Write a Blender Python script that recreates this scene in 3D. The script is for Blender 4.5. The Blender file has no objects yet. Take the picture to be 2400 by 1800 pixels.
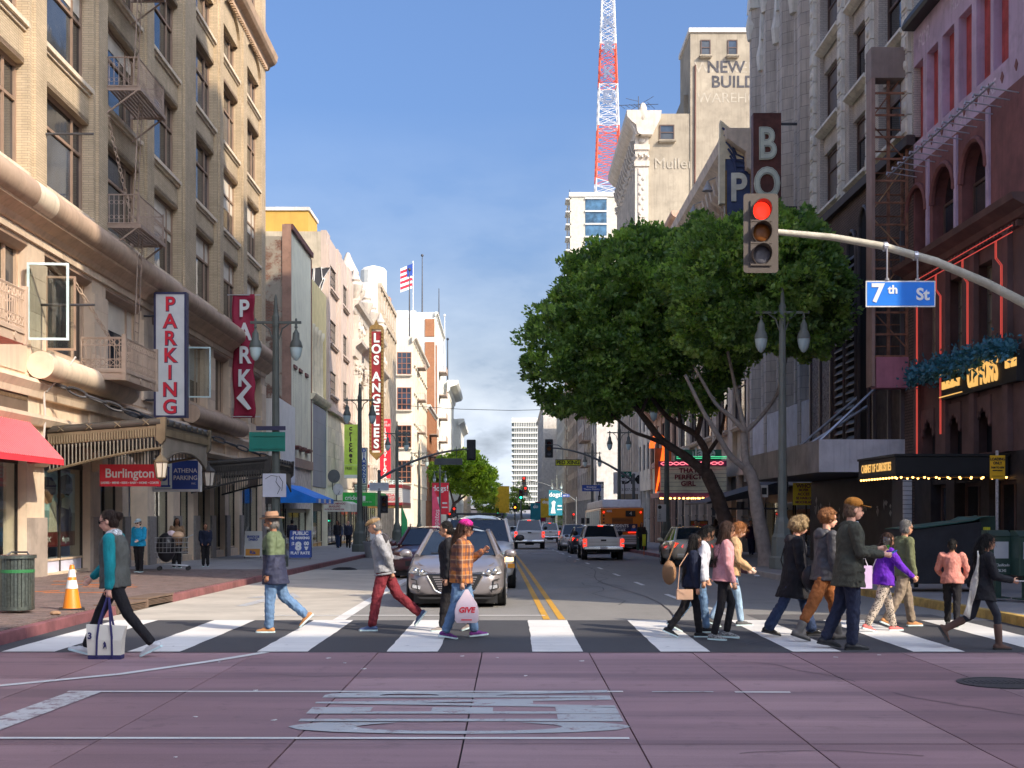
import bpy,bmesh,math,random
import numpy as np
from mathutils import Vector,Matrix
random.seed(7);np.random.seed(7)
R=math.radians
SC=bpy.context.scene
COL=SC.collection
# ------------------------------------------------------------------ camera
F=3000.0
cam_d=bpy.data.cameras.new('camera');cam=bpy.data.objects.new('camera',cam_d);COL.objects.link(cam)
cam.location=(0,0,1.7);cam.rotation_euler=(R(90),0,0)
cam_d.sensor_width=36;cam_d.lens=45;cam_d.shift_y=0.125
cam_d.clip_start=0.1;cam_d.clip_end=6000
SC.camera=cam
# ------------------------------------------------------------------ light
SUN_EL,SUN_AZ=35.0,131.0
w=bpy.data.worlds.new('World');SC.world=w;w.use_nodes=True
nt=w.node_tree;nt.nodes.clear()
def wn(t,**k):
 n=nt.nodes.new(t)
 for a,b in k.items():setattr(n,a,b)
 return n
sky=wn('ShaderNodeTexSky',sky_type='NISHITA',sun_disc=False,sun_elevation=R(SUN_EL),sun_rotation=R(SUN_AZ),altitude=90,air_density=.95,dust_density=8.0,ozone_density=6.0)
bg=wn('ShaderNodeBackground');out=wn('ShaderNodeOutputWorld')
bg.inputs['Strength'].default_value=0.15
tc=wn('ShaderNodeTexCoord');sep=wn('ShaderNodeSeparateXYZ')
nt.links.new(tc.outputs['Generated'],sep.inputs[0])
mp=wn('ShaderNodeMapping');mp.inputs['Scale'].default_value=(5.5,5.5,13)
mp.inputs['Location'].default_value=(0.35,0.2,0.1)
nt.links.new(tc.outputs['Generated'],mp.inputs[0])
no=wn('ShaderNodeTexNoise');no.inputs['Scale'].default_value=1.3;no.inputs['Detail'].default_value=8
no.inputs['Roughness'].default_value=0.56
nt.links.new(mp.outputs[0],no.inputs['Vector'])
cr=wn('ShaderNodeValToRGB');cr.color_ramp.elements[0].position=.22;cr.color_ramp.elements[1].position=.44
nt.links.new(no.outputs['Fac'],cr.inputs[0])
band=wn('ShaderNodeValToRGB')
e=band.color_ramp.elements;e[0].position=0.0;e[0].color=(1,1,1,1);e[1].position=.30;e[1].color=(0,0,0,1)
ne=e.new(.06);ne.color=(.92,.92,.92,1);ne=e.new(.12);ne.color=(.42,.42,.42,1);ne=e.new(.2);ne.color=(.16,.16,.16,1)
nt.links.new(sep.outputs['Z'],band.inputs[0])
mu=wn('ShaderNodeMath',operation='MULTIPLY');nt.links.new(cr.outputs[0],mu.inputs[0]);nt.links.new(band.outputs[0],mu.inputs[1])
mu2=wn('ShaderNodeMath',operation='MULTIPLY');mu2.inputs[1].default_value=1;nt.links.new(mu.outputs[0],mu2.inputs[0])
cc=wn('ShaderNodeValToRGB');cc.color_ramp.elements[0].color=(3.5,3.6,3.8,1);cc.color_ramp.elements[1].color=(5.9,5.7,5.4,1)
cc.color_ramp.elements[0].position=.42;cc.color_ramp.elements[1].position=.7
nt.links.new(no.outputs['Fac'],cc.inputs[0])
mix=wn('ShaderNodeMixRGB');nt.links.new(mu2.outputs[0],mix.inputs[0]);nt.links.new(sky.outputs[0],mix.inputs[1]);nt.links.new(cc.outputs[0],mix.inputs[2])
tint=wn('ShaderNodeMixRGB',blend_type='MULTIPLY');tint.inputs[0].default_value=1;tint.inputs[2].default_value=(.89,.97,1.07,1);nt.links.new(mix.outputs[0],tint.inputs[1]);nt.links.new(tint.outputs[0],bg.inputs[0]);nt.links.new(bg.outputs[0],out.inputs[0])
sd=bpy.data.lights.new('sun','SUN');sd.energy=3.1;sd.angle=R(0.55);sd.color=(1,.85,.66)
so=bpy.data.objects.new('sun',sd);COL.objects.link(so)
_az,_el=R(SUN_AZ),R(SUN_EL)
SUNV=Vector((math.sin(_az)*math.cos(_el),math.cos(_az)*math.cos(_el),math.sin(_el)))
so.rotation_euler=SUNV.to_track_quat('Z','Y').to_euler();so.location=SUNV*300
vs=SC.view_settings;vs.view_transform='Standard';vs.look='None';vs.exposure=0.82;vs.gamma=1;vs.use_curve_mapping=False
SC.cycles.max_bounces=7;SC.cycles.diffuse_bounces=6;SC.cycles.glossy_bounces=3;SC.cycles.transmission_bounces=4
SC.cycles.transparent_max_bounces=10;SC.cycles.caustics_reflective=False;SC.cycles.caustics_refractive=False
SC.cycles.sample_clamp_indirect=6;SC.cycles.use_denoising=True
# ------------------------------------------------------------------ materials
MATS={}
GAIN=1.6
def newmat(name):
 m=bpy.data.materials.new(name);m.use_nodes=True
 t=m.node_tree;t.nodes.clear()
 o=t.nodes.new('ShaderNodeOutputMaterial');p=t.nodes.new('ShaderNodeBsdfPrincipled')
 t.links.new(p.outputs[0],o.inputs[0])
 return m,t,p,o
def noise_of(t,scale,detail=4,vec='pos',rough=.6,stretch=None):
 n=t.nodes.new('ShaderNodeTexNoise');n.inputs['Scale'].default_value=scale;n.inputs['Detail'].default_value=detail
 n.inputs['Roughness'].default_value=rough
 if vec=='pos':
  g=t.nodes.new('ShaderNodeNewGeometry').outputs['Position']
 else:
  g=t.nodes.new('ShaderNodeTexCoord').outputs['Object']
 if stretch:
  m=t.nodes.new('ShaderNodeMapping');m.inputs['Scale'].default_value=stretch
  t.links.new(g,m.inputs[0]);g=m.outputs[0]
 t.links.new(g,n.inputs['Vector'])
 return n
def mixc(t,fac,a,b,mode='MIX'):
 m=t.nodes.new('ShaderNodeMixRGB');m.blend_type=mode
 for i,v in ((0,fac),(1,a),(2,b)):
  if hasattr(v,'links')or hasattr(v,'is_linked'):t.links.new(v,m.inputs[i])
  elif i==0:m.inputs[0].default_value=v
  else:m.inputs[i].default_value=(*v[:3],1)
 return m.outputs[0]
def ramp(t,src,p0,p1,c0=(0,0,0),c1=(1,1,1)):
 r=t.nodes.new('ShaderNodeValToRGB');r.color_ramp.elements[0].position=p0;r.color_ramp.elements[1].position=p1
 r.color_ramp.elements[0].color=(*c0,1);r.color_ramp.elements[1].color=(*c1,1)
 t.links.new(src,r.inputs[0]);return r.outputs[0]
def mathn(t,op,a,b=None):
 m=t.nodes.new('ShaderNodeMath');m.operation=op
 for i,v in ((0,a),(1,b)):
  if v is None:continue
  if hasattr(v,'is_linked'):t.links.new(v,m.inputs[i])
  else:m.inputs[i].default_value=v
 return m.outputs[0]
def bumpn(t,p,h,strength,dist=.01):
 b=t.nodes.new('ShaderNodeBump');b.inputs['Strength'].default_value=strength;b.inputs['Distance'].default_value=dist
 t.links.new(h,b.inputs['Height']);t.links.new(b.outputs[0],p.inputs['Normal'])
def M(name,col=(.5,.5,.5),rough=.7,metal=0,var=.18,vscale=1.5,bump=.25,bscale=30,spec=.4,streak=0,coat=0,dirt=0,emit=None,estr=0):
 if name in MATS:return MATS[name]
 if not emit:col=tuple(min(.78,x*GAIN)if x<.62 else x for x in col)
 m,t,p,o=newmat(name)
 p.inputs['Roughness'].default_value=rough;p.inputs['Metallic'].default_value=metal
 p.inputs['Specular IOR Level'].default_value=spec;p.inputs['Coat Weight'].default_value=coat
 p.inputs['Coat Roughness'].default_value=.04
 c=None
 if var>0:
  n=noise_of(t,vscale,6)
  lo=tuple(x*(1-var)for x in col);hi=tuple(min(1,x*(1+var))for x in col)
  c=ramp(t,n.outputs['Fac'],.3,.7,lo,hi)
  if streak:
   s=noise_of(t,1.0,5,stretch=(6,6,.35))
   c=mixc(t,mathn(t,'MULTIPLY',ramp(t,s.outputs['Fac'],.5,.72),streak),c,tuple(x*.42 for x in col))
  if dirt:
   d=noise_of(t,.8,8,rough=.7)
   c=mixc(t,mathn(t,'MULTIPLY',ramp(t,d.outputs['Fac'],.5,.62),dirt),c,tuple(x*.45+.01 for x in col))
  t.links.new(c,p.inputs['Base Color'])
 else:
  p.inputs['Base Color'].default_value=(*col,1)
 if bump:
  bumpn(t,p,noise_of(t,bscale,3).outputs['Fac'],bump,.006)
 if emit:
  p.inputs['Emission Color'].default_value=(*emit,1);p.inputs['Emission Strength'].default_value=estr
 MATS[name]=m;return m
def Mbrick(name,c1,c2,mortar,bw=.21,rh=.07,ms=.007,var=.25,rough=.85,bump=.6,streak=0,patch=None):
 if name in MATS:return MATS[name]
 m,t,p,o=newmat(name)
 tcn=t.nodes.new('ShaderNodeTexCoord');s=t.nodes.new('ShaderNodeSeparateXYZ');t.links.new(tcn.outputs['Object'],s.inputs[0])
 cx=t.nodes.new('ShaderNodeCombineXYZ');t.links.new(mathn(t,'ADD',s.outputs[0],s.outputs[1]),cx.inputs[0]);t.links.new(s.outputs[2],cx.inputs[1])
 b=t.nodes.new('ShaderNodeTexBrick');t.links.new(cx.outputs[0],b.inputs['Vector'])
 b.inputs['Scale'].default_value=1;b.inputs['Brick Width'].default_value=bw;b.inputs['Row Height'].default_value=rh
 b.inputs['Mortar Size'].default_value=ms;b.inputs['Mortar Smooth'].default_value=.2;b.inputs['Bias'].default_value=0
 b.inputs['Color1'].default_value=(*c1,1);b.inputs['Color2'].default_value=(*c2,1);b.inputs['Mortar'].default_value=(*mortar,1)
 n=noise_of(t,.9,7)
 c=mixc(t,1,b.outputs['Color'],ramp(t,n.outputs['Fac'],.28,.72,(1-var,)*3,(1+var*.4,)*3),'MULTIPLY')
 if streak:
  st=noise_of(t,1.0,5,stretch=(5,5,.3))
  c=mixc(t,mathn(t,'MULTIPLY',ramp(t,st.outputs['Fac'],.5,.72),streak),c,tuple(x*.35 for x in c1))
 if patch:
  pn=noise_of(t,.45,8,rough=.75)
  c=mixc(t,ramp(t,pn.outputs['Fac'],.47,.53),c,patch)
 t.links.new(c,p.inputs['Base Color']);p.inputs['Roughness'].default_value=rough;p.inputs['Specular IOR Level'].default_value=.3
 f=mixc(t,.25,mathn(t,'SUBTRACT',1.0,b.outputs['Fac']),noise_of(t,40,3).outputs['Fac'])
 bumpn(t,p,f,bump,.012)
 MATS[name]=m;return m
def Mpane(name,col=(.02,.025,.03),rough=.05,var=.5):
 if name in MATS:return MATS[name]
 m,t,p,o=newmat(name)
 n=noise_of(t,.55,3);t.links.new(ramp(t,n.outputs['Fac'],.35,.65,tuple(x*(1-var)for x in col),tuple(x*(1+var)for x in col)),p.inputs['Base Color'])
 p.inputs['Roughness'].default_value=rough;p.inputs['Specular IOR Level'].default_value=.8
 bumpn(t,p,noise_of(t,1.7,2).outputs['Fac'],.12,.02)
 MATS[name]=m;return m
def Mglass(name,tint=(.8,.85,.85),refl=.12):
 if name in MATS:return MATS[name]
 m,t,p,o=newmat(name);t.nodes.remove(p)
 tr=t.nodes.new('ShaderNodeBsdfTransparent');tr.inputs[0].default_value=(*tint,1)
 g=t.nodes.new('ShaderNodeBsdfGlossy');g.inputs['Roughness'].default_value=.02;g.inputs[0].default_value=(1,1,1,1)
 lw=t.nodes.new('ShaderNodeLayerWeight');lw.inputs[0].default_value=.5;fac_=mathn(t,'ADD',.03+refl*.15,mathn(t,'MULTIPLY',mathn(t,'POWER',lw.outputs['Facing'],5.0),.75))
 mx=t.nodes.new('ShaderNodeMixShader');t.links.new(fac_,mx.inputs[0]);t.links.new(tr.outputs[0],mx.inputs[1]);t.links.new(g.outputs[0],mx.inputs[2])
 t.links.new(mx.outputs[0],o.inputs[0]);MATS[name]=m;return m
def Mglow(name,col,strength,base=None):
 if name in MATS:return MATS[name]
 m,t,p,o=newmat(name)
 p.inputs['Base Color'].default_value=(*(base or col),1);p.inputs['Roughness'].default_value=.4
 p.inputs['Emission Color'].default_value=(*col,1);p.inputs['Emission Strength'].default_value=strength
 MATS[name]=m;return m
def Mpaint(name,col,flake=.0):
 return M(name,col,rough=.32,metal=flake,var=.06,bump=0,coat=.9,spec=.5)
# ------------------------------------------------------------------ mesh building
class MB:
 def __init__(s):s.v=[];s.f=[];s.m=[];s.cur=0
 def add(s,vs,fs):
  b=len(s.v);s.v+=[tuple(x)for x in vs];s.f+=[tuple(b+i for i in q)for q in fs];s.m+=[s.cur]*len(fs);return s
 def mat(s,i):s.cur=i;return s
 def box(s,x0,x1,y0,y1,z0,z1):
  if x0>x1:x0,x1=x1,x0
  if y0>y1:y0,y1=y1,y0
  if z0>z1:z0,z1=z1,z0
  return s.add([(x0,y0,z0),(x1,y0,z0),(x1,y1,z0),(x0,y1,z0),(x0,y0,z1),(x1,y0,z1),(x1,y1,z1),(x0,y1,z1)],[(0,3,2,1),(4,5,6,7),(0,1,5,4),(1,2,6,5),(2,3,7,6),(3,0,4,7)])
 def hexa(s,p):
  return s.add(p,[(0,3,2,1),(4,5,6,7),(0,1,5,4),(1,2,6,5),(2,3,7,6),(3,0,4,7)])
 def prism(s,poly,a0,a1,axis='y'):
  n=len(poly)
  def P(u,v,a):return (u,a,v)if axis=='y' else ((a,u,v)if axis=='x' else (u,v,a))
  vs=[P(u,v,a0)for u,v in poly]+[P(u,v,a1)for u,v in poly]
  fs=[(i,(i+1)%n,n+(i+1)%n,n+i)for i in range(n)]+[tuple(range(n-1,-1,-1)),tuple(range(n,2*n))]
  return s.add(vs,fs)
 def tube(s,pts,r,n=8,cap=True):
  pts=[Vector(p)for p in pts];k=len(pts);rr=r if hasattr(r,'__len__')else [r]*k
  vs=[];up=None
  for i,p in enumerate(pts):
   d=(pts[min(i+1,k-1)]-pts[max(i-1,0)])
   if d.length<1e-9:d=Vector((0,0,1))
   d.normalize()
   if up is None:up=Vector((0,0,1))if abs(d.z)<.9 else Vector((1,0,0))
   a=d.cross(up)
   if a.length<1e-6:a=d.orthogonal()
   a.normalize();b=d.cross(a).normalized();up=-b if False else a.cross(d)
   for j in range(n):
    t=2*math.pi*j/n;vs.append(p+(a*math.cos(t)+b*math.sin(t))*rr[i])
  fs=[(i*n+j,i*n+(j+1)%n,(i+1)*n+(j+1)%n,(i+1)*n+j)for i in range(k-1)for j in range(n)]
  if cap:fs+=[tuple(range(n-1,-1,-1)),tuple(range((k-1)*n,k*n))]
  return s.add(vs,fs)
 def lathe(s,prof,n=16,c=(0,0,0),axis='z'):
  vs=[]
  for r,h in prof:
   for j in range(n):
    t=2*math.pi*j/n;x,y=r*math.cos(t),r*math.sin(t)
    vs.append((c[0]+x,c[1]+y,c[2]+h)if axis=='z' else ((c[0]+x,c[1]+h,c[2]+y)if axis=='y' else (c[0]+h,c[1]+x,c[2]+y)))
  k=len(prof)
  fs=[(i*n+j,i*n+(j+1)%n,(i+1)*n+(j+1)%n,(i+1)*n+j)for i in range(k-1)for j in range(n)]
  fs+=[tuple(range(n-1,-1,-1)),tuple(range((k-1)*n,k*n))]
  return s.add(vs,fs)
 def loft(s,rings,cap=True,close=True):
  n=len(rings[0]);vs=[p for r in rings for p in r];k=len(rings)
  fs=[(i*n+j,i*n+(j+1)%n,(i+1)*n+(j+1)%n,(i+1)*n+j)for i in range(k-1)for j in range(n if close else n-1)]
  if cap:fs+=[tuple(range(n-1,-1,-1)),tuple(range((k-1)*n,k*n))]
  return s.add(vs,fs)
 def ball(s,c,r,n=10,m=7):
  rx,ry,rz=r if hasattr(r,'__len__')else (r,r,r)
  rings=[]
  for i in range(m+1):
   a=math.pi*(i+.02)/(m+.04)if i in (0,)else math.pi*i/m
   a=min(max(a,.03),math.pi-.03)
   rings.append([(c[0]+rx*math.sin(a)*math.cos(2*math.pi*j/n),c[1]+ry*math.sin(a)*math.sin(2*math.pi*j/n),c[2]-rz*math.cos(a))for j in range(n)])
  return s.loft(rings)
 def mesh(s,name,smooth=False,angle=40):
  me=bpy.data.meshes.new(name);me.from_pydata(s.v,[],s.f)
  if any(s.m):me.polygons.foreach_set('material_index',s.m)
  bm=bmesh.new();bm.from_mesh(me);bmesh.ops.recalc_face_normals(bm,faces=bm.faces);bm.to_mesh(me);bm.free()
  if smooth:
   me.polygons.foreach_set('use_smooth',[True]*len(me.polygons));me.set_sharp_from_angle(angle=R(angle))
  me.update();return me
 def build(s,name,mat,parent=None,loc=(0,0,0),rot=0,smooth=False,bevel=0,angle=40):
  me=s.mesh(name,smooth,angle)
  for m in (mat if isinstance(mat,(list,tuple))else [mat]):me.materials.append(m)
  return link(name,me,parent,loc,rot,bevel)
def link(name,me,parent=None,loc=(0,0,0),rot=0,bevel=0):
 o=bpy.data.objects.new(name,me);COL.objects.link(o)
 if parent is not None:o.parent=parent
 o.location=loc;o.rotation_euler=rot if hasattr(rot,'__len__')else (0,0,rot)
 if bevel:
  b=o.modifiers.new('bevel','BEVEL');b.width=bevel;b.segments=2;b.limit_method='ANGLE';b.angle_limit=R(40)
 return o
def tag(o,label=None,cat=None,group=None,kind=None):
 if label:o['label']=label
 if cat:o['category']=cat
 if group:o['group']=group
 if kind:o['kind']=kind
 return o
def thing(name,label,cat,loc=(0,0,0),rot=0,group=None):
 o=bpy.data.objects.new(name,None);COL.objects.link(o);o.empty_display_size=.2
 o.location=loc;o.rotation_euler=(0,0,rot)if not hasattr(rot,'__len__')else rot
 return tag(o,label,cat,group)
def copy_tree(o,parent=None):
 c=o.copy();COL.objects.link(c);c.parent=parent
 for ch in list(o.children):copy_tree(ch,c)
 return c
TXT={}
def text_mesh(s,size,ext=.004,bold=0.0,xs=1.0,align='CENTER',space=1.0,shear=0):
 key=(s,size,ext,bold,xs,align,space,shear)
 if key in TXT:return TXT[key]
 cu=bpy.data.curves.new('lettering','FONT');cu.body=s;cu.size=size;cu.extrude=ext;cu.offset=bold;cu.align_x=align;cu.align_y='CENTER'
 cu.space_character=space;cu.shear=shear;cu.resolution_u=4;cu.space_line=.95
 o=bpy.data.objects.new('lettering',cu)
 me=bpy.data.meshes.new_from_object(o)
 bpy.data.objects.remove(o);bpy.data.curves.remove(cu)
 if xs!=1:me.transform(Matrix.Diagonal((xs,1,1,1)))
 TXT[key]=me;return me
def text(s,size,mat,parent=None,loc=(0,0,0),rot=(R(90),0,0),ext=.004,bold=0.0,xs=1.0,align='CENTER',space=1.0,shear=0,name='lettering'):
 me=text_mesh(s,size,ext,bold,xs,align,space,shear).copy();me.materials.clear();me.materials.append(mat)
 return link(name,me,parent,loc,rot)
# ------------------------------------------------------------------ layout helpers
def gz(y):
 if y<20:return 0.0
 if y<170:return -.012*(y-20)
 if y<230:return -1.8-.4*math.sin((y-170)/60*math.pi/2)
 if y<330:return -2.2
 return -2.2+.020*(min(y,560)-330)+(.006*(y-560)if y>560 else 0)
def kL(y):return -6.3-.0125*y
def kR(y):return 7.75-.010*y
def fL(y):return -12.1-.013*y
def fR(y):return 12.3
LROT=R(90)+math.atan(.013)
RROT=R(-90)
WHITE=M('white_paint',(.78,.77,.75),rough=.6,var=.08,bump=.1)
BLACK=M('black_paint',(.012,.012,.013),rough=.5,var=.2,bump=.1)
# ------------------------------------------------------------------ ground, road, pavements
def sheet(name,xa,xb,ys,dz,mat,kind='structure',parent=None,nx=1):
 vs=[];fs=[]
 for y in ys:
  a=xa(y)if callable(xa)else xa;b=xb(y)if callable(xb)else xb
  for i in range(nx+1):vs.append((a+(b-a)*i/nx,y,gz(y)+dz))
 k=nx+1
 for j in range(len(ys)-1):
  for i in range(nx):fs.append((j*k+i,j*k+i+1,(j+1)*k+i+1,(j+1)*k+i))
 mb=MB().add(vs,fs);o=mb.build(name,mat,parent)
 if kind:o['kind']=kind
 return o
YS=[-60,-20,0,12,20,30,40,50,60,75,90,110,130,150,170,185,200,215,230,260,300,330,380,430,480,520,560,700]
EARTH=M('earth',(.16,.15,.14),rough=.95,vscale=.05)
sheet('ground',-2500,2500,[-400]+YS+[1000,2500],-.12,EARTH)
def asphalt(name,col,warm=0):
 m,t,p,o=newmat(name)
 a=noise_of(t,.35,6,stretch=(1.6,.25,1));b=noise_of(t,90,2);c=noise_of(t,.9,9,rough=.75)
 base=ramp(t,a.outputs['Fac'],.3,.7,tuple(x*.78 for x in col),tuple(x*1.2 for x in col))
 base=mixc(t,.35,base,ramp(t,b.outputs['Fac'],.35,.65,tuple(x*.6 for x in col),tuple(x*1.5 for x in col)))
 base=mixc(t,mathn(t,'MULTIPLY',ramp(t,c.outputs['Fac'],.55,.68),.5),base,tuple(x*.55 for x in col))
 t.links.new(base,p.inputs['Base Color']);p.inputs['Roughness'].default_value=.82;p.inputs['Specular IOR Level'].default_value=.35
 bumpn(t,p,b.outputs['Fac'],.5,.004);MATS[name]=m;return m
ROAD=asphalt('road_asphalt',(.245,.236,.222))
FRESH=asphalt('fresh_asphalt',(.06,.061,.068))
sheet('road',lambda y:kL(y)-.02,lambda y:kR(y)+.02,[20.1]+[y for y in YS if y>20],0,ROAD,nx=6)
CONC=M('worn_concrete',(.30,.275,.235),rough=.85,var=.16,vscale=.7,bump=.3,bscale=60,dirt=.25)
sheet('concrete_lane',lambda y:kL(y)+.01,-2.75,[20.1,25,30,36,44],.004,CONC)
sheet('cross_street',-70,70,[-9,15.5],-.035,asphalt('joint_tar',(.03,.028,.028)))
slab_base=bpy.data.objects['cross_street']
MAROON=[]
for k,c in enumerate([(.33,.205,.22),(.285,.172,.188),(.37,.238,.25)]):
 m,t,p,o=newmat('maroon_concrete_%d'%k)
 a=noise_of(t,.6,7,stretch=(.5,2.2,1));b=noise_of(t,60,3);d=noise_of(t,2.6,8,rough=.7)
 base=ramp(t,a.outputs['Fac'],.3,.7,tuple(x*.82 for x in c),tuple(x*1.2 for x in c))
 base=mixc(t,.25,base,ramp(t,b.outputs['Fac'],.3,.7,tuple(x*.7 for x in c),tuple(x*1.4 for x in c)))
 base=mixc(t,mathn(t,'MULTIPLY',ramp(t,d.outputs['Fac'],.56,.70),.5),base,(.10,.072,.078));e3=noise_of(t,.5,5,stretch=(.14,2.6,1));base=mixc(t,mathn(t,'MULTIPLY',ramp(t,e3.outputs['Fac'],.44,.60),.62),base,(.15,.10,.115));e4=noise_of(t,7,9,rough=.8);base=mixc(t,ramp(t,e4.outputs['Fac'],.69,.72),base,(.36,.30,.31))
 t.links.new(base,p.inputs['Base Color']);p.inputs['Roughness'].default_value=.62;p.inputs['Specular IOR Level'].default_value=.4
 bumpn(t,p,b.outputs['Fac'],.25,.003);MAROON.append(m)
jx=[-34,-26,-20,-15,-12,-9.4,-7.7,-6.2,-4.65,-3.08,-1.62,-.36,.93,2.18,3.36,4.7,6.1,7.6,9.4,12,15,20,26,34]
jy=[-9,-4.5,.2,4.8,9.38,13.1,15.49]
for i in range(len(jx)-1):
 for j in range(len(jy)-1):
  g=.007
  o=MB().box(jx[i]+g,jx[i+1]-g,jy[j]+g,jy[j+1]-(g if j<5 else 0),-.03,random.uniform(-.002,.001)).build('paving_slab',random.choice(MAROON),slab_base)
def wornpaint(name,col,under,lo,hi,fl=.5):
 m,t,p,o=newmat(name);a=noise_of(t,5,9,rough=.78);b=noise_of(t,.7,5);c=noise_of(t,40,3);d=noise_of(t,1.2,7,stretch=(.6,5,1))
 base=ramp(t,b.outputs['Fac'],.3,.7,tuple(x*.8 for x in col),col);base=mixc(t,mathn(t,'MULTIPLY',ramp(t,d.outputs['Fac'],.5,.7),.35),base,tuple(x*.55 for x in col));base=mixc(t,ramp(t,a.outputs['Fac'],lo,hi),base,under)
 t.links.new(base,p.inputs['Base Color']);p.inputs['Roughness'].default_value=.65;bumpn(t,p,c.outputs['Fac'],.3,.004);MATS[name]=m;return m
PAINT=wornpaint('road_paint',(.78,.77,.74),(.16,.155,.16),.63,.66)
WORN=wornpaint('worn_road_paint',(.50,.52,.53),(.27,.19,.20),.54,.62)
YEL=wornpaint('yellow_road_paint',(.68,.36,.03),(.2,.19,.17),.62,.66)
def strip(name,pts,wd,mat,dz=.006,parent=None):
 vs=[];fs=[]
 P=[Vector((x,y,0))for x,y in pts]
 for i,p in enumerate(P):
  d=(P[min(i+1,len(P)-1)]-P[max(i-1,0)]).normalized();nrm=Vector((-d.y,d.x,0))*wd/2
  for q in (p-nrm,p+nrm):vs.append((q.x,q.y,gz(q.y)+dz))
 fs=[(2*i,2*i+1,2*i+3,2*i+2)for i in range(len(P)-1)]
 o=MB().add(vs,fs).build(name,mat,parent);return o
def rag(x0,x1,y0,y1):
 pts=[]
 n=14
 for i in range(n+1):pts.append((x0+random.uniform(-.008,.008),y0+(y1-y0)*i/n))
 for i in range(n+1):pts.append((x1+random.uniform(-.008,.008),y1-(y1-y0)*i/n))
 return pts
cw=sheet('crosswalk',-12.5,12.5,[15.5,17,18.5,20.1],.002,FRESH)
for x0,x1 in ((-9.5,-8.9),(-7.85,-7.25),(-6.2,-5.55),(-4.66,-4.02),(-3.1,-2.48),(-1.52,-.9),(.25,.86),(1.8,2.41),(3.4,4.0),(4.87,5.5),(6.4,7.0),(7.9,8.5)):
 poly=rag(x0,x1,15.52,20.06)
 o=MB().add([(x,y,gz(y)+.008)for x,y in poly],[tuple(range(len(poly)))]).build('painted_bar',PAINT,cw)
mk=tag(sheet('road_marking',-4.1,.55,[21.05,21.2],.009,PAINT,None),kind='structure')
for nm,pts,wd,mat in (('lane_line',[(-2.72,20.12),(-2.8,24),(-2.9,30),(-3.0,38)],.2,PAINT),('centre_line',[(.55,20.2),(.33,40),(.08,60),(-.2,79)],.11,YEL),('centre_line',[(.79,20.2),(.57,40),(.32,60),(.04,79)],.11,YEL),('centre_line',[(-.35,93),(-.9,130),(-1.3,160)],.11,YEL),('centre_line',[(-.11,93),(-.66,130),(-1.06,160)],.11,YEL),('guide_line',[(-2.98,15.47),(-3.45,14.5),(-4.1,13.4),(-5.0,12.5),(-6.2,11.9),(-8,11.4)],.12,PAINT),('box_line',[(-4.2,12.1),(1.05,12.1)],.07,PAINT),('box_line',[(1.32,12.08),(1.9,12.08)],.05,WORN),('box_line',[(2.1,12.06),(2.62,12.05)],.07,PAINT),('box_line',[(-9,9.62),(.88,9.6)],.075,PAINT),('box_line',[(-4.02,12.08),(-4.08,10.9),(-4.15,9.7)],.3,wornpaint('scuffed_road_paint',(.66,.65,.63),(.27,.19,.20),.50,.58)),('gutter_line',[(-1.2,15.3),(-1.2,15.31)],.05,PAINT)):
 if nm!='gutter_line':strip(nm,pts,wd,mat,.006 if nm!='box_line' else.005,mk)
for k in range(16):
 y=26+k*6.2
 strip('lane_dash',[(3.38-.0128*(y-26),y),(3.36-.0128*(y-26),y+1.9)],.11,PAINT,.006,mk)
strip('lane_dash',[(3.62,21.2),(3.55,23.4)],.11,WORN,.006,mk)
ar=[(-4.9,23.6),(-4.75,26.4),(-4.35,26.4),(-4.85,28.4),(-5.5,26.4),(-5.05,26.4),(-5.1,23.6)]
MB().add([(x,y,gz(y)+.009)for x,y in ar],[tuple(range(7))]).build('turn_arrow',WORN,mk)
t_=text('CLEAR',1.0,WORN,mk,(-.27,10.95,.006),(0,0,R(90)),ext=.0,bold=.03,name='road_lettering')
t_.scale=(.80,3.55,1)
for y in (80.5,88.5):strip('crossing_line',[(kL(y)+.3,y),(kR(y)-.3,y)],.3,PAINT,.006,mk)
text('WAIT',2.2,WORN,mk,(1.55,72,gz(72)+.008),(0,0,0),ext=0,bold=.02,name='road_lettering').rotation_euler=(R(-.69),0,0)
IRON=M('cast_iron',(.055,.055,.06),rough=.55,metal=.6,bump=.5,bscale=50)
mh=thing('manhole_cover','round dark iron manhole cover in the maroon paving at the right edge','manhole cover',(4.85,12.7,0))
MB().lathe([(.42,-.02),(.42,.012),(.36,.014),(.36,.008)],28).build('rim',IRON,mh)
q=MB().lathe([(.355,-.02),(.355,.010)],28)
for a in range(12):q.box(-.34+a*.058,-.31+a*.058,-.12,.12,.0,.014)
q.build('lid',IRON,mh)
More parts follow.
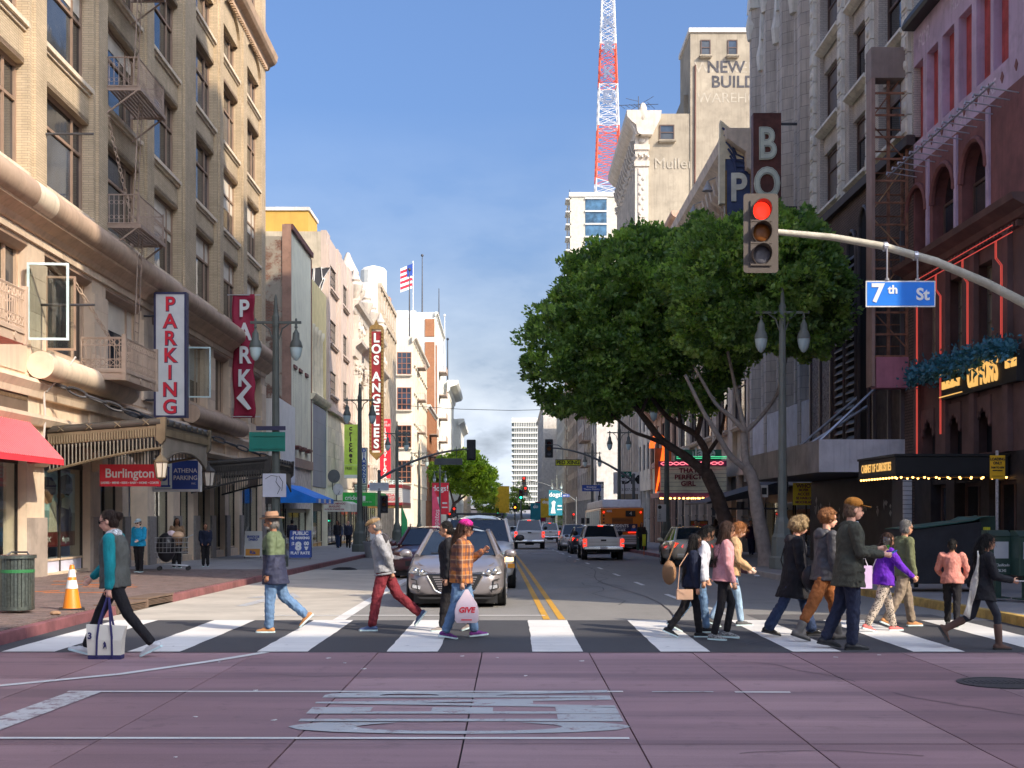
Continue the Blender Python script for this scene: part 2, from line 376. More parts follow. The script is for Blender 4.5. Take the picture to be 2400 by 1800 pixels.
# ---- kerbs and pavements
KERB_RED=M('red_kerb_paint',(.15,.06,.06),rough=.75,var=.3,vscale=3,dirt=.55,bump=.4)
KERB=M('kerb_stone',(.27,.25,.23),rough=.85,var=.2,dirt=.4)
KERB_YEL=M('yellow_kerb_paint',(.33,.22,.06),rough=.75,var=.35,vscale=4,dirt=.7)
KERB_DARK=M('dark_red_kerb',(.13,.05,.055),rough=.75,var=.3,vscale=3,dirt=.5)
def kerb(parent,f,side,y0,y1,mat,step=2.0):
 y=y0
 while y<y1-.01:
  ya,yb=y+.006,min(y+step,y1)-.006
  xa,xb=f(ya),f(yb);d=-.16 if side=='L' else.16
  zt=.15
  p=[(xa,ya,gz(ya)-.05),(xb,yb,gz(yb)-.05),(xb+d,yb,gz(yb)-.05),(xa+d,ya,gz(ya)-.05),(xa+(.02 if d>0 else -.02),ya,gz(ya)+zt),(xb+(.02 if d>0 else -.02),yb,gz(yb)+zt),(xb+d,yb,gz(yb)+zt),(xa+d,ya,gz(ya)+zt)]
  MB().hexa(p).build('kerb_stone',mat,parent,bevel=.012)
  y+=step
WALK=M('pavement_concrete',(.21,.20,.195),rough=.8,var=.2,vscale=.8,bump=.3,bscale=50,dirt=.35)
PAVER=[M('paver_%d'%k,c,rough=.55,var=.25,vscale=3,bump=.4,bscale=60,dirt=.3)for k,c in enumerate([(.12,.088,.08),(.105,.08,.074),(.135,.098,.086)])]
swl=sheet('pavement',lambda y:fL(y)-.6,lambda y:kL(y)-.17,[14.2,17,20]+[y for y in YS if y>20],.11,M('paver_bed',(.06,.05,.045),rough=.9),nx=2)
swr=sheet('pavement',lambda y:kR(y)+.17,lambda y:fR(y)+.8,[14.2,17,20]+[y for y in YS if y>20],.135,WALK,nx=2)
kerb(swl,kL,'L',15.2,21.3,KERB_DARK);kerb(swl,kL,'L',25.0,36,KERB_RED);kerb(swl,kL,'L',36,160,KERB_DARK,4)
kerb(swl,kL,'L',190,300,KERB,10)
kerb(swr,kR,'R',15.2,30,KERB_YEL);kerb(swr,kR,'R',30,40,KERB);kerb(swr,kR,'R',40,160,KERB_DARK,4);kerb(swr,kR,'R',190,300,KERB,10)
kin=thing('storm_drain','iron barred storm drain inlet set into the left kerb','storm drain',(0,0,0))
for (ya,yb)in ((21.3,23.1),(23.1,25.0)):
 m_=MB();xa,xb=kL(ya),kL(yb)
 m_.hexa([(xa,ya,-.05),(xb,yb,-.1),(xb-.3,yb,-.1),(xa-.3,ya,-.05),(xa,ya,-.03),(xb,yb,-.08),(xb-.3,yb,-.08),(xa-.3,ya,-.03)])
 m_.hexa([(xa-.26,ya,-.05),(xb-.26,yb,-.1),(xb-.3,yb,-.1),(xa-.3,ya,-.05),(xa-.26,ya,.1),(xb-.26,yb,.08),(xb-.3,yb,.08),(xa-.3,ya,.1)])
 m_.build('inlet_box',BLACK,kin)
 for k in range(4):
  MB().hexa([(xa,ya+.02,.012+k*.026),(xb,yb-.02,-.03+k*.026),(xb-.02,yb-.02,-.03+k*.026),(xa-.02,ya+.02,.012+k*.026),(xa,ya+.02,.026+k*.026),(xb,yb-.02,-.016+k*.026),(xb-.02,yb-.02,-.016+k*.026),(xa-.02,ya+.02,.026+k*.026)]).build('grate_bar',M('rusty_iron',(.11,.075,.055),rough=.8,dirt=.5),kin)
 MB().box(xa-.03,xa+.02,ya-.04,ya+.04,-.02,.13).build('grate_post',MATS['rusty_iron'],kin)
 MB().hexa([(xa+.005,ya,.122),(xb+.005,yb,.085),(xb-.4,yb,.085),(xa-.4,ya,.122),(xa+.005,ya,.155),(xb+.005,yb,.118),(xb-.4,yb,.118),(xa-.4,ya,.155)]).build('inlet_cover',MATS['rusty_iron'],kin)
pm=MB().box(-.098,.098,-.048,.048,0,.04).mesh('paver')
cand=[]
y=15.2;row=0
while y<40:
 x=kL(y)-.28-(0.1 if row%2 else 0)
 while x>fL(y)-.3:
  cand.append((x,y));x-=.202
 y+=.102;row+=1
vis=[c for c in cand if c[0]/c[1]>-.402]
vis.sort(key=lambda c:c[1]);near=set(vis[:300])
pms=[]
for k in range(3):
 m_=pm.copy();m_.materials.append(PAVER[k]);pms.append(m_)
rest=MB()
for (x,y)in cand:
 z=gz(y)+.115+random.uniform(-.002,.003)
 if (x,y)in near:
  link('paver',random.choice(pms),swl,(x,y,z))
 elif x/y>-.45:
  rest.mat(random.randrange(3));a,b,h=.098,.048,.035
  rest.add([(x-a,y-b,z+h),(x+a,y-b,z+h),(x+a,y+b,z+h),(x-a,y+b,z+h),(x-a,y-b,z),(x+a,y-b,z),(x+a,y+b,z)],[(0,1,2,3),(4,5,1,0),(5,6,2,1)])
o=rest.build('paver',PAVER,swl);o['kind']='stuff'
for k in range(30):
 y=40+k*4.0
 for (u0,u1)in ((0,.5),(.5,1)):
  def xx(u,yy):return (kL(yy)-.18)*(1-u)+(fL(yy)-.3)*u
  a,b=y+.01,y+3.99
  MB().add([(xx(u0,a)-.01,a,gz(a)+.15),(xx(u1,a)+.01,a,gz(a)+.15),(xx(u1,b)+.01,b,gz(b)+.15),(xx(u0,b)-.01,b,gz(b)+.15)],[(0,1,2,3)]).build('paving_flag',WALK,swl)
ORANGE_MARK=M('orange_spray',(.62,.12,.025),rough=.9,var=.3,vscale=8,dirt=.4)
for (x,y,L,a)in ((-8.6,25.6,1.5,4),(-8.8,28.0,1.2,-2),(-9.1,28.9,1.1,3),(-9.9,29.2,1.2,2),(-9.6,26.0,.8,40),(-10.3,31.0,1.6,0)):
 MB().box(-L/2,L/2,-.06,.06,0,.003).build('spray_mark',ORANGE_MARK,swl,(x,y,gz(y)+.157),R(a))
# ------------------------------------------------------------------ building kit
PANE=[Mpane('window_glass_dark',(.018,.022,.028)),Mpane('window_glass_grey',(.05,.055,.06)),Mpane('window_glass_blue',(.03,.045,.07))]
BLIND=M('roller_blind',(.42,.38,.32),rough=.9,var=.12,bump=.1)
WIN={}
def win(parent,x,y,z,w,h,cols=(1,),rows=(1,),fw=.07,fd=.09,fmat=None,panes=None,split=False,sill=None,head=None,blind=0,sillz=.16):
 key=('f',round(w,3),round(h,3),tuple(cols),tuple(rows),fw,fd,fmat.name)
 cs=[0];S=sum(cols)
 for c in cols:cs.append(cs[-1]+c/S*w)
 rs=[0];S=sum(rows)
 for r in rows:rs.append(rs[-1]+r/S*h)
 if key not in WIN:
  mb=MB();mb.box(0,fw,0,fd,0,h);mb.box(w-fw,w,0,fd,0,h);mb.box(fw,w-fw,0,fd,0,fw);mb.box(fw,w-fw,0,fd,h-fw,h)
  for c in cs[1:-1]:mb.box(c-fw*.45,c+fw*.45,.012,fd-.004,fw,h-fw)
  for r in rs[1:-1]:mb.box(fw,w-fw,.004,fd-.008,r-fw*.4,r+fw*.4)
  me=mb.mesh('window');me.materials.append(fmat);WIN[key]=me
 o=link('window',WIN[key],parent,(x,y,z))
 panes=panes or PANE
 cells=[(cs[i],cs[i+1],rs[j],rs[j+1])for i in range(len(cols))for j in range(len(rows))]if split else [(0,w,0,h)]
 for (a,b,c,d)in cells:
  pm=random.choice(panes);k2=('p',round(b-a,3),round(d-c,3),pm.name)
  if k2 not in WIN:
   me=MB().box(.01,b-a-.01,0,.012,.01,d-c-.01).mesh('pane');me.materials.append(pm);WIN[k2]=me
  link('pane',WIN[k2],o,(a,fd*.55+(random.uniform(-.006,.006)if split else 0),c))
 if blind:
  bh=h*random.uniform(.2,blind);k2=('b',round(w,3),round(bh,2))
  if k2 not in WIN:
   me=MB().box(.03,w-.03,0,.01,-bh,0).mesh('blind');me.materials.append(BLIND);WIN[k2]=me
  link('blind',WIN[k2],o,(0,fd*.5-.012,h-.04))
 if sill:
  k2=('s',round(w,3),sill.name,sillz)
  if k2 not in WIN:
   me=MB().box(-.12,w+.12,-.34,.1,-sillz,-.03).box(-.06,w+.06,-.26,.1,-sillz-.1,-sillz).mesh('sill');me.materials.append(sill);WIN[k2]=me
  link('sill',WIN[k2],o)
 return o
def grid_wall(mb,L,zb,zt,bays,rows,d=.4,rec=.08,y0=0):
 x=0
 for a,b in bays:
  if a>x+.001:mb.box(x,a,y0,y0+d,zb,zt)
  x=b
 if L>x+.001:mb.box(x,L,y0,y0+d,zb,zt)
 for a,b in bays:
  z=zb
  for c,e_ in rows:
   if c>z+.001:mb.box(a,b,y0+rec,y0+d-.004,z,c)
   z=e_
  if zt>z+.001:mb.box(a,b,y0+rec,y0+d-.004,z,zt)
 return mb
def cornice(parent,L,z,prof,mat,name='cornice',dentil=0,dmat=None,ret=1.2):
 po=[(0.2,prof[0][1])]+[(-a,b)for a,b in prof]+[(.2,prof[-1][1])]
 mb=MB();out_=max(a for a,b in prof)
 mb.prism([(a,z+b)for a,b in po],-out_,L+out_,'x')
 o=mb.build(name,mat,parent)
 if dentil:
  me=MB().box(0,dentil*.55,-.14,.05,0,dentil*.6).mesh('dentil');me.materials.append(dmat or mat)
  k=int(L/dentil)
  for i in range(k):link('dentil',me,o,(i*L/k,0,z-dentil*.6-.002))
 return o
def building(name,label,side,ya,yb,H,wall,depth=22,x=None,base=0,y0=.4,zg=None):
 if side=='L':
  e_=thing(name,label,'building',((x if x is not None else fL(ya)),ya,0),LROT)
 else:
  e_=thing(name,label,'building',((x if x is not None else fR(yb)),yb,0),RROT)
 L=yb-ya
 (MB().box(0,L,y0,depth,base-3,H)if zg is None else MB().box(0,L,y0,depth,zg,H).box(0,L,y0+1.6,depth,base-3,zg)).build('body',wall,e_)
 return e_,L
# ------------------------------------------------------------------ tan brick corner building on the left
BRICK=Mbrick('tan_brick',(.66,.52,.35),(.58,.455,.30),(.36,.28,.20),bw=.30,rh=.068,ms=.006,var=.22,bump=.9,streak=.22)
TERRA=M('tan_terracotta',(.36,.255,.175),rough=.75,var=.16,vscale=1.2,streak=.35,bump=.3)
LIME=M('limestone',(.40,.315,.235),rough=.8,var=.14,vscale=.9,streak=.3,bump=.3)
LIME2=M('pale_limestone',(.47,.375,.28),rough=.8,var=.14,streak=.25,bump=.3)
SILL=M('sill_stone',(.50,.41,.31),rough=.8,var=.15,streak=.3)
FRAME=M('brown_frame',(.20,.135,.095),rough=.6,var=.15)
Y0=24.0
b1,L1=building('brick_building','tall tan brick corner building with rounded stone mouldings and fire escapes','L',Y0,67.4,34,BRICK,26,y0=.72,zg=4.2)
S=lambda y:y-Y0
bay1=[(S(y),S(y)+4.05)for y in (24.4,29.2,34.5,39.9,45.3,51.6,56.8,62.2)]
rows1=[(10.55,13.35),(14.45,17.25),(18.35,21.15),(22.2,23.75),(27.0,29.8)]
mb=grid_wall(MB(),L1,9.9,34,bay1,rows1,.62,.14)
o=mb.build('wall',BRICK,b1)
for i in range(len(bay1)-1):
 a,b=bay1[i][1],bay1[i+1][0]
 MB().box(a+.22,b-.22,-.09,.0,10.2,24.6).build('pier_face',BRICK,b1)
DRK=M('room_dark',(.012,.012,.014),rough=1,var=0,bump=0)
for i,(a,b)in enumerate(bay1):
 for j,(c,d)in enumerate(rows1):
  if j<3 or j==4:
   win(b1,a,.34,c,b-a,d-c,(1,2.7,1),(1.9,1),.11,.12,FRAME,split=True,sill=SILL,blind=.55 if random.random()<.35 else 0)
   MB().box(0,b-a,-.02,.3,0,.14).build('lintel',FRAME,b1,(a,.16,d+.003))
  else:
   win(b1,a,.34,c,b-a,d-c,(1,2.7,1),(1,),.11,.12,FRAME,split=True,sill=SILL)
   n=12;cx=(a+b)/2;r=(b-a)/2;rise=1.25
   arc=[(cx-r*math.cos(math.pi*k/n),d+rise*math.sin(math.pi*k/n))for k in range(n+1)]
   glass=MB().add([(u,.45,v)for u,v in arc],[tuple(range(n+1))]).build('arch_light',PANE[0],b1)
   fr=MB()
   for k in range(n):
    (u0,v0),(u1,v1)=arc[k],arc[k+1]
    f0=.94
    fr.hexa([(u0,.15,v0),(u1,.15,v1),(u1,.5,v1),(u0,.5,v0),(cx+(u0-cx)*f0,.15,d+(v0-d)*f0),(cx+(u1-cx)*f0,.15,d+(v1-d)*f0),(cx+(u1-cx)*f0,.5,d+(v1-d)*f0),(cx+(u0-cx)*f0,.5,d+(v0-d)*f0)])
   fr.build('arch_soffit',FRAME,b1)
   sp=MB()
   for k in range(n):
    (u0,v0),(u1,v1)=arc[k],arc[k+1]
    sp.hexa([(u0,.01,v0),(u1,.01,v1),(u1,.6,v1),(u0,.6,v0),(u0,.01,26.98),(u1,.01,26.98),(u1,.6,26.98),(u0,.6,26.98)])
   sp.build('spandrel',BRICK,b1)
cornice(b1,L1,25.1,[(0,0),(.1,.05),(.16,.2),(.4,.32),(.5,.46),(.55,.66),(.57,.75)],TERRA,dentil=.3)
MB().box(-.1,L1+.1,-.16,.0,9.1,9.35).build('string_course',TERRA,b1)
roll=MB();N=20
prof=[(-.34-.40*math.cos(math.pi*2*k/N),9.72+.40*math.sin(math.pi*2*k/N))for k in range(N)]
seg=0
TER2=M('brown_terracotta',(.30,.215,.155),rough=.72,var=.15,vscale=1.5,streak=.3)
while seg<L1+.25:
 ln=min(1.35,L1+.3-seg)
 if ln<.1:break
 MB().prism([(u+.02,v)for u,v in prof],seg+.004,seg+ln-.004,'x').build('roll_moulding',SILL if abs(seg-8.1)<.7 else TER2,b1,smooth=True)
 seg+=ln
MB().prism([(.1,9.35),(-.5,9.4),(-.46,9.3),(-.2,9.12),(-.1,8.98),(.1,8.95)],-.1,L1+.4,'x').build('bed_moulding',TERRA,b1)
bay2=[(S(y),S(y)+4.05)for y in (24.4,29.2,34.5,39.9,45.3,50.6,55.2,59.4,63.2)]
bay2=[(a,min(b,a+(4.05 if a<S(50)else 3.1)))for a,b in bay2]
grid_wall(MB(),L1,5.3,9.2,bay2,[(6.1,8.7)],.6,.0,.05).build('wall',LIME,b1)
blk=0
for r_ in range(7):
 z0=5.55+r_*.46
 xs=[0]+[v for ab in bay2 for v in ab]+[L1]
 for i in range(0,len(xs)-1,2):
  if z0+.45<8.75:MB().box(xs[i]+.006,xs[i+1]-.006,-.03,.05,z0,z0+.45).build('stone_block',random.choice([LIME,LIME,LIME2]),b1)
for r_ in range(1):
 x_=0
 while x_<L1:
  w_=random.choice([1.2,1.5,.7,1.35]);w_=min(w_,L1-x_)
  MB().box(x_+.004,x_+w_-.004,-.03,.05,8.76,8.97).build('stone_block',random.choice([LIME,LIME2,LIME,LIME]),b1);x_+=w_
for (a,b)in bay2:
 win(b1,a,.3,6.1,b-a,2.6,(1,2.6,1),(1,),.13,.14,M('tan_frame',(.33,.235,.165),rough=.6),split=True,panes=[PANE[0],PANE[1],PANE[1]],blind=.7 if random.random()<.3 else 0)
 MB().prism([(.36,8.7),(.05,8.7),(.05,8.62),(.2,8.5),(.36,8.48)],a,b,'x').build('reveal_moulding',FRAME,b1)
WF=M('white_frame',(.62,.60,.56),rough=.6,dirt=.3)
for (y,z,sw,fm)in ((33.05,6.15,1.05,WF),(34.4,6.05,.8,FRAME),(50.3,6.2,.9,WF)):
 c=thing('casement','%s window casement standing open above the %s'%('white' if fm is WF else 'brown',{33.05:'red awning',34.4:'lower round stone moulding',50.3:'second canopy'}[y]),'window',(0,0,0))
 c.parent=None;c.matrix_world=Matrix.Translation((fL(y),y,z))@Matrix.Rotation(R(6),4,'Z')
 win(c,0,0,0,sw,2.0,(1,),(1,),.06,.05,fm,panes=[Mglass('clear_glass',(.82,.86,.85),.2)])
for (ya,yb)in ((33.2,41.2),(49.6,59.5)):
 p2=[(-.3-.36*math.cos(math.pi*2*k/N),5.52+.36*math.sin(math.pi*2*k/N))for k in range(N)]
 x_=S(ya)
 while x_<S(yb)-.05:
  ln=min(1.6,S(yb)-x_);MB().prism(p2,x_+.003,x_+ln-.003,'x').build('roll_moulding',LIME2 if ya<40 else TER2,b1,smooth=True);x_+=ln
grid_wall(MB(),L1,-.9,5.3,[(S(y0),S(y1))for y0,y1 in ((24.6,33.1),(34.4,38.3),(39.3,41.6),(42.3,44.6),(45.5,48.2),(49.2,51.4),(52.2,54.4),(55.2,57.4),(58.2,60.6),(61.3,66.4))],[(0.02,3.75)],.6,.06,.02).build('wall',LIME2,b1)
MB().prism([(.1,5.15),(-.22,5.15),(-.26,5.05),(-.14,4.86),(-.1,4.7),(.1,4.7)],0,L1,'x').build('string_course',LIME2,b1)
MB().prism([(.1,4.25),(-.2,4.25),(-.22,4.15),(-.12,3.98),(.1,3.95)],0,L1,'x').build('string_course',LIME,b1)
GRANITE=M('grey_granite',(.17,.155,.145),rough=.5,var=.25,vscale=12,bump=.15,dirt=.3)
for (ya,yb)in ((33.1,34.4),(38.3,39.3),(41.6,42.3),(44.6,45.5),(48.2,49.2),(51.4,52.2),(54.4,55.2),(57.4,58.2),(60.6,61.3),(66.4,67.38)):
 MB().box(S(ya)+.01,S(yb)-.01,-.07,.02,-.9,1.55).build('pier_base',GRANITE if ya>40 else M('tan_granite',(.27,.225,.19),rough=.6,var=.2,dirt=.4),b1)
 MB().prism([(0,2.9),(-.1,2.9),(-.3,3.05),(-.32,3.3),(-.18,3.35),(-.16,3.5),(0,3.5)],S(ya)+.12,S(yb)-.12,'x').build('bracket',LIME2,b1)
INT=M('shop_interior',(.62,.63,.55),rough=.9,var=.1);DARKFR=M('dark_bronze',(.03,.025,.022),rough=.45,metal=.3)
SHOPG=Mglass('shop_glass',(.86,.9,.87),.06)
def shopfront(parent,s0,s1,z0=.0,z1=3.7,base=.42,inner=INT,back=.09,cols=2,y=.28):
 g=link('shopfront',MB().box(s0,s1,y+back,y+back+.06,z0,z1).box(s0,s1,y,y+back,z0-.02,z0+base).mesh('shopfront'),parent);g.data.materials.append(inner)
 MB().box(s0,s1,y-.03,y+.03,z0+base-.06,z0+base).build('stall_riser',LIME,g)
 fr=MB();n=cols;w_=(s1-s0)/n
 for i in range(n+1):fr.box(max(s0,s0+i*w_-.03),min(s1,s0+i*w_+.03),y-.03,y+.05,z0,z1-.75)
 fr.box(s0,s1,y-.04,y+.06,z1-.75,z1-.62)
 fr.build('frame',DARKFR,g)
 MB().box(s0,s1,y-.02,y+.05,z1-.62,z1).build('fascia',M('dark_fascia',(.05,.035,.03),rough=.5,dirt=.4),g)
 for i in range(n):MB().box(s0+i*w_+.03,s0+(i+1)*w_-.03,y,y+.012,z0+base,z1-.75).build('pane',SHOPG,g)
 return g
for k,(ya,yb)in enumerate(((24.6,33.1),(34.4,38.3),(39.3,41.6),(45.5,48.2),(49.2,51.4),(52.2,54.4),(55.2,57.4),(58.2,60.6),(61.3,66.4))):
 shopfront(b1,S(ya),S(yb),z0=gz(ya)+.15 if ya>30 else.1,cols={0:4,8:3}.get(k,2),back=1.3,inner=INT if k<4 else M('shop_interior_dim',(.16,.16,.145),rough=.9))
MB().box(S(42.3),S(44.6),.9,.95,-.6,3.7).build('entrance_recess',M('entrance_panel',(.30,.29,.27),rough=.8,dirt=.4),b1)
gp=MB().box(S(24.6),S(33.0),-.05,.02,4.0,4.72).build('grille_panel',M('brown_grille',(.10,.07,.05),rough=.6,dirt=.3),b1)
me=MB().box(0,.06,-.02,0,0,.09).mesh('grille_stud');me.materials.append(M('bronze',(.16,.105,.06),rough=.5,metal=.5))
for z in (4.06,4.56):
 for k in range(84):link('grille_stud',me,gp,(S(24.7)+k*.098,-.05,z))
cd=MB().tube([(S(33.9),-.12,5.2),(S(33.95),-.16,4.2),(S(33.8),-.14,3.2)],.03,6).tube([(S(34.6),-.75,5.9),(S(34.4),-.5,5.4),(S(34.0),-.16,4.9)],.025,6).build('conduit',M('grey_conduit',(.33,.31,.29),rough=.6),b1)
# ---- bars and rods sticking out of the facade
STEEL=M('painted_steel',(.26,.195,.155),rough=.6,metal=.3,dirt=.3);TANST=M('tan_painted_iron',(.34,.25,.185),rough=.65,var=.15,dirt=.25)
for (y,z,ln)in ((34.2,11.8,1.4),(34.0,7.2,1.5)):
 b_=tag(MB().tube([(0,0,0),(ln,0,.0)],.035,8).lathe([(.06,-.02),(.06,.03)],10,(0,0,0),'x').build('flag_bracket',IRON,None,(fL(y)-.04,y,z)),'dark iron bar sticking out of the facade %s'%('above the round moulding' if z>10 else 'beside the open white casement'),'bracket')
# ---- fire escape platforms
def railing(mb,p0,p1,z,h,step=.12,rings=False,r=.011):
 p0,p1=Vector(p0),Vector(p1);d=p1-p0;n=max(2,int(d.length/step))
 for i in range(n+1):
  q=p0+d*i/n;mb.tube([(q.x,q.y,z),(q.x,q.y,z+h)],r,5)
 for zz in (z+.04,z+h):mb.tube([(p0.x,p0.y,zz),(p1.x,p1.y,zz)],.022,6)
 if rings:
  for i in range(n):
   q=p0+d*(i+.5)/n
   for zz in (z+h*.25,z+h*.75):
    mb.tube([(q.x+d.normalized().x*step*.45*math.cos(a),q.y+d.normalized().y*step*.45*math.cos(a),zz+step*.45*math.sin(a))for a in [k*math.pi/4 for k in range(9)]],.007,4,cap=False)
def platform(lbl,z,y0=39.6,y1=42.6,dep=1.05,mat=STEEL,brackets=True,ladder=None):
 e_=thing('fire_escape',lbl,'fire escape',(fL(y0),y0,z),LROT,'fire escapes of the tan brick building');L=y1-y0
 m_=MB()
 for k in range(9):m_.box(0,L,-.1-k*dep/9-.07,-.1-k*dep/9,-.04,0)
 m_.box(0,L,-dep-.08,-dep-.03,-.1,.02);m_.box(0,.05,-dep,0,-.1,.02);m_.box(L-.05,L,-dep,0,-.1,.02)
 m_.build('platform',mat,e_)
 for (a,b)in (((0,0),(0,-dep)),((0,-dep),(L,-dep)),((L,-dep),(L,0))):
  q=MB();railing(q,(*a,0),(*b,0),0,.92,.14 if mat is STEEL else.1,rings=True);q.build('railing',mat,e_)
 for a in (0.02,L-.02):
  for b in (0,-dep):
   MB().box(a-.025,a+.025,b-.025,b+.025,-.1,1.0).build('post',mat,e_)
  if brackets:MB().tube([(a,-dep+.05,-.1),(a,0,-.85)],.03,6).build('bracket',mat,e_)
 if ladder:
  q=MB();lx,top=L*.38,ladder
  for s_ in (0,.42):q.tube([(lx+s_,-.75,-.02),(lx+s_,-.55,-top)],.02,6)
  n=int(top/.3)
  for k in range(n):q.tube([(lx,-.75+.2*k/n,-.15-k*.3),(lx+.42,-.75+.2*k/n,-.15-k*.3)],.012,5)
  q.build('ladder',mat,e_)
 return e_
platform('upper fire escape platform on the tan brick building with ladder hanging below',14.85,ladder=4.2)
platform('middle fire escape platform just above the big round moulding',10.6,ladder=4.8)
platform('highest fire escape platform at the top edge of the tan brick building',18.75,ladder=3.9)
for (ya,yb,lb)in ((37.4,40.9,'tan iron balcony with crossed railings beside the PARKING sign'),(25.8,29.5,'tan iron balcony at the left edge above the red awning')):
 e_=thing('balcony',lb,'balcony',(fL(ya),ya,5.85),LROT,'tan balconies');L=yb-ya;dep=1.25
 MB().box(0,L,-dep,0,-.28,0).build('floor',TANST,e_);MB().box(-.03,L+.03,-dep-.03,-.001,-.06,.04).build('floor_edge',TANST,e_)
 for (a,b)in (((0,0),(0,-dep)),((0,-dep),(L,-dep)),((L,-dep),(L,0))):
  q=MB();railing(q,(*a,0),(*b,0),0,.95,.13,r=.013)
  P0,P1=Vector((*a,0)),Vector((*b,0));n=max(3,int((P1-P0).length/.2))
  for zz in (.12,.72):
   q.tube([(*P0.xy,zz+.2),(*P1.xy,zz+.2)],.014,5);q.tube([(*P0.xy,zz),(*P1.xy,zz)],.014,5)
   for k in range(n):
    u0,u1=P0.lerp(P1,k/n),P0.lerp(P1,(k+1)/n)
    q.tube([(u0.x,u0.y,zz),(u1.x,u1.y,zz+.2)],.01,4);q.tube([(u0.x,u0.y,zz+.2),(u1.x,u1.y,zz)],.01,4)
  q.build('railing',TANST,e_)
 for a in (0,L):
  for b in (-dep,):MB().box(a-.06,a+.06,b-.06,b+.06,-.3,1.05).build('post',TANST,e_)
 for k in range(3):MB().lathe([(.09,0),(.09,.03),(.05,.04)],10,(L*(k+.5)/3,-dep-.03,-.16),'y').build('boss',TANST,e_)
# ---- chains
def chain(name,lbl,p0,p1,link_l=.26,r=.018,mat=IRON,w_=.055):
 p0,p1=Vector(p0),Vector(p1);d=p1-p0;n=int(d.length/(link_l*.8));e_=thing(name,lbl,'chain',p0)
 me=MB()
 lp=[(math.cos(a)*link_l/2,w_*math.sin(a),0)for a in [k*math.pi/6 for k in range(13)]]
 me.tube(lp,r,5,cap=False);me=me.mesh('chain_link',True);me.materials.append(mat)
 qd=d.to_track_quat('X','Z')
 for i in range(n):
  o=link('chain_link',me,e_,tuple(d*(i+.5)/n));o.rotation_euler=(qd@Matrix.Rotation(R(90*(i%2)),3,'X').to_quaternion()).to_euler()
chain('chain','tan chain hanging down to the tan balcony',(fL(36.6)+.05,36.6,8.3),(fL(38.2)+1.0,38.6,6.1),mat=TANST)
chain('chain','tan chain running down between the fire escape platforms',(fL(39.7)+.06,39.7,14.0),(fL(40.6)+.4,41.4,10.9),.2,.015,TANST)
chain('chain','heavy iron chain from the pier to the first canopy',(fL(34.3)+.15,34.3,5.2),(fL(36)+2.4,36.6,4.25),.62,.03,IRON,.09)
chain('chain','heavy iron chain slanting to the far side of the first canopy',(fL(39.6)+.15,39.6,5.0),(fL(40)+2.6,39.9,4.2),.62,.03,IRON,.09)
chain('chain','heavy iron chain above the second canopy',(fL(51)+.15,52,4.9),(fL(52)+2.6,54,3.95),.62,.03,IRON,.09)
# ---- bronze canopies with fringed edges
BRZ=M('weathered_bronze',(.125,.098,.064),rough=.5,metal=.45,var=.25,dirt=.3);BRZD=M('dark_bronze_metal',(.055,.05,.045),rough=.45,metal=.5,var=.2)
def canopy(lbl,ya,yb,z,dep=3.05,mat=BRZ):
 e_=thing('canopy',lbl,'canopy',(fL(ya),ya,z),LROT,'bronze canopies');L=yb-ya
 MB().hexa([(0,-dep,-.12),(L,-dep,-.12),(L,0,-.35),(0,0,-.35),(0,-dep,.12),(L,-dep,.12),(L,0,-.1),(0,0,-.1)]).build('roof',BRZD,e_)
 def edge(p0,p1,nm):
  p0,p1=Vector(p0),Vector(p1);d=p1-p0
  q=MB();q.tube([p0+Vector((0,0,.2)),p1+Vector((0,0,.2))],.11,10);q.build('edge_roll',BRZD,e_,smooth=True)
  nrm=Vector((d.y,-d.x,0)).normalized()*.05
  q=MB();a,b=p0,p1
  q.hexa([a-nrm+Vector((0,0,-.2)),b-nrm+Vector((0,0,-.2)),b+nrm+Vector((0,0,-.2)),a+nrm+Vector((0,0,-.2)),a-nrm+Vector((0,0,.1)),b-nrm+Vector((0,0,.1)),b+nrm+Vector((0,0,.1)),a+nrm+Vector((0,0,.1))])
  q.build('fascia',mat,e_)
  n=int(d.length/.07);q=MB()
  for i in range(n):
   c=p0+d*(i+.5)/n+nrm*1.25;q.tube([c+Vector((0,0,-.17)),c+Vector((0,0,.02))],.018,4)
  q.build('reeding',mat,e_)
  n=int(d.length/.1)
  me=MB().lathe([(.028,0),(.03,-.05),(.018,-.2),(.024,-.9),(.01,-1)],6).mesh('fringe_bar',True);me.materials.append(M('fringe_metal',(.15,.135,.115),rough=.5,metal=.4))
  for i in range(n):
   u=(i+.5)/n;hh=.32+(.4*(1-u)**1.6 if nm=='side' else (.5*abs(2*u-1)**2.5))
   o=link('fringe_bar',me,e_,tuple(p0+d*u+Vector((0,0,-.2))));o.scale=(1,1,hh)
  pts=[p0+d*(i/10)+Vector((0,0,-.2-(.32+(.4*(1-i/10)**1.6 if nm=='side' else.5*abs(2*i/10-1)**2.5))))for i in range(11)]
  MB().tube(pts,.04,6).build('fringe_rail',mat,e_)
  n=int(d.length/.62)
  for i in range(n):
   c=p0+d*(i+.5)/n+nrm*2.2+Vector((0,0,.2))
   MB().tube([c+d.normalized()*-.08+Vector((0,0,-.07)),c+d.normalized()*.08+Vector((0,0,.07))],.014,4).tube([c+d.normalized()*-.08+Vector((0,0,.07)),c+d.normalized()*.08+Vector((0,0,-.07))],.014,4).build('edge_cross',mat,e_)
 edge((0,0,-.24),(0,-dep,0),'side');edge((0,-dep,0),(L,-dep,0),'front');edge((L,0,-.24),(L,-dep,0),'side')
 for a in (0,L):MB().prism([(-dep-.14,.32),(-dep+.1,.3),(-dep+.12,-.3),(-dep-.02,-.42),(-dep-.12,-.3)],a-.08,a+.08,'x').build('corner_bracket',mat,e_)
 return e_
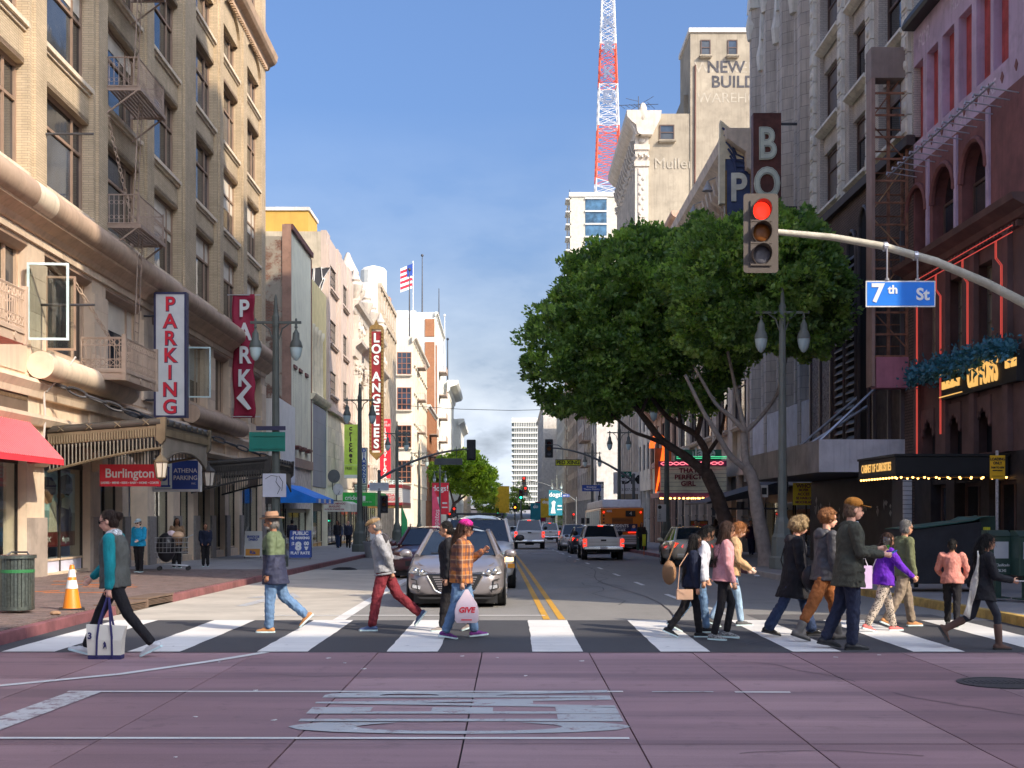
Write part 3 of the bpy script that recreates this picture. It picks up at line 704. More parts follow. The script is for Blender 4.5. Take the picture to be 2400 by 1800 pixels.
canopy('bronze canopy with fringed edge over the shop entrance, nearest of the two',34.6,40.1,3.95)
canopy('dark bronze canopy farther along behind the lamp post',50.9,56.6,3.62,mat=BRZD)
LGL=M('lantern_glass',(.42,.38,.32),rough=.3,var=.1,bump=0)
def lantern(lbl,loc,s=1.0,mat=BRZ):
 e_=thing('lantern',lbl,'lantern',loc,0,'hexagonal lanterns under the canopies');e_.scale=(s,s,s)
 MB().lathe([(.02,.95),(.02,.82),(.05,.8),(.02,.76),(.05,.68),(.13,.6),(.23,.5),(.23,.46)],6).build('roof',mat,e_)
 MB().lathe([(.20,.46),(.13,.02)],6).build('glass',LGL,e_)
 for k in range(6):
  a=k*math.pi/3;MB().tube([(.205*math.cos(a),.205*math.sin(a),.46),(.135*math.cos(a),.135*math.sin(a),.02)],.014,4).build('rib',mat,e_)
 MB().lathe([(.145,.03),(.15,0),(.06,-.04),(.02,-.1)],6).build('base',mat,e_)
lantern('hexagonal bronze lantern at the near corner of the first canopy',(-9.52,34.7,2.62),.92);lantern('dark hexagonal lantern at the far corner of the first canopy',(-9.5,40.1,2.5),.95,BRZD)
# ---- red awning
REDA=M('red_enamel',(.58,.035,.05),rough=.4,var=.12,vscale=2,dirt=.12,bump=.1)
aw=thing('awning','ribbed red metal awning at the left edge','awning',(fL(26.6),26.6,0),LROT)
LA=6.35
MB().hexa([(0,-.12,4.0),(LA,-.12,4.0),(LA,-.05,4.0),(0,-.05,4.0),(0,-.98,3.02),(LA,-.98,3.02),(LA,-.9,3.0),(0,-.9,3.0)]).build('slope',REDA,aw)
me=MB().tube([(0,-.13,4.0),(0,-1.0,3.04)],.022,5).mesh('rib');me.materials.append(REDA)
for k in range(44):link('rib',me,aw,(.05+k*LA/44,0,0))
MB().box(0,LA,-.99,-.95,2.9,3.04).build('valance',REDA,aw)
for a in (0.0,LA-.02):MB().prism([(-.05,4.0),(-.05,2.95),(-.97,2.95)],a,a+.02,'x').build('end_panel',REDA,aw)
# ---- signs
SIGNW=M('sign_white',(.72,.72,.70),rough=.45,var=.08,bump=.05,dirt=.12);SIGNR=M('sign_red',(.50,.02,.035),rough=.45,var=.1,bump=0);SIGNB=M('sign_blue',(.02,.05,.22),rough=.4,var=.1,bump=0)
NAVY=M('sign_navy_edge',(.03,.03,.07),rough=.5,bump=0);LW=M('letter_white',(.82,.82,.80),rough=.5,var=.05,bump=0)
def blade(name,lbl,cat,x0,x1,y,z0,z1,th,mat,edge=None,border=.06):
 e_=thing(name,lbl,cat,((x0+x1)/2,y,z0));w_=x1-x0;h=z1-z0
 MB().box(-w_/2,w_/2,0,th,0,h).build('panel',mat,e_)
 if edge:
  q=MB();b=border
  q.box(-w_/2-.01,w_/2+.01,-.02,th+.02,-.01,b);q.box(-w_/2-.01,w_/2+.01,-.02,th+.02,h-b,h+.01);q.box(-w_/2-.01,-w_/2+b,-.02,th+.02,b,h-b);q.box(w_/2-b,w_/2+.01,-.02,th+.02,b,h-b);q.build('frame',edge,e_)
 return e_
ps=blade('hanging_sign','tall white PARKING sign with red letters on the brick facade','sign',-12.3,-11.2,44,4.96,9.25,.3,SIGNW,NAVY)
for i,ch in enumerate('PARKING'):
 z=3.86-i*.588
 text(ch,.68,NAVY,ps,(0,-.004,z),bold=.028,xs=1.0,ext=.003);text(ch,.68,SIGNR,ps,(-.012,-.010,z+.012),bold=.012,ext=.004)
for z in (.6,3.5):MB().tube([(-.55,.15,z),(-.95,.15,z)],.04,8).build('bracket',IRON,ps)
bn=thing('banner','maroon PARK banner with white arrow hanging from poles','banner',(-12.25,58.5,6.0))
rings=[];nz=26
MARO=M('maroon_cloth',(.21,.012,.035),rough=.7,var=.12,bump=.15,bscale=12)
def bx(u,v):return (-.5+u*(1.0+.04*math.sin(v*5))+.04*math.sin(v*2.2),.05*math.sin(v*2.6+u*3.1)+.06*math.sin(u*4+v),v)
vs=[bx(i/8,5.65*j/nz)for j in range(nz+1)for i in range(9)]
fs=[(j*9+i,j*9+i+1,(j+1)*9+i+1,(j+1)*9+i)for j in range(nz)for i in range(8)]
b_=MB().add(vs,fs).build('cloth',MARO,bn,smooth=True);md=b_.modifiers.new('t','SOLIDIFY');md.thickness=.012
for i,ch in enumerate('PARK'):
 text(ch,1.08,LW,bn,(.02+.03*math.sin(i),-.10,4.95-i*1.06),bold=.03,xs=.85,ext=.006)
MB().prism([(-.33,1.02-.12),(.2,1.5),(.36,1.42),(-.02,.95),(.36,.42),(.2,.36)],-.105,-.095).build('arrow',LW,bn)
for z in (5.62,.06):MB().tube([(-.75,0,z),(.75,0,z)],.025,8).build('pole',M('grey_pole',(.4,.4,.4),rough=.4,metal=.5),bn)
bs=blade('hanging_sign','red hanging shop sign with white lettering under the first canopy','sign',-11.6,-9.9,36.0,2.42,3.04,.1,SIGNR)
text('Burlington',.36,LW,bs,(0,-.008,.36),bold=.006,xs=.92);text('LADIES • MENS • KIDS • BABY • HOME • COATS',.085,LW,bs,(0,-.008,.1),bold=.003,xs=.92)
MB().tube([(-.6,.05,.62),(-.6,.05,1.2)],.02,6).build('hanger',IRON,bs);MB().tube([(.6,.05,.62),(.6,.05,1.25)],.02,6).build('hanger',IRON,bs)
at=blade('hanging_sign','blue and white parking sign with temple emblem behind the red one','sign',-11.5,-9.98,41.0,2.36,3.42,.14,SIGNB,M('sign_pale_edge',(.48,.55,.58),rough=.4,bump=0),.07)
text('ATHENA',.2,LW,at,(.28,-.008,.66),bold=.002,xs=.95);text('PARKING',.2,LW,at,(.28,-.008,.43),bold=.002,xs=.92);text('INC.',.08,LW,at,(.55,-.008,.25))
q=MB().box(-.68,-.15,-.012,-.004,.09,.97);q.build('pale_field',M('sign_pale',(.42,.5,.55),bump=0),at)
q=MB();q.box(-.6,-.55,-.02,-.012,.2,.75);q.box(-.28,-.23,-.02,-.012,.2,.75);q.prism([(-.63,.75),(-.2,.75),(-.41,.9)],-.02,-.012);q.box(-.63,-.2,-.02,-.012,.14,.2);q.lathe([(.12,-.02),(.12,-.012)],20,(-.415,0,.45),'y');q.build('temple_emblem',SIGNB,at)
MB().tube([(-.6,.07,1.06),(-.6,.07,1.6)],.025,6).tube([(.55,.07,1.06),(.55,.07,1.6)],.025,6).build('hanger',IRON,at)
po=thing('window_poster','beach photo poster of two dark haired people in the shop window','poster',(fL(34.6)+.02-.34,34.6,.72),LROT)
def flat(poly,mat,d,nm='print'):return MB().prism(poly,d-.003,d,'y').build(nm,mat,po)
C=lambda n,c:M(n,c,rough=.35,var=.12,vscale=3,bump=0)
W_=3.2
flat([(0,.42),(W_,.42),(W_,2.1),(0,2.1)],C('print_sky',(.34,.47,.50)),0);flat([(0,.42),(W_,.42),(W_,.95),(0,1.05)],C('print_sea',(.16,.25,.26)),-.004)
flat([(0,0),(W_,0),(W_,.42),(0,.42)],C('print_maroon',(.09,.015,.015)),0)
flat([(.95,.42),(1.05,1.1),(1.3,1.3),(1.65,1.25),(1.7,.42)],C('print_knit',(.45,.40,.33)),-.008);flat([(1.65,.42),(1.6,1.15),(1.9,1.4),(2.6,1.3),(2.9,.9),(2.8,.42)],C('print_denim',(.03,.035,.10)),-.012)
flat([(.4,1.35),(.55,1.25),(.8,1.2),(1.2,1.25),(1.35,1.5),(1.3,1.75),(.6,1.7)],C('print_skin',(.33,.17,.10)),-.010);flat([(.05,1.55),(.2,1.45),(.5,1.62),(.8,1.62),(1.2,1.45),(1.5,1.5),(1.55,1.75),(1.2,1.95),(.6,1.95),(.25,1.8)],C('print_hair',(.025,.015,.012)),-.014)
flat([(1.6,1.4),(2.0,1.3),(2.3,1.42),(2.1,1.6),(1.75,1.6)],C('print_skin',(.33,.17,.10)),-.012);flat([(1.7,1.6),(2.1,1.5),(2.6,1.45),(2.95,1.6),(2.9,1.95),(2.5,2.08),(1.95,2.0)],C('print_hair',(.025,.015,.012)),-.016);flat([(2.0,1.12),(2.6,1.05),(2.85,1.3),(2.4,1.42),(2.05,1.36)],C('print_white',(.5,.48,.42)),-.014)
text('<<<<',.3,LW,po,(.75,-.02,.2),bold=.006);text('rlington',.24,LW,po,(2.35,-.02,.2),xs=.8)
# ------------------------------------------------------------------ further frontages on the left
def std(name,lbl,side,ya,yb,H,wall,nb,rows,fmat,z1=4.6,cols=(1,),wr=(1,),marg=.6,pier=.8,rec=.08,sill=None,depth=20,x=None,corn=None,cmat=None,dentil=0,fw=.06,shop=True,blind=.4,panes=None,ground=None,split=False):
 e_,L=building(name,lbl,side,ya,yb,H,wall,depth,x,-1)
 ww=(L-2*marg-(nb-1)*pier)/nb
 bays=[(marg+i*(ww+pier),marg+i*(ww+pier)+ww)for i in range(nb)]
 grid_wall(MB(),L,z1,H,bays,rows,.4,rec).build('wall',wall,e_)
 for a,b in bays:
  for c,d in rows:win(e_,a,.16,c,b-a,d-c,cols,wr,fw,.1,fmat,sill=sill,blind=blind if random.random()<.3 else 0,panes=panes,split=split)
 if corn:cornice(e_,L,H-corn[-1][1]+.0,corn,cmat or wall,dentil=dentil)
 if shop:
  g0=min(gz(ya),gz(yb))+.1
  MB().box(0,L,.05,.4,z1-.9,z1).build('shop_fascia',ground or wall,e_)
  nb2=max(2,int(L/3.4));w2=L/nb2
  for i in range(nb2):
   MB().box(i*w2,i*w2+.25,0,.4,g0-.3,z1-.9).build('shop_pier',ground or wall,e_)
   o=MB().box(i*w2+.25,(i+1)*w2,.3,.36,g0-.3,z1-.9).build('shop_window',random.choice(PANE+[DRK]),e_)
   MB().box(i*w2+.25,(i+1)*w2,.24,.30,g0+2.2,g0+2.28).build('transom',DARKFR,o)
 return e_,L
CORN=[(0,0),(.1,.1),(.15,.3),(.4,.45),(.5,.6),(.5,.8)]
SPALL=Mbrick('spalled_brick',(.30,.13,.085),(.24,.105,.07),(.30,.27,.23),bw=.24,rh=.085,ms=.014,var=.45,bump=1,streak=.3,patch=(.36,.32,.26))
STUCCO=M('cream_stucco',(.56,.47,.36),rough=.9,var=.1,vscale=.6,streak=.3,dirt=.15)
CREAMY=M('yellow_cream_paint',(.52,.40,.20),rough=.85,var=.1,streak=.25)
PINK=M('pinkish_panels',(.33,.265,.225),rough=.8,var=.12,vscale=.5,streak=.3)
GREYST=M('grey_stucco',(.42,.40,.37),rough=.9,var=.12,vscale=.4,streak=.3)
REDTRIM=M('oxblood_trim',(.10,.035,.03),rough=.6,dirt=.3)
lo,L=building('low_shop_building','low white panelled shop between the tan brick corner building and the spalled brick wall','L',67.5,75.1,7.6,GREYST,16)
for k in range(26):MB().box(.05+k*.29,.05+k*.29+.27,-.35,-.30,3.4,7.95-k*.006).build('panel',SIGNW,lo)
MB().box(0,L,-.3,.4,2.9,7.7).build('parapet',GREYST,lo)
q=MB();q.box(.6,1.9,-.37,-.352,5.4,6.0);q.box(.75,1.7,-.375,-.352,6.0,6.4);q.box(.95,1.45,-.37,-.352,6.4,6.8);q.build('stepped_emblem',M('sign_bright_blue',(.02,.20,.50),rough=.4,bump=0),lo)
q=MB()
for k in range(6):q.prism([(.4+k*.3,4.5),(.62+k*.3,4.5),(.55+k*.3,5.2),(.42+k*.3,5.1)],-.40,-.352)
q.build('gold_lettering',M('gold_letters',(.45,.33,.12),rough=.4,metal=.4),lo)
shopfront(lo,.3,3.6,-.4,2.9,cols=2,inner=M('bright_shop',(.45,.40,.30),var=.5,vscale=6));shopfront(lo,3.9,7.4,-.45,2.9,cols=3,inner=MATS['bright_shop'])
b2,L=building('stucco_building','cream stucco building with exposed spalled brick side wall','L',75.2,83.7,17.9,SPALL,18)
MB().box(.02,L,-.05,.4,4.6,18.3).build('front',STUCCO,b2);MB().box(-.06,.14,-.1,.42,4.6,18.6).build('corner_strip',M('worn_brown',(.2,.12,.09),dirt=.5),b2)
MB().box(-.05,L,-.22,.3,18.3,18.62).build('parapet_cap',REDTRIM,b2);MB().box(L-.12,L,-.1,.2,4.6,18.2).build('downpipe',REDTRIM,b2)
for x_ in (1.2,3.3,5.8):win(b2,x_,-.02-.03,5.7,.95,4.6,(1,1),(1.6,1),.09,.1,REDTRIM,sill=REDTRIM);MB().box(x_-.1,x_+1.05,-.14,-.04,10.3,10.5).build('head',REDTRIM,b2)
MB().box(0,L,-.2,.3,4.4,4.95).build('band',M('brown_band',(.20,.14,.11),dirt=.3),b2);MB().box(0,L,-.04,.4,1.9,4.4).build('sign_wall',M('peeling_board',(.36,.32,.28),var=.3,vscale=3,streak=.4),b2)
shopfront(b2,.3,L-.3,-.6,2.4,cols=3,inner=MATS['bright_shop'])
q=MB().prism([(-1.5,-.1),(1.2,-.3),(1.4,-1.4),(-1.4,-1.6)],7.6,8.4,'z');
ph=thing('rooftop_block','yellow rendered rooftop block with vent pipe behind the brick wall','building',(-19.2,95,0))
PY=M('yellow_render',(.36,.22,.05),rough=.85,var=.08,streak=.15);MB().box(-6,4.4,-2,2.2,17.5,23.6).build('body',PY,ph);MB().box(-6.1,4.5,-2.1,2.3,23.6,23.85).build('cap',GREYST,ph)
MB().lathe([(.35,23.8),(.35,24.9),(.45,24.95),(.45,25.4),(.2,25.45)],14,(.6,-1,0)).build('vent_pipe',M('vent_zinc',(.2,.2,.21),rough=.4,metal=.5),ph)
q=MB()
for k in range(7):q.box(4.4,4.43,-.6,.3,19+k*.3,19.15+k*.3)
q.build('louvre',DRK,ph)
b3,L=building('narrow_building','narrow yellow cream front with fluted columns above slate blue panels','L',83.8,91.6,17.1,CREAMY,16)
MB().box(0,L,0,.4,14.2,17.1).box(0,.8,0,.4,9.4,14.2).box(L-.8,L,0,.4,9.4,14.2).build('wall',CREAMY,b3)
fl=M('fluted_cream',(.50,.43,.31),rough=.85,streak=.35)
for k in range(4):
 x_=1.3+k*1.55
 q=MB().lathe([(.32,9.4),(.32,9.7),(.25,9.75),(.23,13.6),(.3,13.7),(.36,14.0),(.36,14.2)],12,(x_,.22,0));q.build('column',fl,b3,smooth=True)
 for z in (10.0,12.2):win(b3,x_+.32,.3,z,.9,1.6,(1,),(1,1),.06,.08,REDTRIM)
cornice(b3,L,9.0,[(0,0),(.2,.1),(.35,.3),(.4,.45)],fl)
SLATE=M('slate_blue_panel',(.105,.125,.165),rough=.5,var=.12,vscale=.8,bump=.1)
for i in range(3):
 for j in range(5):MB().box(.45+i*2.3,.45+i*2.3+2.28,-.05,.1,3.4+j*1.1,3.4+j*1.1+1.085).build('panel',SLATE,b3)
MB().box(0,.42,-.1,.3,-.8,9.0).box(L-.42,L,-.1,.3,-.8,9.0).box(0,L,0,.35,2.5,3.38).build('surround',STUCCO,b3)
shopfront(b3,.5,L-.5,-.8,2.5,cols=3,inner=M('shop_gold',(.35,.22,.08),var=.5,vscale=8))
b4,L=building('loft_building','pinkish panelled loft building with steel windows and graffiti on its side wall','L',91.7,107.9,21.8,M('patched_party_wall',(.30,.26,.20),rough=.9,var=.3,vscale=.6,streak=.4,dirt=.4),20)
bays=[(2.0,6.6),(9.2,13.8)];rows=[(10.4,12.2),(14.2,16.0),(18.2,20.0)]
grid_wall(MB(),L,9.0,21.9,bays,rows,.4,.12).build('wall',PINK,b4)
STW=M('steel_window',(.10,.09,.08),rough=.5,metal=.3)
for a,b in bays:
 for c,d in rows:win(b4,a,.2,c,b-a,d-c,(1,)*6,(1,)*3,.05,.06,STW,sill=PINK)
for x_ in (.1,7.2,8.0,15.2):MB().box(x_,x_+.8,-.16,.0,9.0,20.9).build('pilaster',PINK,b4)
for j in range(5):
 for i in range(7):MB().box(i*L/7+.012,(i+1)*L/7-.012,-.06,.3,3.6+j*1.07,3.6+j*1.07+1.05).build('panel',M('cream_panel_%d'%((i+j)%2),((.40,.35,.27),(.36,.315,.25))[(i+j)%2],rough=.7,streak=.3),b4)
MB().box(-.1,L+.1,-.35,.3,8.96,9.25).build('ledge',PINK,b4)
GRAF=M('graffiti_black',(.03,.03,.035),bump=0);GRW=M('graffiti_white',(.6,.6,.6),bump=0)
gr=thing('graffiti','black and white block graffiti on the side wall above the narrow cream building','graffiti',(-14.25,91.68,17.6));gr.scale=(.45,1,.6)
q=MB()
for (pts)in (([(-.9,.2),(-.1,.5),(.1,2.6),(-.9,2.4)],0),([(0.1,.1),(.9,-.3),(1.0,.3),(1.5,1.2),(1.3,2.7),(.3,2.6)],0),([(1.2,-.3),(1.9,1.4),(1.5,1.2),(2.8,2.7),(1.4,2.6)],0)):q.prism(pts[0],-.01,0)
q.build('fill',GRAF,gr);q=MB()
for pts in ([(-.9,.2),(-.1,.5),(.1,2.6),(-.9,2.4),(-.9,.2)],[(.1,.1),(.9,-.3),(1.0,.3),(1.5,1.2),(1.3,2.7),(.3,2.6),(.1,.1)],[(1.2,-.3),(1.9,1.4),(1.5,1.2),(2.8,2.7),(1.4,2.6)]):
 q.tube([(u,-.03,v)for u,v in pts],.06,4)
q.build('outline',GRW,gr)
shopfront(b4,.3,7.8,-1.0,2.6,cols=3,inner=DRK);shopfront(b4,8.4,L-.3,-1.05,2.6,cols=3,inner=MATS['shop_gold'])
MB().box(0,L,.0,.35,2.6,3.6).build('shop_fascia',STUCCO,b4)
TH=M('theatre_terracotta',(.36,.315,.265),rough=.75,var=.16,vscale=1.2,streak=.35,bump=.5,bscale=9)
def fluted(parent,x_,z0,z1,r,mat,nm='column'):
 n=32;prof=[(r*1.25,z0),(r*1.25,z0+r*.5),(r,z0+r*.6),(r*.86,z1-r*2.2)]
 rings=[]
 for rr,h in prof:rings.append([(x_+rr*(1 if j%2 else.88 if h>z0+r*.55 else 1)*math.cos(2*math.pi*j/n),.1+rr*(1 if j%2 else.88 if h>z0+r*.55 else 1)*math.sin(2*math.pi*j/n),h)for j in range(n)])
 c=MB().loft(rings).build(nm,mat,parent)
 q=MB().lathe([(r*.9,z1-r*2.2),(r*1.05,z1-r*1.4),(r*1.5,z1-r*.3),(r*1.5,z1)],12,(x_,.1,0))
 for k in range(10):
  a=k*math.pi/5
  for zz in (.6,1.4):q.ball((x_+r*(1.05+.2*(1.6-zz))*math.cos(a+zz),.1+r*(1.05+.2*(1.6-zz))*math.sin(a+zz),z1-r*zz),r*.28,6,4)
 q.build('capital',mat,c,smooth=True)
def urn(parent,x_,y,z,s,mat):MB().lathe([(.25*s,0),(.25*s,.1*s),(.1*s,.2*s),(.32*s,.55*s),(.38*s,.8*s),(.2*s,.95*s),(.26*s,1.05*s),(.12*s,1.3*s),(.04*s,1.55*s)],12,(x_,y,z)).build('urn',mat,parent,smooth=True)
b5,L=building('theatre_building','ornate baroque terracotta theatre front with fluted columns and scrolls','L',108,134.8,19.4,TH,22)
MB().box(0,L,0,.4,4.2,19.6).build('wall',TH,b5)
for x_ in (1.2,3.4,8.6,10.6,16.2,18.2,23.4,25.6):MB().box(x_-.75,x_+.75,-.35,.0,4.2,6.0).build('plinth',TH,b5);fluted(b5,x_,6.0,14.6,.55,TH)
for (x0,x1)in ((4.2,7.8),(11.4,15.4),(19,22.6)):
 win(b5,x0+.5,-.08,6.4,x1-x0-1,3.4,(1,1,1),(2,1),.08,.08,STW);win(b5,x0+.5,-.08,10.8,x1-x0-1,2.4,(1,1,1),(1,),.08,.08,STW)
 for a in range(9):
  t0,t1=math.pi*a/9,math.pi*(a+1)/9;cx,r=(x0+x1)/2,(x1-x0)/2
 q=MB().tube([((x0+x1)/2-(x1-x0)/2*math.cos(math.pi*k/12),-.2,13.2+1.1*math.sin(math.pi*k/12))for k in range(13)],.22,8)
 for k in range(13):q.ball(((x0+x1)/2-(x1-x0)/2*math.cos(math.pi*k/12),-.3,13.25+1.1*math.sin(math.pi*k/12)),.2,6,4)
 q.build('scrollwork',TH,b5,smooth=True)
cornice(b5,L,14.7,[(0,0),(.35,.1),(.4,.8),(.55,.95),(.9,1.2),(.95,1.45)],TH,dentil=.5)
cornice(b5,L,18.4,[(0,0),(.2,.2),(.3,.6),(.6,.8),(.7,1.1)],TH,dentil=.45)
for x_ in (1.2,3.4,10.6,16.2,25.6):
 MB().box(x_-.7,x_+.7,-.5,.4,16.2,18.4).build('pedestal',TH,b5)
 q=MB()
 for sgn in (-1,1):q.tube([(x_+sgn*(.2+.35*math.cos(a)),-.55,17.2+.55*math.sin(a))for a in [k*math.pi/6 for k in range(10)]],.13,6)
 q.ball((x_,-.55,17.2),.3,8,6);q.build('scroll',TH,b5,smooth=True);urn(b5,x_,-.1,19.5,1.9,TH)
MB().lathe([(1.1,19.4),(1.1,20.6),(1.3,20.7),(.95,21.4),(.9,22.0),(1.0,22.3),(.5,23.2),(.15,24.0)],10,(2.2,.6,0)).build('pinnacle',TH,b5,smooth=True)
MB().box(0,L,.02,.36,3.2,4.2).build('shop_fascia',TH,b5)
for i in range(7):shopfront(b5,i*L/7+.15,(i+1)*L/7-.15,-1.2,3.2,cols=2,inner=random.choice([DRK,MATS['bright_shop'],MATS['shop_gold']]))
b6,L=std('tan_office_building','tan office block of close vertical piers with plain grey side wall','L',135,156,25.6,M('tan_stone',(.31,.255,.19),rough=.8,streak=.3),7,[(c,c+2.2)for c in (5.2,8.4,11.6,14.8,18.0)],STW,cols=(1,1),wr=(1,1),pier=1.3,rec=.2,shop=True)
MB().box(-.03,-.005,.3,18,4,25.9).build('party_wall',GREYST,b6)
q=MB();q.box(-.02,L,-.1,.4,22.2,22.6);q.box(-.02,L,-.1,.45,25.4,25.9)
q.build('band',MATS['tan_stone'],b6)
for k in range(7):MB().box(.8+k*2.9,1.6+k*2.9,-.05,0,23.2,24.6).build('medallion',TH,b6)
# ---- beyond the next cross street
WHT=M('white_render',(.50,.475,.42),rough=.85,var=.08,streak=.15);CRM=M('cream_render',(.47,.42,.33),rough=.85,var=.1,streak=.3)
ORB=Mbrick('orange_brick',(.42,.17,.07),(.36,.14,.06),(.33,.26,.2),bw=.4,rh=.14,ms=.012,var=.2)
RFR=M('red_brown_frame',(.22,.09,.05),rough=.6)
b7,L=std('cream_building','sunlit cream building with red framed windows beyond the cross street','L',189,226,27.6,CRM,9,[(c,c+3)for c in (6,10.5,15,19.5,23.6)],RFR,cols=(1,1),wr=(1,1,1),pier=1.4,depth=16,sill=CRM,corn=CORN,x=-14.55)
for z in (6.0,11.2,16.8,22.0):
 for x_ in (-2.2,-5.4):
  o=win(b7,0,0,0,2.1,3.3,(1,1,1),(1,1,1,1),.1,.1,RFR,sill=CRM);o.rotation_euler=(0,0,R(-90));o.location=(-.06,-x_+.2,z)
for z in (9,14,19,24):
 q=MB();q.box(8,13,-1.2,0,z-.1,z);railing(q,(8,-1.2,0),(13,-1.2,0),z,1,.5);railing(q,(8,0,0),(8,-1.2,0),z,1,.5);q.build('escape_platform',STEEL,b7)
MB().tube([(3.2,.8,27.6),(3.2,.8,38)],[.14,.06],8).ball((3.2,.8,38.1),.25).build('flagpole',IRON,b7)
b8,L=std('white_brick_tower','tall white building with orange brick corner strip and rooftop tank','L',262,300,42.6,WHT,9,[(c,c+2.6)for c in (7,11,15,19,23,27,31,35,38.6)],RFR,pier=1.8,depth=30,corn=CORN,x=-15.6)
MB().box(-.15,0.02,.25,2.2,4,36.5).box(-.15,.02,.25,2.2,37.6,41.2).box(-.1,4,-.12,.0,4,36).build('brick_strip',ORB,b8)
MB().box(-.06,.02,4,29,41.4,42.9).build('parapet',WHT,b8)
MB().lathe([(2.6,46),(2.7,46.2),(2.7,51.5),(2.2,52.1),(.5,52.6)],18,(3,13,0)).build('water_tank',WHT,b8);MB().box(1.5,5,9.5,16,42.6,46).build('tank_house',M('tank_wood',(.3,.14,.08)),b8)
MB().tube([(4,3,42.6),(4,3,55)],[.16,.08],8).ball((4,3,55),.3).build('flagpole',IRON,b8);MB().tube([(26,.5,42.6),(26,.5,52)],[.16,.08],8).build('flagpole',IRON,b8)
for z in (12,17,22,27,32):
 q=MB();q.box(14,22,-1.6,0,z-.15,z);railing(q,(14,-1.6,0),(22,-1.6,0),z,1.1,.7,r=.03);railing(q,(14,0,0),(14,-1.6,0),z,1.1,.7,r=.03);q.build('escape_platform',STEEL,b8)
fl_=thing('flag','striped flag on the white building roof','flag',(-20.4,264,44.5));MB().tube([(0,0,-2),(0,0,9)],.1,6).build('pole',WHITE,fl_)
for k in range(9):MB().prism([(-.1-.2,8.3-k*.55-.0),(-2.6,7.4-k*.55),(-2.6,6.9-k*.55),(-.1,7.8-k*.55)],-.03+.1*math.sin(k),.03+.1*math.sin(k)).build('stripe',SIGNR if k%2 else LW,fl_)
q=MB().prism([(-.1,8.4),(-1.2,8.0),(-1.2,5.6),(-.1,6.0)],-.12,-.06).build('canton',SIGNB,fl_)
b8b,L=std('brick_annex','orange brick building with fire escape in front of the white tower','L',230,260,21,ORB,7,[(c,c+2.2)for c in (6,9.6,13.2,16.8)],WF,pier=1.9,corn=CORN,cmat=WHT,depth=14)
for z in (8,12,16):
 q=MB();q.box(4,12,-1.4,0,z-.15,z);railing(q,(4,-1.4,0),(12,-1.4,0),z,1.1,.7,r=.03);q.build('escape_platform',STEEL,b8b)
b9,L=std('white_classical_building','white classical building with deep bracketed cornice far down the left side','L',306,345,33,WHT,10,[(c,c+2.8)for c in (6,10.5,15,19.5,24)],STW,pier=1.6,depth=26,corn=[(0,0),(.4,.4),(.5,1.2),(2.0,1.6),(2.4,2.2),(2.4,2.8)],dentil=1.2,x=-15.2)
MB().tube([(2,1,33),(2,1,49)],[.2,.1],8).ball((2,1,49),.35).build('flagpole',WHITE,b9);MB().tube([(22,1,33),(22,1,46)],[.2,.1],8).ball((22,1,46),.35).build('flagpole',IRON,b9)
b10,L=std('white_office_building','white office building with air conditioners, farther than the classical one','L',348,400,27,WHT,11,[(c,c+2.6)for c in (6,10,14,18,22)],STW,pier=2,depth=26,corn=[(0,0),(.5,.5),(1.4,1),(1.4,1.8)],x=-14.4)
b11,L=std('tan_office_building','tan block at the far end of the left row','L',404,470,22,MATS['tan_stone'],12,[(c,c+2.6)for c in (6,10,14,18)],STW,pier=2,depth=26,corn=CORN,x=-14.2)
# ------------------------------------------------------------------ right hand side
OX=M('oxblood_render',(.15,.06,.056),rough=.75,var=.3,vscale=1.5,streak=.4,dirt=.3);OXD=M('dark_brown_render',(.095,.055,.05),rough=.7,var=.3,vscale=1.2,dirt=.3)
LILAC=M('faded_lilac_paint',(.37,.285,.37),rough=.75,var=.28,vscale=1.6,streak=.35,dirt=.35)
DBR=Mbrick('dark_brown_brick',(.20,.135,.11),(.165,.112,.095),(.06,.048,.044),bw=.26,rh=.09,ms=.012,var=.3,bump=.9)
GBR=Mbrick('grey_white_brick',(.70,.66,.60),(.63,.59,.54),(.37,.34,.32),bw=.22,rh=.07,ms=.007,var=.2,streak=.3)
GTER=M('grey_terracotta',(.52,.475,.425),rough=.7,var=.18,vscale=1.4,streak=.45,bump=.35);BWF=M('dark_brown_frame',(.07,.045,.038),rough=.6)
r0=std('corner_block','tall stone corner block at the right, mostly outside the picture','R',15.8,30.6,47,GTER,4,[(5.5+k*3.9,8.1+k*3.9)for k in range(10)],BWF,cols=(1,1),depth=30)[0]
YB=39.1
r1,L=building('cafeteria_building','dark maroon and lilac four storey building with arches and red neon tubes','R',30.7,YB,16.2,OXD,24)
T=lambda y:YB-y
pan=[(T(y)-1.0,T(y))for y in (38.3,36.95,35.6,34.25,32.9,31.7)]
grid_wall(MB(),L,12.2,16.4,sorted(pan),[(12.95,15.3)],.4,.0).build('upper_wall',LILAC,r1)
for a,b in pan:MB().box(a,b,.22,.4,12.95,15.3).build('blind_panel',M('flaking_red',(.30,.055,.055),var=.35,vscale=2.5,dirt=.3,streak=.3),r1)
MB().prism([(.2,16.4),(-.35,16.4),(-.4,16.5),(-.3,16.75),(.2,16.75)],-.05,L,'x').build('eave',BLACK,r1)
GHOST=M('ghost_lettering',(.42,.36,.42),rough=.8,var=.4,vscale=6,bump=0)
text('FOR',.62,GHOST,r1,(T(38.2),-.006,15.85),bold=.01,xs=.9,ext=.002);text('RENT',.62,GHOST,r1,(T(35.2),-.006,15.85),bold=.01,xs=.9,ext=.002);text('OUTFITTERS',.5,GHOST,r1,(L*.62,-.006,12.55),bold=.01,xs=1.0,ext=.002)
for k in range(9):MB().prism([(.6+k*.9,12.6),(.7+k*.9,12.75),(.8+k*.9,12.6),(.7+k*.9,12.45)],-.02,0).build('bolt_plate',OX,r1)
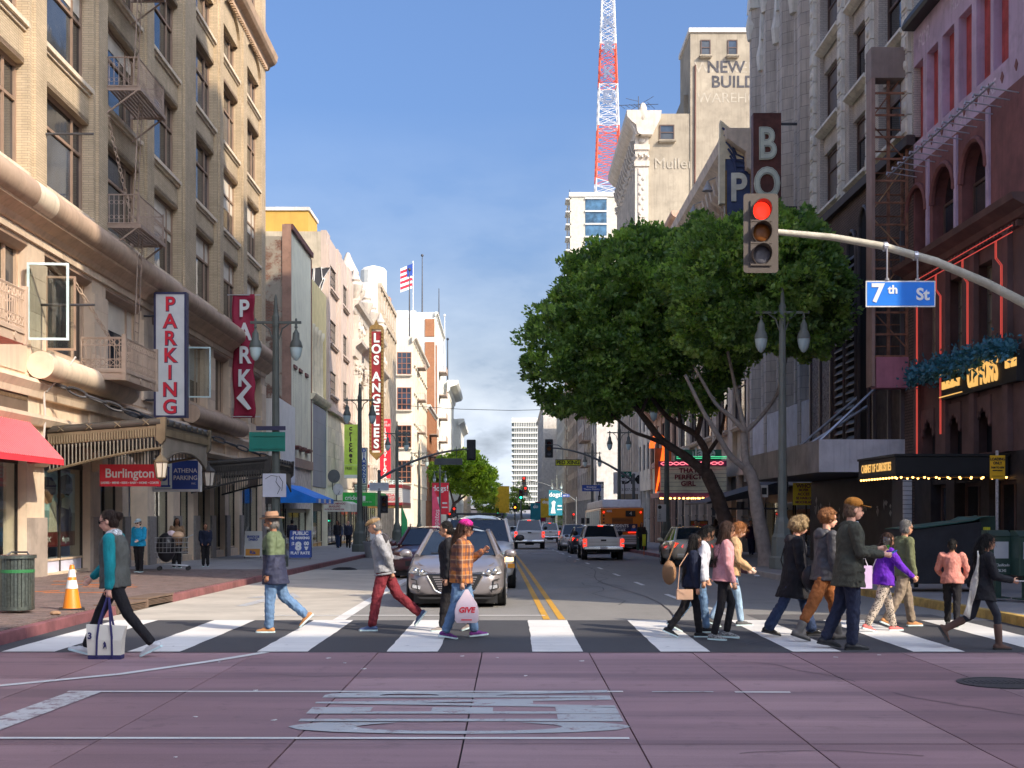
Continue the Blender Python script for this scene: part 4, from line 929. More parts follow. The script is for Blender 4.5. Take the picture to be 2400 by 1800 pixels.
rl=thing('lamp_rail','row of small floodlight arms on a rail across the lilac wall','lamp',(12.3,YB,12.0),RROT)
MB().tube([(-.2,-.75,0),(L,-.75,0)],.025,6).build('rail',M('galvanised',(.33,.33,.36),rough=.4,metal=.7),rl)
me=MB().tube([(0,0,-.12),(0,-.75,0)],.018,5).tube([(0,-.75,0),(.0,-.9,.02),(.02,-.92,-.06)],.03,5).mesh('lamp_arm');me.materials.append(MATS['galvanised'])
for k in range(15):link('lamp_arm',me,rl,(.2+k*.56,0,0))
arc_b=[(T(y)-1.9,T(y))for y in (37.9,35.5,33.1)]
mb=MB();x_=0
for a,b in sorted(arc_b)+[(L,L)]:
 mb.box(x_,a,0,.4,9.2,12.2);x_=b
n=12
for a,b in arc_b:
 cx,r=(a+b)/2,(b-a)/2;zs=10.65
 pts=[(cx-r*math.cos(math.pi*k/n),zs+r*math.sin(math.pi*k/n))for k in range(n+1)]
 for k in range(n):
  (u0,v0),(u1,v1)=pts[k],pts[k+1];mb.hexa([(u0,0,v0),(u1,0,v1),(u1,.4,v1),(u0,.4,v0),(u0,0,12.2),(u1,0,12.2),(u1,.4,12.2),(u0,.4,12.2)])
 q=MB().tube([(u,-.03,v)for u,v in pts],.09,6).build('arch_moulding',OX,r1)
 win(r1,a+.02,.3,9.3,b-a-.04,1.35,(1,1),(1,),.08,.08,BWF,split=True);MB().add([(u,.36,v)for u,v in pts],[tuple(range(n+1))]).build('arch_light',PANE[0],r1)
mb.build('arch_wall',OX,r1)
for a,b in arc_b:MB().box(b,b+.22,-.06,0,9.2,12.1).build('pilaster',LILAC,r1)
cornice(r1,L,8.75,[(0,0),(.15,.05),(.22,.2),(.5,.35),(.55,.5)],OXD,dentil=.24)
bw=[(T(y)-1.15,T(y))for y in (37.2,35.0,32.8)]
grid_wall(MB(),L,3.2,8.75,sorted(bw),[(3.25,4.7),(6.0,8.2)],.5,.02).build('wall',OXD,r1)
for a,b in bw:
 win(r1,a,.3,6.0,b-a,2.2,(1,1),(1,1,1),.06,.08,M('olive_frame',(.16,.135,.10)),panes=[M('tan_blind',(.30,.25,.18),rough=.5,var=.15)])
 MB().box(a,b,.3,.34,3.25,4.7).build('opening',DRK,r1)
 for k in range(7):
  u=a+(b-a)*(k+.5)/7;d=.25+.6*abs(2*(k+.5)/7-1)**1.6
  MB().prism([(u-.08,4.72),(u+.08,4.72),(u+.08,4.7-d),(u,4.62-d),(u-.08,4.7-d)],-.05,.02).build('valance_board',OXD,r1)
for x_ in (T(38.6),T(36.1),T(33.9),T(31.6)):MB().box(x_-.18,x_+.18,-.14,.0,3.2,8.7).build('pilaster',OXD,r1)
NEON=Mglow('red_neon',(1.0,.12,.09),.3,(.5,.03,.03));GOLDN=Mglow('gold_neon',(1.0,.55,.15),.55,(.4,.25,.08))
nn=thing('neon_tubing','red neon tubes outlining the maroon facade','neon light',(12.3,YB,0),RROT)
for dz in (0,.16):MB().tube([(.1,-.3,8.42+dz),(L,-.3,8.42+dz)],.013,6).build('tube',NEON,nn)
for (y,zb)in ((38.35,3.4),(36.25,3.9),(34.1,5.6),(31.75,6.0)):
 for dx in (-.045,.045):MB().tube([(T(y)+dx,-.3,8.42),(T(y)+dx,-.3,8.0),(T(y)+dx+.1,-.2,7.8),(T(y)+dx+.1,-.2,zb)],.012,6).build('tube',NEON,nn)
MB().box(T(36.3),L,-.2,.0,4.85,5.62).build('sign_band',BLACK,r1)
sg=thing('facade_lettering',"gilt lettering on the black band of the maroon building",'sign',(12.3,YB,0),RROT)
text('LIVING HISTORY',.3,GOLDN,sg,(T(35.25),-.22,5.22),xs=.62,bold=.004,ext=.02);text("CLIFTON'S",.85,GOLDN,sg,(T(32.9),-.22,5.25),xs=.52,bold=.012,ext=.02);text('EST 1931',.3,GOLDN,sg,(T(31.0),-.22,5.3),xs=.6,ext=.02)
for z in (5.55,4.92):MB().box(T(36.2),T(34.4),-.225,-.2,z,z+.025).build('gilt_rule',GOLDN,sg)
def leaf_cloud(n,fn,size,seed=1,flat_=.0):
 rng=np.random.default_rng(seed);c,d=fn(rng,n)
 d=d+rng.normal(0,.55,d.shape);d/=np.linalg.norm(d,axis=1)[:,None]+1e-9
 up=rng.normal(0,1,d.shape);a=np.cross(d,up);a/=np.linalg.norm(a,axis=1)[:,None]+1e-9;b=np.cross(d,a)
 s=size*rng.uniform(.5,1.6,(n,1));l=d*s*1.0;a=a*s*.34;fold=b*s*.12
 v=np.empty((n,4,3));v[:,0]=c-l*.5;v[:,1]=c+a+fold;v[:,2]=c+l*.6;v[:,3]=c-a+fold
 return v.reshape(-1,3)
def quads_mesh(name,v,mats,midx=None):
 n=len(v)//4;me=bpy.data.meshes.new(name)
 me.vertices.add(n*4);me.vertices.foreach_set('co',v.ravel().astype(np.float32));me.loops.add(n*4);me.loops.foreach_set('vertex_index',np.arange(n*4,dtype=np.int32))
 me.polygons.add(n);me.polygons.foreach_set('loop_start',np.arange(0,n*4,4,dtype=np.int32));me.polygons.foreach_set('loop_total',np.full(n,4,dtype=np.int32))
 for m in mats:me.materials.append(m)
 if midx is not None:me.polygons.foreach_set('material_index',midx.astype(np.int32))
 me.update(calc_edges=True);me.validate();return me
def Mleaf(name,c,trans=.35,rough=.42):
 m,t,p,o=newmat(name)
 n=noise_of(t,1.3,4);n2=noise_of(t,9,2)
 c_=mixc(t,.5,ramp(t,n.outputs['Fac'],.3,.7,tuple(x*.55 for x in c),tuple(x*1.45 for x in c)),ramp(t,n2.outputs['Fac'],.3,.7,tuple(x*.6 for x in c),tuple(x*1.5 for x in c)))
 t.links.new(c_,p.inputs['Base Color']);p.inputs['Roughness'].default_value=rough;p.inputs['Specular IOR Level'].default_value=.45
 tr=t.nodes.new('ShaderNodeBsdfTranslucent');t.links.new(mixc(t,1,c_,(1.3,1.5,.5),'MULTIPLY'),tr.inputs[0])
 mx=t.nodes.new('ShaderNodeMixShader');mx.inputs[0].default_value=trans;t.links.new(p.outputs[0],mx.inputs[1]);t.links.new(tr.outputs[0],mx.inputs[2]);t.links.new(mx.outputs[0],o.inputs[0])
 MATS[name]=m;return m
def gfn(rng,n):
 u=rng.uniform(0,1,n);k=np.floor(u*22);u2=(k+.5+rng.normal(0,.35,n))/22
 r=np.abs(rng.normal(0,.16,n));a=rng.uniform(0,2*math.pi,n)
 c=np.stack([np.full(n,11.95)+r*np.cos(a),38.4-u2*7.8,5.75+.05*np.sin(u2*25)+r*np.sin(a)-.12*(k%3==0)],1)
 d=np.stack([np.cos(a),rng.normal(0,.4,n),np.sin(a)],1);return c,d
o=link('garland',quads_mesh('garland',leaf_cloud(5200,gfn,.11,5),[Mleaf('teal_leaf',(.06,.22,.30),.1)]));tag(o,'teal leaf garland along the ledge above the gilt lettering','garland')
cn=thing('canopy','black theatre style canopy with gold lettering and rows of bulbs','canopy',(9.5,31.7,2.62))
MB().box(0,2.8,0,3.4,0,.46).build('box',BLACK,cn,bevel=.02);MB().box(-.03,2.82,-.03,3.42,.46,.52).box(-.03,2.82,-.03,3.42,-.04,.0).build('edge',BLACK,cn)
text('CABINET OF CURIOSITIES',.30,GOLDN,cn,(-.012,1.7,.22),(R(90),0,R(-90)),xs=.78,bold=.004)
BULB=Mglow('warm_bulb',(1.0,.5,.12),4.0,(.9,.6,.3));BRASS=M('brass',(.5,.33,.1),rough=.35,metal=.8)
me=MB().ball((0,0,0),.03,8,6).mesh('bulb',True);me.materials.append(BULB)
for k in range(13):link('bulb',me,cn,(.04,.15+k*.26,-.06))
for k in range(10):link('bulb',me,cn,(.15+k*.29,.04,-.06));link('bulb',me,cn,(.3+k*.27,.9,-.06))
MB().box(.3,2.3,.5,.52,-.06,-.04).build('brass_rail',BRASS,cn)
grid_wall(MB(),L,-.2,3.2,[(T(37.6),T(36.3)),(T(35.6),T(33.6)),(T(33.0),T(31.2))],[(.1,2.5)],.5,.05).build('wall',M('charred_board',(.022,.018,.018),rough=.6,var=.4,vscale=3),r1)
for (a,b)in ((37.6,36.3),(35.6,33.6),(33.0,31.2)):win(r1,T(a),.3,.1,a-b,2.4,(1,1),(1,),.1,.08,BWF,split=True)
# ---- grey brick block with quoined piers over a dark brown lower front
YB2=52.4
r2,L=building('grey_brick_building','grey brick loft block with panelled piers above a dark brown louvred front','R',39.2,YB2,40,GBR,24)
T2=lambda y:YB2-y
bays=[(T2(52.0)+.9,T2(47.9)),(T2(47.3)+.55,T2(44.1)),(T2(43.5)+.55,T2(40.0))]
rows=[(13.6+k*3.25,15.9+k*3.25)for k in range(8)]
grid_wall(MB(),L,13.2,40,bays,rows,.45,.16).build('wall',GBR,r2)
for a,b in bays:
 for c,d in rows:
  win(r2,a,.3,c,b-a,d-c,(1,1),(2.2,1),.12,.1,BWF,split=True,panes=[M('boarded_pane',(.10,.085,.08),rough=.6),PANE[0]]);MB().prism([(.1,c-.02),(-.2,c-.02),(-.22,c-.14),(-.05,c-.26),(.1,c-.3)],a-.05,b+.05,'x').build('sill_band',GTER,r2)
bl=MB().box(-.32,.32,-.13,.0,.02,.62).box(-.22,.22,-.17,-.12,.13,.5).mesh('quoin_block');bl.materials.append(GTER)
blr=MB().box(-.32,.32,-.13,.0,.02,.62).ball((0,-.13,.31),(.17,.08,.17),8,5).mesh('quoin_block');blr.materials.append(GTER)
for x_ in (T2(52.0),T2(47.6),T2(43.8),T2(39.7)):
 for k in range(22):link('quoin_block',blr if k%2 else bl,r2,(x_,0,13.3+k*.64))
MB().box(0,L,-.22,.05,12.95,13.25).build('ledge',M('dark_ledge',(.05,.04,.038)),r2)
MB().box(0,L,-.02,.4,-.9,12.95).build('lower_wall',DBR,r2)
LOUV=M('dark_louvre',(.075,.062,.064),rough=.45,dirt=.2);SPK=M('speckled_render',(.22,.205,.21),rough=.9,var=.9,vscale=14,bump=.9,bscale=14)
for (yc,zt)in ((47.6,11.0),(46.0,11.7),(44.4,12.2)):
 a=T2(yc);hw=.62;e2=MB()
 pts=[(a-hw,3.9),(a+hw,3.9),(a+hw,zt-1.0)]+[(a+hw*math.cos(t*math.pi/8)*(1-.0*t),zt-1.0+1.1*math.sin(t*math.pi/8)**.8)for t in range(1,8)]+[(a-hw,zt-1.0)]
 fr=MB().prism(pts,-.06,-.022).build('arch_panel',DRK,r2)
 MB().tube([(u,-.1,v)for u,v in pts[2:]],.07,6).tube([(a-hw,-.1,3.9),(a-hw,-.1,zt-1)],.07,6).tube([(a+hw,-.1,3.9),(a+hw,-.1,zt-1)],.07,6).build('arch_frame',LOUV,fr)
 if yc>45:
  k=0
  while 4.0+k*.28<zt-.9:MB().hexa([(a-hw+.05,-.17,4.0+k*.28),(a+hw-.05,-.17,4.0+k*.28),(a+hw-.05,-.08,4.14+k*.28),(a-hw+.05,-.08,4.14+k*.28),(a-hw+.05,-.17,4.03+k*.28),(a+hw-.05,-.17,4.03+k*.28),(a+hw-.05,-.08,4.17+k*.28),(a-hw+.05,-.08,4.17+k*.28)]).build('louvre_blade',LOUV,fr);k+=1
for (y0,y1)in ((52.2,50.9),(50.5,49.2),(43.0,41.6),(41.3,40.2)):MB().box(T2(y0),T2(y1),-.06,-.02,3.9,9.2).build('render_panel',SPK if y0>45 else M('dark_flank',(.05,.04,.04),var=.4,vscale=4),r2)
for y in (52.3,50.7,49.0,43.2,41.45,40.1):MB().box(T2(y)-.06,T2(y)+.06,-.14,-.02,3.9,10.5).build('mullion',LOUV,r2)
wm=thing('marquee','blank stained white box marquee projecting over the pavement','marquee',(9.6,40.0,2.95))
MQ=M('stained_white_board',(.46,.45,.46),rough=.7,var=.12,streak=.35,dirt=.3)
for k in range(3):MB().box(k*.96+.003,(k+1)*.96-.003,0,.06,.0,1.02).build('front_panel',MQ,wm)
for k in range(8):MB().box(0,.05,.06+k*1.62,.06+(k+1)*1.62-.01,0.0-.0,1.0).build('side_panel',M('grey_stained_board',(.27,.26,.255),streak=.4,dirt=.4),wm)
MB().box(.06,2.8,.07,13,.0,.06).box(.06,2.8,.07,13,.9,.95).build('deck',LOUV,wm)
for (y,zz)in ((2.0,2.0),(3.4,1.4),(4.8,1.8)):MB().tube([(.4,y,1.0),(2.6,y+.4,1.0+zz)],.05,6).build('brace',random.choice([STEEL,MATS['rusty_iron'],MATS['galvanised']]),wm)
cb=M('burnt_boarding',(.02,.018,.02),rough=.55,var=.5,vscale=2,dirt=.2)
MB().box(T2(52.3),T2(40.1),-.12,-.03,-.9,2.9).build('boarding',cb,r2);MB().box(T2(40.6),T2(39.3),-.25,-.13,-.4,3.05).build('boarding',M('navy_boarding',(.018,.018,.03),rough=.4),r2)
rng=random.Random(4)
for k in range(26):
 y=rng.uniform(40.8,52);z=1.75+rng.gauss(0,.16);w_=rng.uniform(.1,.4);h_=rng.uniform(.03,.18)
 MB().prism([(T2(y),z),(T2(y)+w_*.5,z+h_),(T2(y)+w_,z+h_*.3),(T2(y)+w_*.6,z-h_)],-.127,-.121).build('paper_scrap',M('torn_paper',(.35,.33,.31),var=.3),r2)
wp=MB().box(-.09,.0,-.05,.05,-.4,3.4);
for k in range(24):MB().box(T2(39.32),T2(39.2),-.3,-.05,-.3+k*.14,-.3+k*.14+.125).build('white_block',M('white_tile_block',(.55,.53,.52)),r2)
yn=blade('notice','yellow wholesale notice on the black boarding under the white marquee','sign',10.1,10.75,46.0,1.95,2.75,.04,M('notice_yellow',(.52,.40,.03),rough=.5,bump=0))
PUR=M('notice_purple',(.10,.02,.06),bump=0)
for i,(s_,sz)in enumerate((('WHO',.2),('SILVER',.12),('ACCES',.14),('SE HABLO',.12),('MOCHILAS',.12))):text(s_,sz,PUR,yn,(.05,-.006,.68-i*.145),bold=.004)
sn=blade('notice','small white and black notice beside the yellow one','sign',9.0,9.5,47.5,2.25,2.7,.04,SIGNW);MB().box(.02,.2,-.01,0,.1,.35).build('black_mark',BLACK,sn)
sk=thing('ruined_blade_sign','rusted skeleton of a tall blade sign with grey top panel and pink bottom panel','sign',(11.62,39.7,0))
RUST=M('rusty_steel',(.19,.09,.055),rough=.8,var=.45,vscale=5,dirt=.4);SKF=M('brown_sheet',(.24,.165,.135),rough=.6,streak=.4)
X0,X1,D,zb,zt=-.42,.66,.5,5.6,16.0
for (x_,y_)in ((X1-.03,0),(X1-.03,D),(.12,.25)):MB().box(x_-.045,x_+.045,y_-.045,y_+.045,zb,zt).build('post',RUST,sk)
MB().box(X0-.06,X0+.05,-.05,D+.05,zb,zt).build('edge_strip',SKF,sk)
for k in range(13):MB().box(X0+.05,X1,-.02,.03,zb+.9+k*.68,zb+.96+k*.68).box(X0+.05,X1,D-.03,D+.02,zb+.6+k*.68,zb+.64+k*.68).build('rung',RUST,sk)
for k in range(6):
 z=zb+1.2+k*1.45;MB().tube([(X0+.05,.0,z),(X1-.05,.3,z+1.3)]if k%2 else [(X1-.05,.0,z),(X0+.05,.3,z+1.2)],.022,5).build('brace',random.choice([RUST,RUST,M('raw_timber',(.33,.2,.1))]),sk)
MB().box(X0-.07,X1+.06,-.06,D+.06,15.15,16.1).build('top_panel',M('grey_brown_sheet',(.19,.15,.13),rough=.6,streak=.3),sk);MB().box(X0+.08,X1+.08,-.07,D+.06,5.55,6.5).build('bottom_panel',M('faded_pink_sheet',(.33,.13,.17),rough=.45,streak=.25),sk)
for z in (6.2,8.2,10.4,12.6,14.4,15.6):MB().box(X1,.74,.1,.2,z,z+.07).build('bracket',RUST,sk)
# ---- gothic terracotta tower front
YB3=66.6
r3,L=building('gothic_building','tall grey gothic terracotta front of clustered vertical piers','R',52.5,YB3,44,GTER,24,12.85)
BLK=Mbrick('terracotta_blocks',(.64,.59,.53),(.58,.535,.48),(.30,.275,.255),bw=.62,rh=.5,ms=.012,var=.22,streak=.45,bump=.7)
for i in range(8):
 x_=.6+i*(L-1.2)/7
 wd=.75 if i%2==0 else.45;d=.55 if i%2==0 else.32
 q=MB().prism([(x_-wd,0),(x_-wd*.6,-d*.6),(x_-wd*.35,-d),(x_+wd*.35,-d),(x_+wd*.6,-d*.6),(x_+wd,0)],4.5,27.5-(2.2 if i%2 else 0),'z');q.build('pier',BLK,r3)
 zt=27.5-(2.2 if i%2 else 0)
 q=MB().prism([(x_-wd*.7,zt),(x_+wd*.7,zt),(x_,zt+1.4)],-d-.1,.1);q.lathe([(.28,zt-1.5),(.36,zt-.8),(.2,zt)],8,(x_,-d*.8,0));q.build('gablet',GTER,r3)
 if i<7:
  xc=x_+(L-1.2)/14;hw=.5;zt2=24.5+(i%2)
  pts=[(xc-hw,21.5),(xc+hw,21.5),(xc+hw,zt2),(xc,zt2+1.2),(xc-hw,zt2)]
  MB().prism(pts,-.08,.0).build('lancet',PANE[0],r3);MB().tube([(u,-.12,v)for u,v in pts[1:]+[pts[0]]],.1,6).build('tracery',GTER,r3)
  for k in range(5):win(r3,xc-.45,-.1,5.5+k*3.2,.9,2.0,(1,),(1,1),.07,.09,BWF)
cornice(r3,L,29.0,[(0,0),(.4,.3),(.6,.9),(1.1,1.6),(1.4,2.4),(1.5,3.0)],GTER,dentil=.6)
MB().box(0,L,-.3,.1,2.9,4.5).build('shop_fascia',GREYST,r3);shopfront(r3,.3,L/2-.2,-.9,2.9,cols=3,inner=MATS['shop_gold']);shopfront(r3,L/2+.2,L-.3,-.9,2.9,cols=3,inner=DRK)
MB().box(.2,L-.2,-.5,-.32,4.0,6.4).build('billboard_panel',M('billboard_grey',(.42,.43,.46),streak=.2),r3)
# ---- palace theatre with deep ornamented cornice
PAL=M('palace_stone',(.45,.37,.29),rough=.75,var=.2,streak=.4,bump=.6,bscale=8);GRNC=M('green_copper',(.10,.12,.085),rough=.7,var=.4,vscale=4)
r4,L=std('stone_theatre','brown stone theatre with deep green ornamented cornice behind the big tree','R',66.7,95,21.3,PAL,5,[(6.4,9.6),(10.8,13.6),(14.8,17.8)],BWF,cols=(1,1,1),wr=(2,1),pier=1.6,rec=.25,sill=PAL,corn=[(0,0),(.3,.2),(.35,1.0),(.8,1.3),(1.3,1.7),(1.4,2.2)],cmat=PAL,dentil=.55)
for k in range(40):MB().prism([(-1.25-.0,21.3),(-1.0,21.8),(-.9,21.3)],k*L/40,k*L/40+.45,'x').build('antefix',GRNC,r4)
for k in range(22):MB().prism([(-.35,18.8),(-1.0,19.3),(-1.15,20.0),(-.35,20.2)],k*L/22+.3,k*L/22+.75,'x').build('modillion',PAL,r4)
for k in range(5):MB().lathe([(.05,.5),(.1,.35),(.28,0),(.3,-.05)],10,(3+k*5.5,-1.6,19.3)).tube([(3+k*5.5,-1.6,19.8),(3+k*5.5,-.9,20.1)],.03,5).build('flood_lamp',M('grey_lamp',(.25,.25,.25)),r4)
r4b,L=std('spanish_building','reddish brown front with arcaded balcony past the theatre','R',95.2,114,24,M('red_brown_stone',(.36,.235,.175),rough=.8,streak=.35,bump=.5,bscale=8),5,[(6,9),(10.5,13.5),(15,18),(19.4,22)],BWF,cols=(1,1),pier=1.3,corn=CORN,dentil=.4)
for k in range(9):MB().prism([(0,9.4),(-.9,10.3),(-.9,10.8),(0,10.8)],1+k*1.9,1.5+k*1.9,'x').build('corbel',MATS['red_brown_stone'],r4b)
MB().box(.5,L-.5,-1,0,10.8,11.5).build('balcony',MATS['red_brown_stone'],r4b)
r4c,L=std('ornate_white_building','pale ornate office front with tall pilasters seen under the tree','R',114.2,124.8,27,GTER,3,[(5.6+k*3.6,8.0+k*3.6)for k in range(6)],BWF,cols=(1,1),pier=1.4,corn=CORN,dentil=.4)
NS=M('weathered_tan_render',(.225,.192,.145),rough=.9,var=.22,vscale=.35,streak=.35,dirt=.3)
r5=thing('tan_tower','weathered tan tower with faded black lettering painted on its wall','building',(17.4,124.9,0));r5.scale=(1.068,1.068,1.068)
MB().box(0,22,0,7.0,0,45.4).build('body',NS,r5);MB().box(-.15,22.1,-.15,7.1,45.4,45.8).build('parapet_cap',GREYST,r5);MB().box(-.4,0,1.5,7.0,0,40.2).build('flue_wing',NS,r5)
GHO=M('faded_black_lettering',(.055,.053,.058),rough=.9,var=.5,vscale=2,bump=0);GHL=M('ghost_white_lettering',(.26,.228,.18),rough=.9,var=.3,vscale=2,bump=0)
text('NEW STORY',1.5,GHO,r5,(1.5,-.02,42.2),bold=.03,align='LEFT',ext=.01);text('BUILDING',1.5,GHO,r5,(1.9,-.02,40.85),bold=.03,align='LEFT',ext=.01);text('WALKER',1.45,GHL,r5,(.35,-.01,42.15),bold=.0,align='LEFT',ext=.004);text('WAREHOUSE',1.3,GHL,r5,(.6,-.01,39.4),bold=.0,align='LEFT',ext=.004)
for x_ in (.95,3.4):win(r5,x_,-.08,43.3,.9,1.42,(1,),(1,1),.09,.12,BWF,sill=NS,split=True)
MB().tube([(.3,-.12,6),(.45,-.12,42.4)],.075,8).build('drain_pipe',M('rust_pipe',(.09,.04,.03),dirt=.3),r5)
OW=M('pale_terracotta',(.37,.33,.28),rough=.75,var=.18,streak=.4,bump=.4,bscale=6)
r6,L=std('white_terracotta_tower','tall pale terracotta block with heavy bracketed cornice and rooftop antenna','R',125,147,40.6,NS,8,[(6+k*3.7,8.6+k*3.7)for k in range(8)],BWF,cols=(1,1),pier=1.2,rec=.15,depth=5.1,corn=[(0,0),(.2,.3),(.3,.9),(.7,1.2),(1.15,1.7),(1.2,2.3)],cmat=OW,dentil=.6)
for k in range(9):fluted(r6,.45+k*2.6,24,36.5,.45,OW,'pilaster');MB().box(.0+k*2.6,.9+k*2.6,-.18,.0,5,24).build('pier_face',OW,r6)
for k in range(14):MB().prism([(0,36.6),(-.5,37.3),(-.7,38.2),(0,38.3)],.3+k*1.55,.7+k*1.55,'x').build('bracket',OW,r6)
q=MB().box(L,L+.25,-.3,1.0,4,38.4).box(L+.25,L+.33,.0,.7,30.4,35.2).box(L,L+.4,-.4,1.1,35.4,35.9).box(L,L+.4,-.4,1.1,29,29.6).box(L,L+.4,-.4,1.1,37.0,37.5).build('corner_pier',OW,r6)
MB().prism([(-1.2,40.62),(2.2,40.62),(2.1,39.9),(1.3,38.3),(-.3,38.3)],L,L+1.0,'x').build('cornice_return',OW,r6)
q=MB()
for k in range(9):q.ball((L+.35,.2+.3*(k%2),30.8+k*.48),(.09,.16,.2),7,5)
for k in range(5):q.ball((L+.42,-.2+k*.28,36.3+.2*(k%2)),.16,7,5)
q.ball((L+.9,.4,40.5),(.3,.4,.9),8,6);q.ball((L+.35,.35,37.9),(.1,.28,.28),8,6);o=q.build('ornament',OW,r6,smooth=True);o['kind']='stuff'
o=win(r6,0,0,0,1.45,1.5,(1,),(1,1),.1,.15,BWF,sill=NS,split=True);o.rotation_euler=(0,0,R(90));o.location=(L+.11,2.1,38.0)
o=text('Muller',1.5,GHL,r6,(L+.06,3.5,35.7),(R(90),0,R(90)),ext=.004)
an=thing('roof_antenna','spindly television aerial on the pale terracotta block','antenna',(12.6,127.5,40.6));an.scale=(.5,.5,.5)
MB().tube([(0,0,0),(0,0,5)],.08,6).build('mast',IRON,an);q=MB()
for k in range(7):q.tube([(-3.6+k*.9,0,3.2+.1*k),(-2.6+k*1.0,1.5,3.0+.15*(k%3))],.045,5)
q.tube([(-4,0,3.2),(4,.5,3.6)],.06,5);q.tube([(-2,0,2),(3,0,5)],.05,5);q.tube([(0,0,4),(-2.5,0,4.6)],.05,5);q.build('element',IRON,an)
ct=tag(MB().lathe([(3.0,0),(3.1,.2),(3.1,.9),(2.8,1.3),(2.5,1.4)],20,(0,0,0)).build('cooling_tower',GREYST,None,(19.0,131,40.6)),'round grey cooling tower on the roof of the pale block','cooling tower')
# ---- beyond the cross street
GRYF=M('grey_office_stone',(.36,.335,.30),rough=.8,streak=.3)
r7,L=std('grey_office_building','grey office row with fire escapes seen under the tree','R',186,240,38,GRYF,10,[(6+k*3.6,8.4+k*3.6)for k in range(9)],BWF,cols=(1,1),pier=2.2,corn=CORN)
for z in (9,13,17,21):
 q=MB();q.box(30,40,-1.4,0,z-.15,z);railing(q,(30,-1.4,0),(40,-1.4,0),z,1.1,.6,r=.03);railing(q,(30,0,0),(30,-1.4,0),z,1.1,.6,r=.03);q.tube([(32,-.7,z),(38,-.7,z+4)],.06,5);q.build('escape_platform',STEEL,r7)
r8,L=std('tan_jewelry_building','tan block behind the JEWELRY sign, right of the far tower','R',242,300,34,MATS['tan_stone'],10,[(6+k*3.6,8.4+k*3.6)for k in range(7)],BWF,cols=(1,1),pier=2.2,corn=CORN)
r9,L=std('cream_office_building','sunlit cream block with brick corner far down the right side','R',303,380,31,CRM,12,[(6+k*3.6,8.4+k*3.6)for k in range(6)],BWF,cols=(1,1),pier=2.4,corn=CORN,x=13.2)
r10,L=std('grey_block','grey slab fronted block nearest the banded tower','R',384,470,34,GRYF,12,[(6+k*3.6,8.4+k*3.6)for k in range(7)],BWF,cols=(1,1),pier=2.4,corn=CORN,x=9.4)
BT=thing('office_tower','far white office tower banded with dark window rows at the end of the street','tower',(0.4,630,0));MB().box(0,24,0,24,-2,45.6).build('core',M('tower_glass',(.07,.08,.085),rough=.15,bump=0),BT)
TW=M('tower_white',(.70,.68,.62),var=.05)
for k in range(17):MB().box(-.5,24.5,-.6,24.5,1.0+k*2.62,1.8+k*2.62).build('floor_band',TW,BT)
me=MB().box(-.1,.1,-.3,0,0,1.85).mesh('mullion');me.materials.append(TW)
for k in range(17):
 for i in range(14):link('mullion',me,BT,(.6+i*.85+.4,0,1.78+k*2.62))
MB().box(-.5,24.5,-.6,24.5,45.6,48).build('crown',TW,BT)
for i in range(14):MB().box(.7+i*.85,.9+i*.85,-.8,-.6,44,47.6).build('fin',TW,BT)
MT=thing('glass_tower','modern concrete and blue glass tower behind the radio mast','tower',(13.6,300,0));MB().box(0,22,0,20,0,76).build('core',M('tan_concrete',(.36,.33,.27)),MT);MB().box(3.6,8.6,-.1,0,0,75.5).build('glass',Mpane('blue_tower_glass',(.05,.12,.2)),MT)
for k in range(20):MB().box(3.5,8.7,-.35,.0,18+k*3,18.35+k*3).build('floor_edge',TW,MT);MB().box(-1.0,0.3,-.0,6,18+k*3,18.3+k*3).build('balcony',TW,MT);MB().box(-.12,0,.5,6,18.4+k*3,20.4+k*3).build('pane',PANE[2],MT)
MB().box(-.2,22,-.3,20,75.6,76.6).build('parapet',TW,MT)
KM=thing('radio_mast','red and white lattice radio mast with vertical lettering','mast',(24.7,330,62));MR=M('mast_red',(.55,.08,.04),bump=0);MW=M('mast_white',(.72,.72,.72),bump=0)
def mw(z):return 3.97-z*.0339
for si,(za,zb_)in enumerate(((0,3),(3,9),(9,16.7),(16.7,25),(25,25.01),(25,38.7),(38.7,49.4),(49.4,59.8),(59.8,82))):
 mt=(MW,MR,MR,MW,MR,MR,MW,MR,MW)[si];q=MB()
 for sx in (-1,1):
  for sy in (-1,1):q.tube([(sx*mw(za),sy*mw(za),za),(sx*mw(zb_),sy*mw(zb_),zb_)],.19,5)
 z=za
 while z<zb_-.1:
  z2=min(z+2.1,zb_);a,b=mw(z),mw(z2)
  for (p,r_)in (((-1,-1),(1,-1)),((-1,1),(1,1)),((-1,-1),(-1,1)),((1,-1),(1,1))):
   q.tube([(p[0]*a,p[1]*a,z),(r_[0]*b,r_[1]*b,z2)],.08,4);q.tube([(r_[0]*a,r_[1]*a,z),(p[0]*b,p[1]*b,z2)],.08,4);q.tube([(p[0]*a,p[1]*a,z),(r_[0]*a,r_[1]*a,z)],.07,4)
  z=z2
 q.build('lattice',mt,KM)
MSG=M('mast_letter_grey',(.10,.12,.17),bump=0)
for i,ch in enumerate('KRKD'):text(ch,4.3,MSG,KM,(0,-3.4,64.6-i*6.4),bold=.08,ext=.12)
MB().box(-4,4,-4,4,-30,0).build('mast_house',MATS['tan_concrete'],KM)
nb_=std('near_corner_block','stone corner block behind the viewer on the right, across the near street','R',-45,-9.2,28.5,GTER,8,[(5.5+k*3.9,8.1+k*3.9)for k in range(6)],BWF,cols=(1,1),depth=60)[0]
nc_=std('near_corner_block','brick corner block behind the viewer on the left, across the near street','L',-45,-9.2,24,BRICK,8,[(5.5+k*3.9,8.1+k*3.9)for k in range(5)],FRAME,cols=(1,1),depth=40)[0]
hl=sheet('hill',-60,30,[560,600,640,700,800],2.0,M('hill_green',(.05,.07,.035)),nx=2)
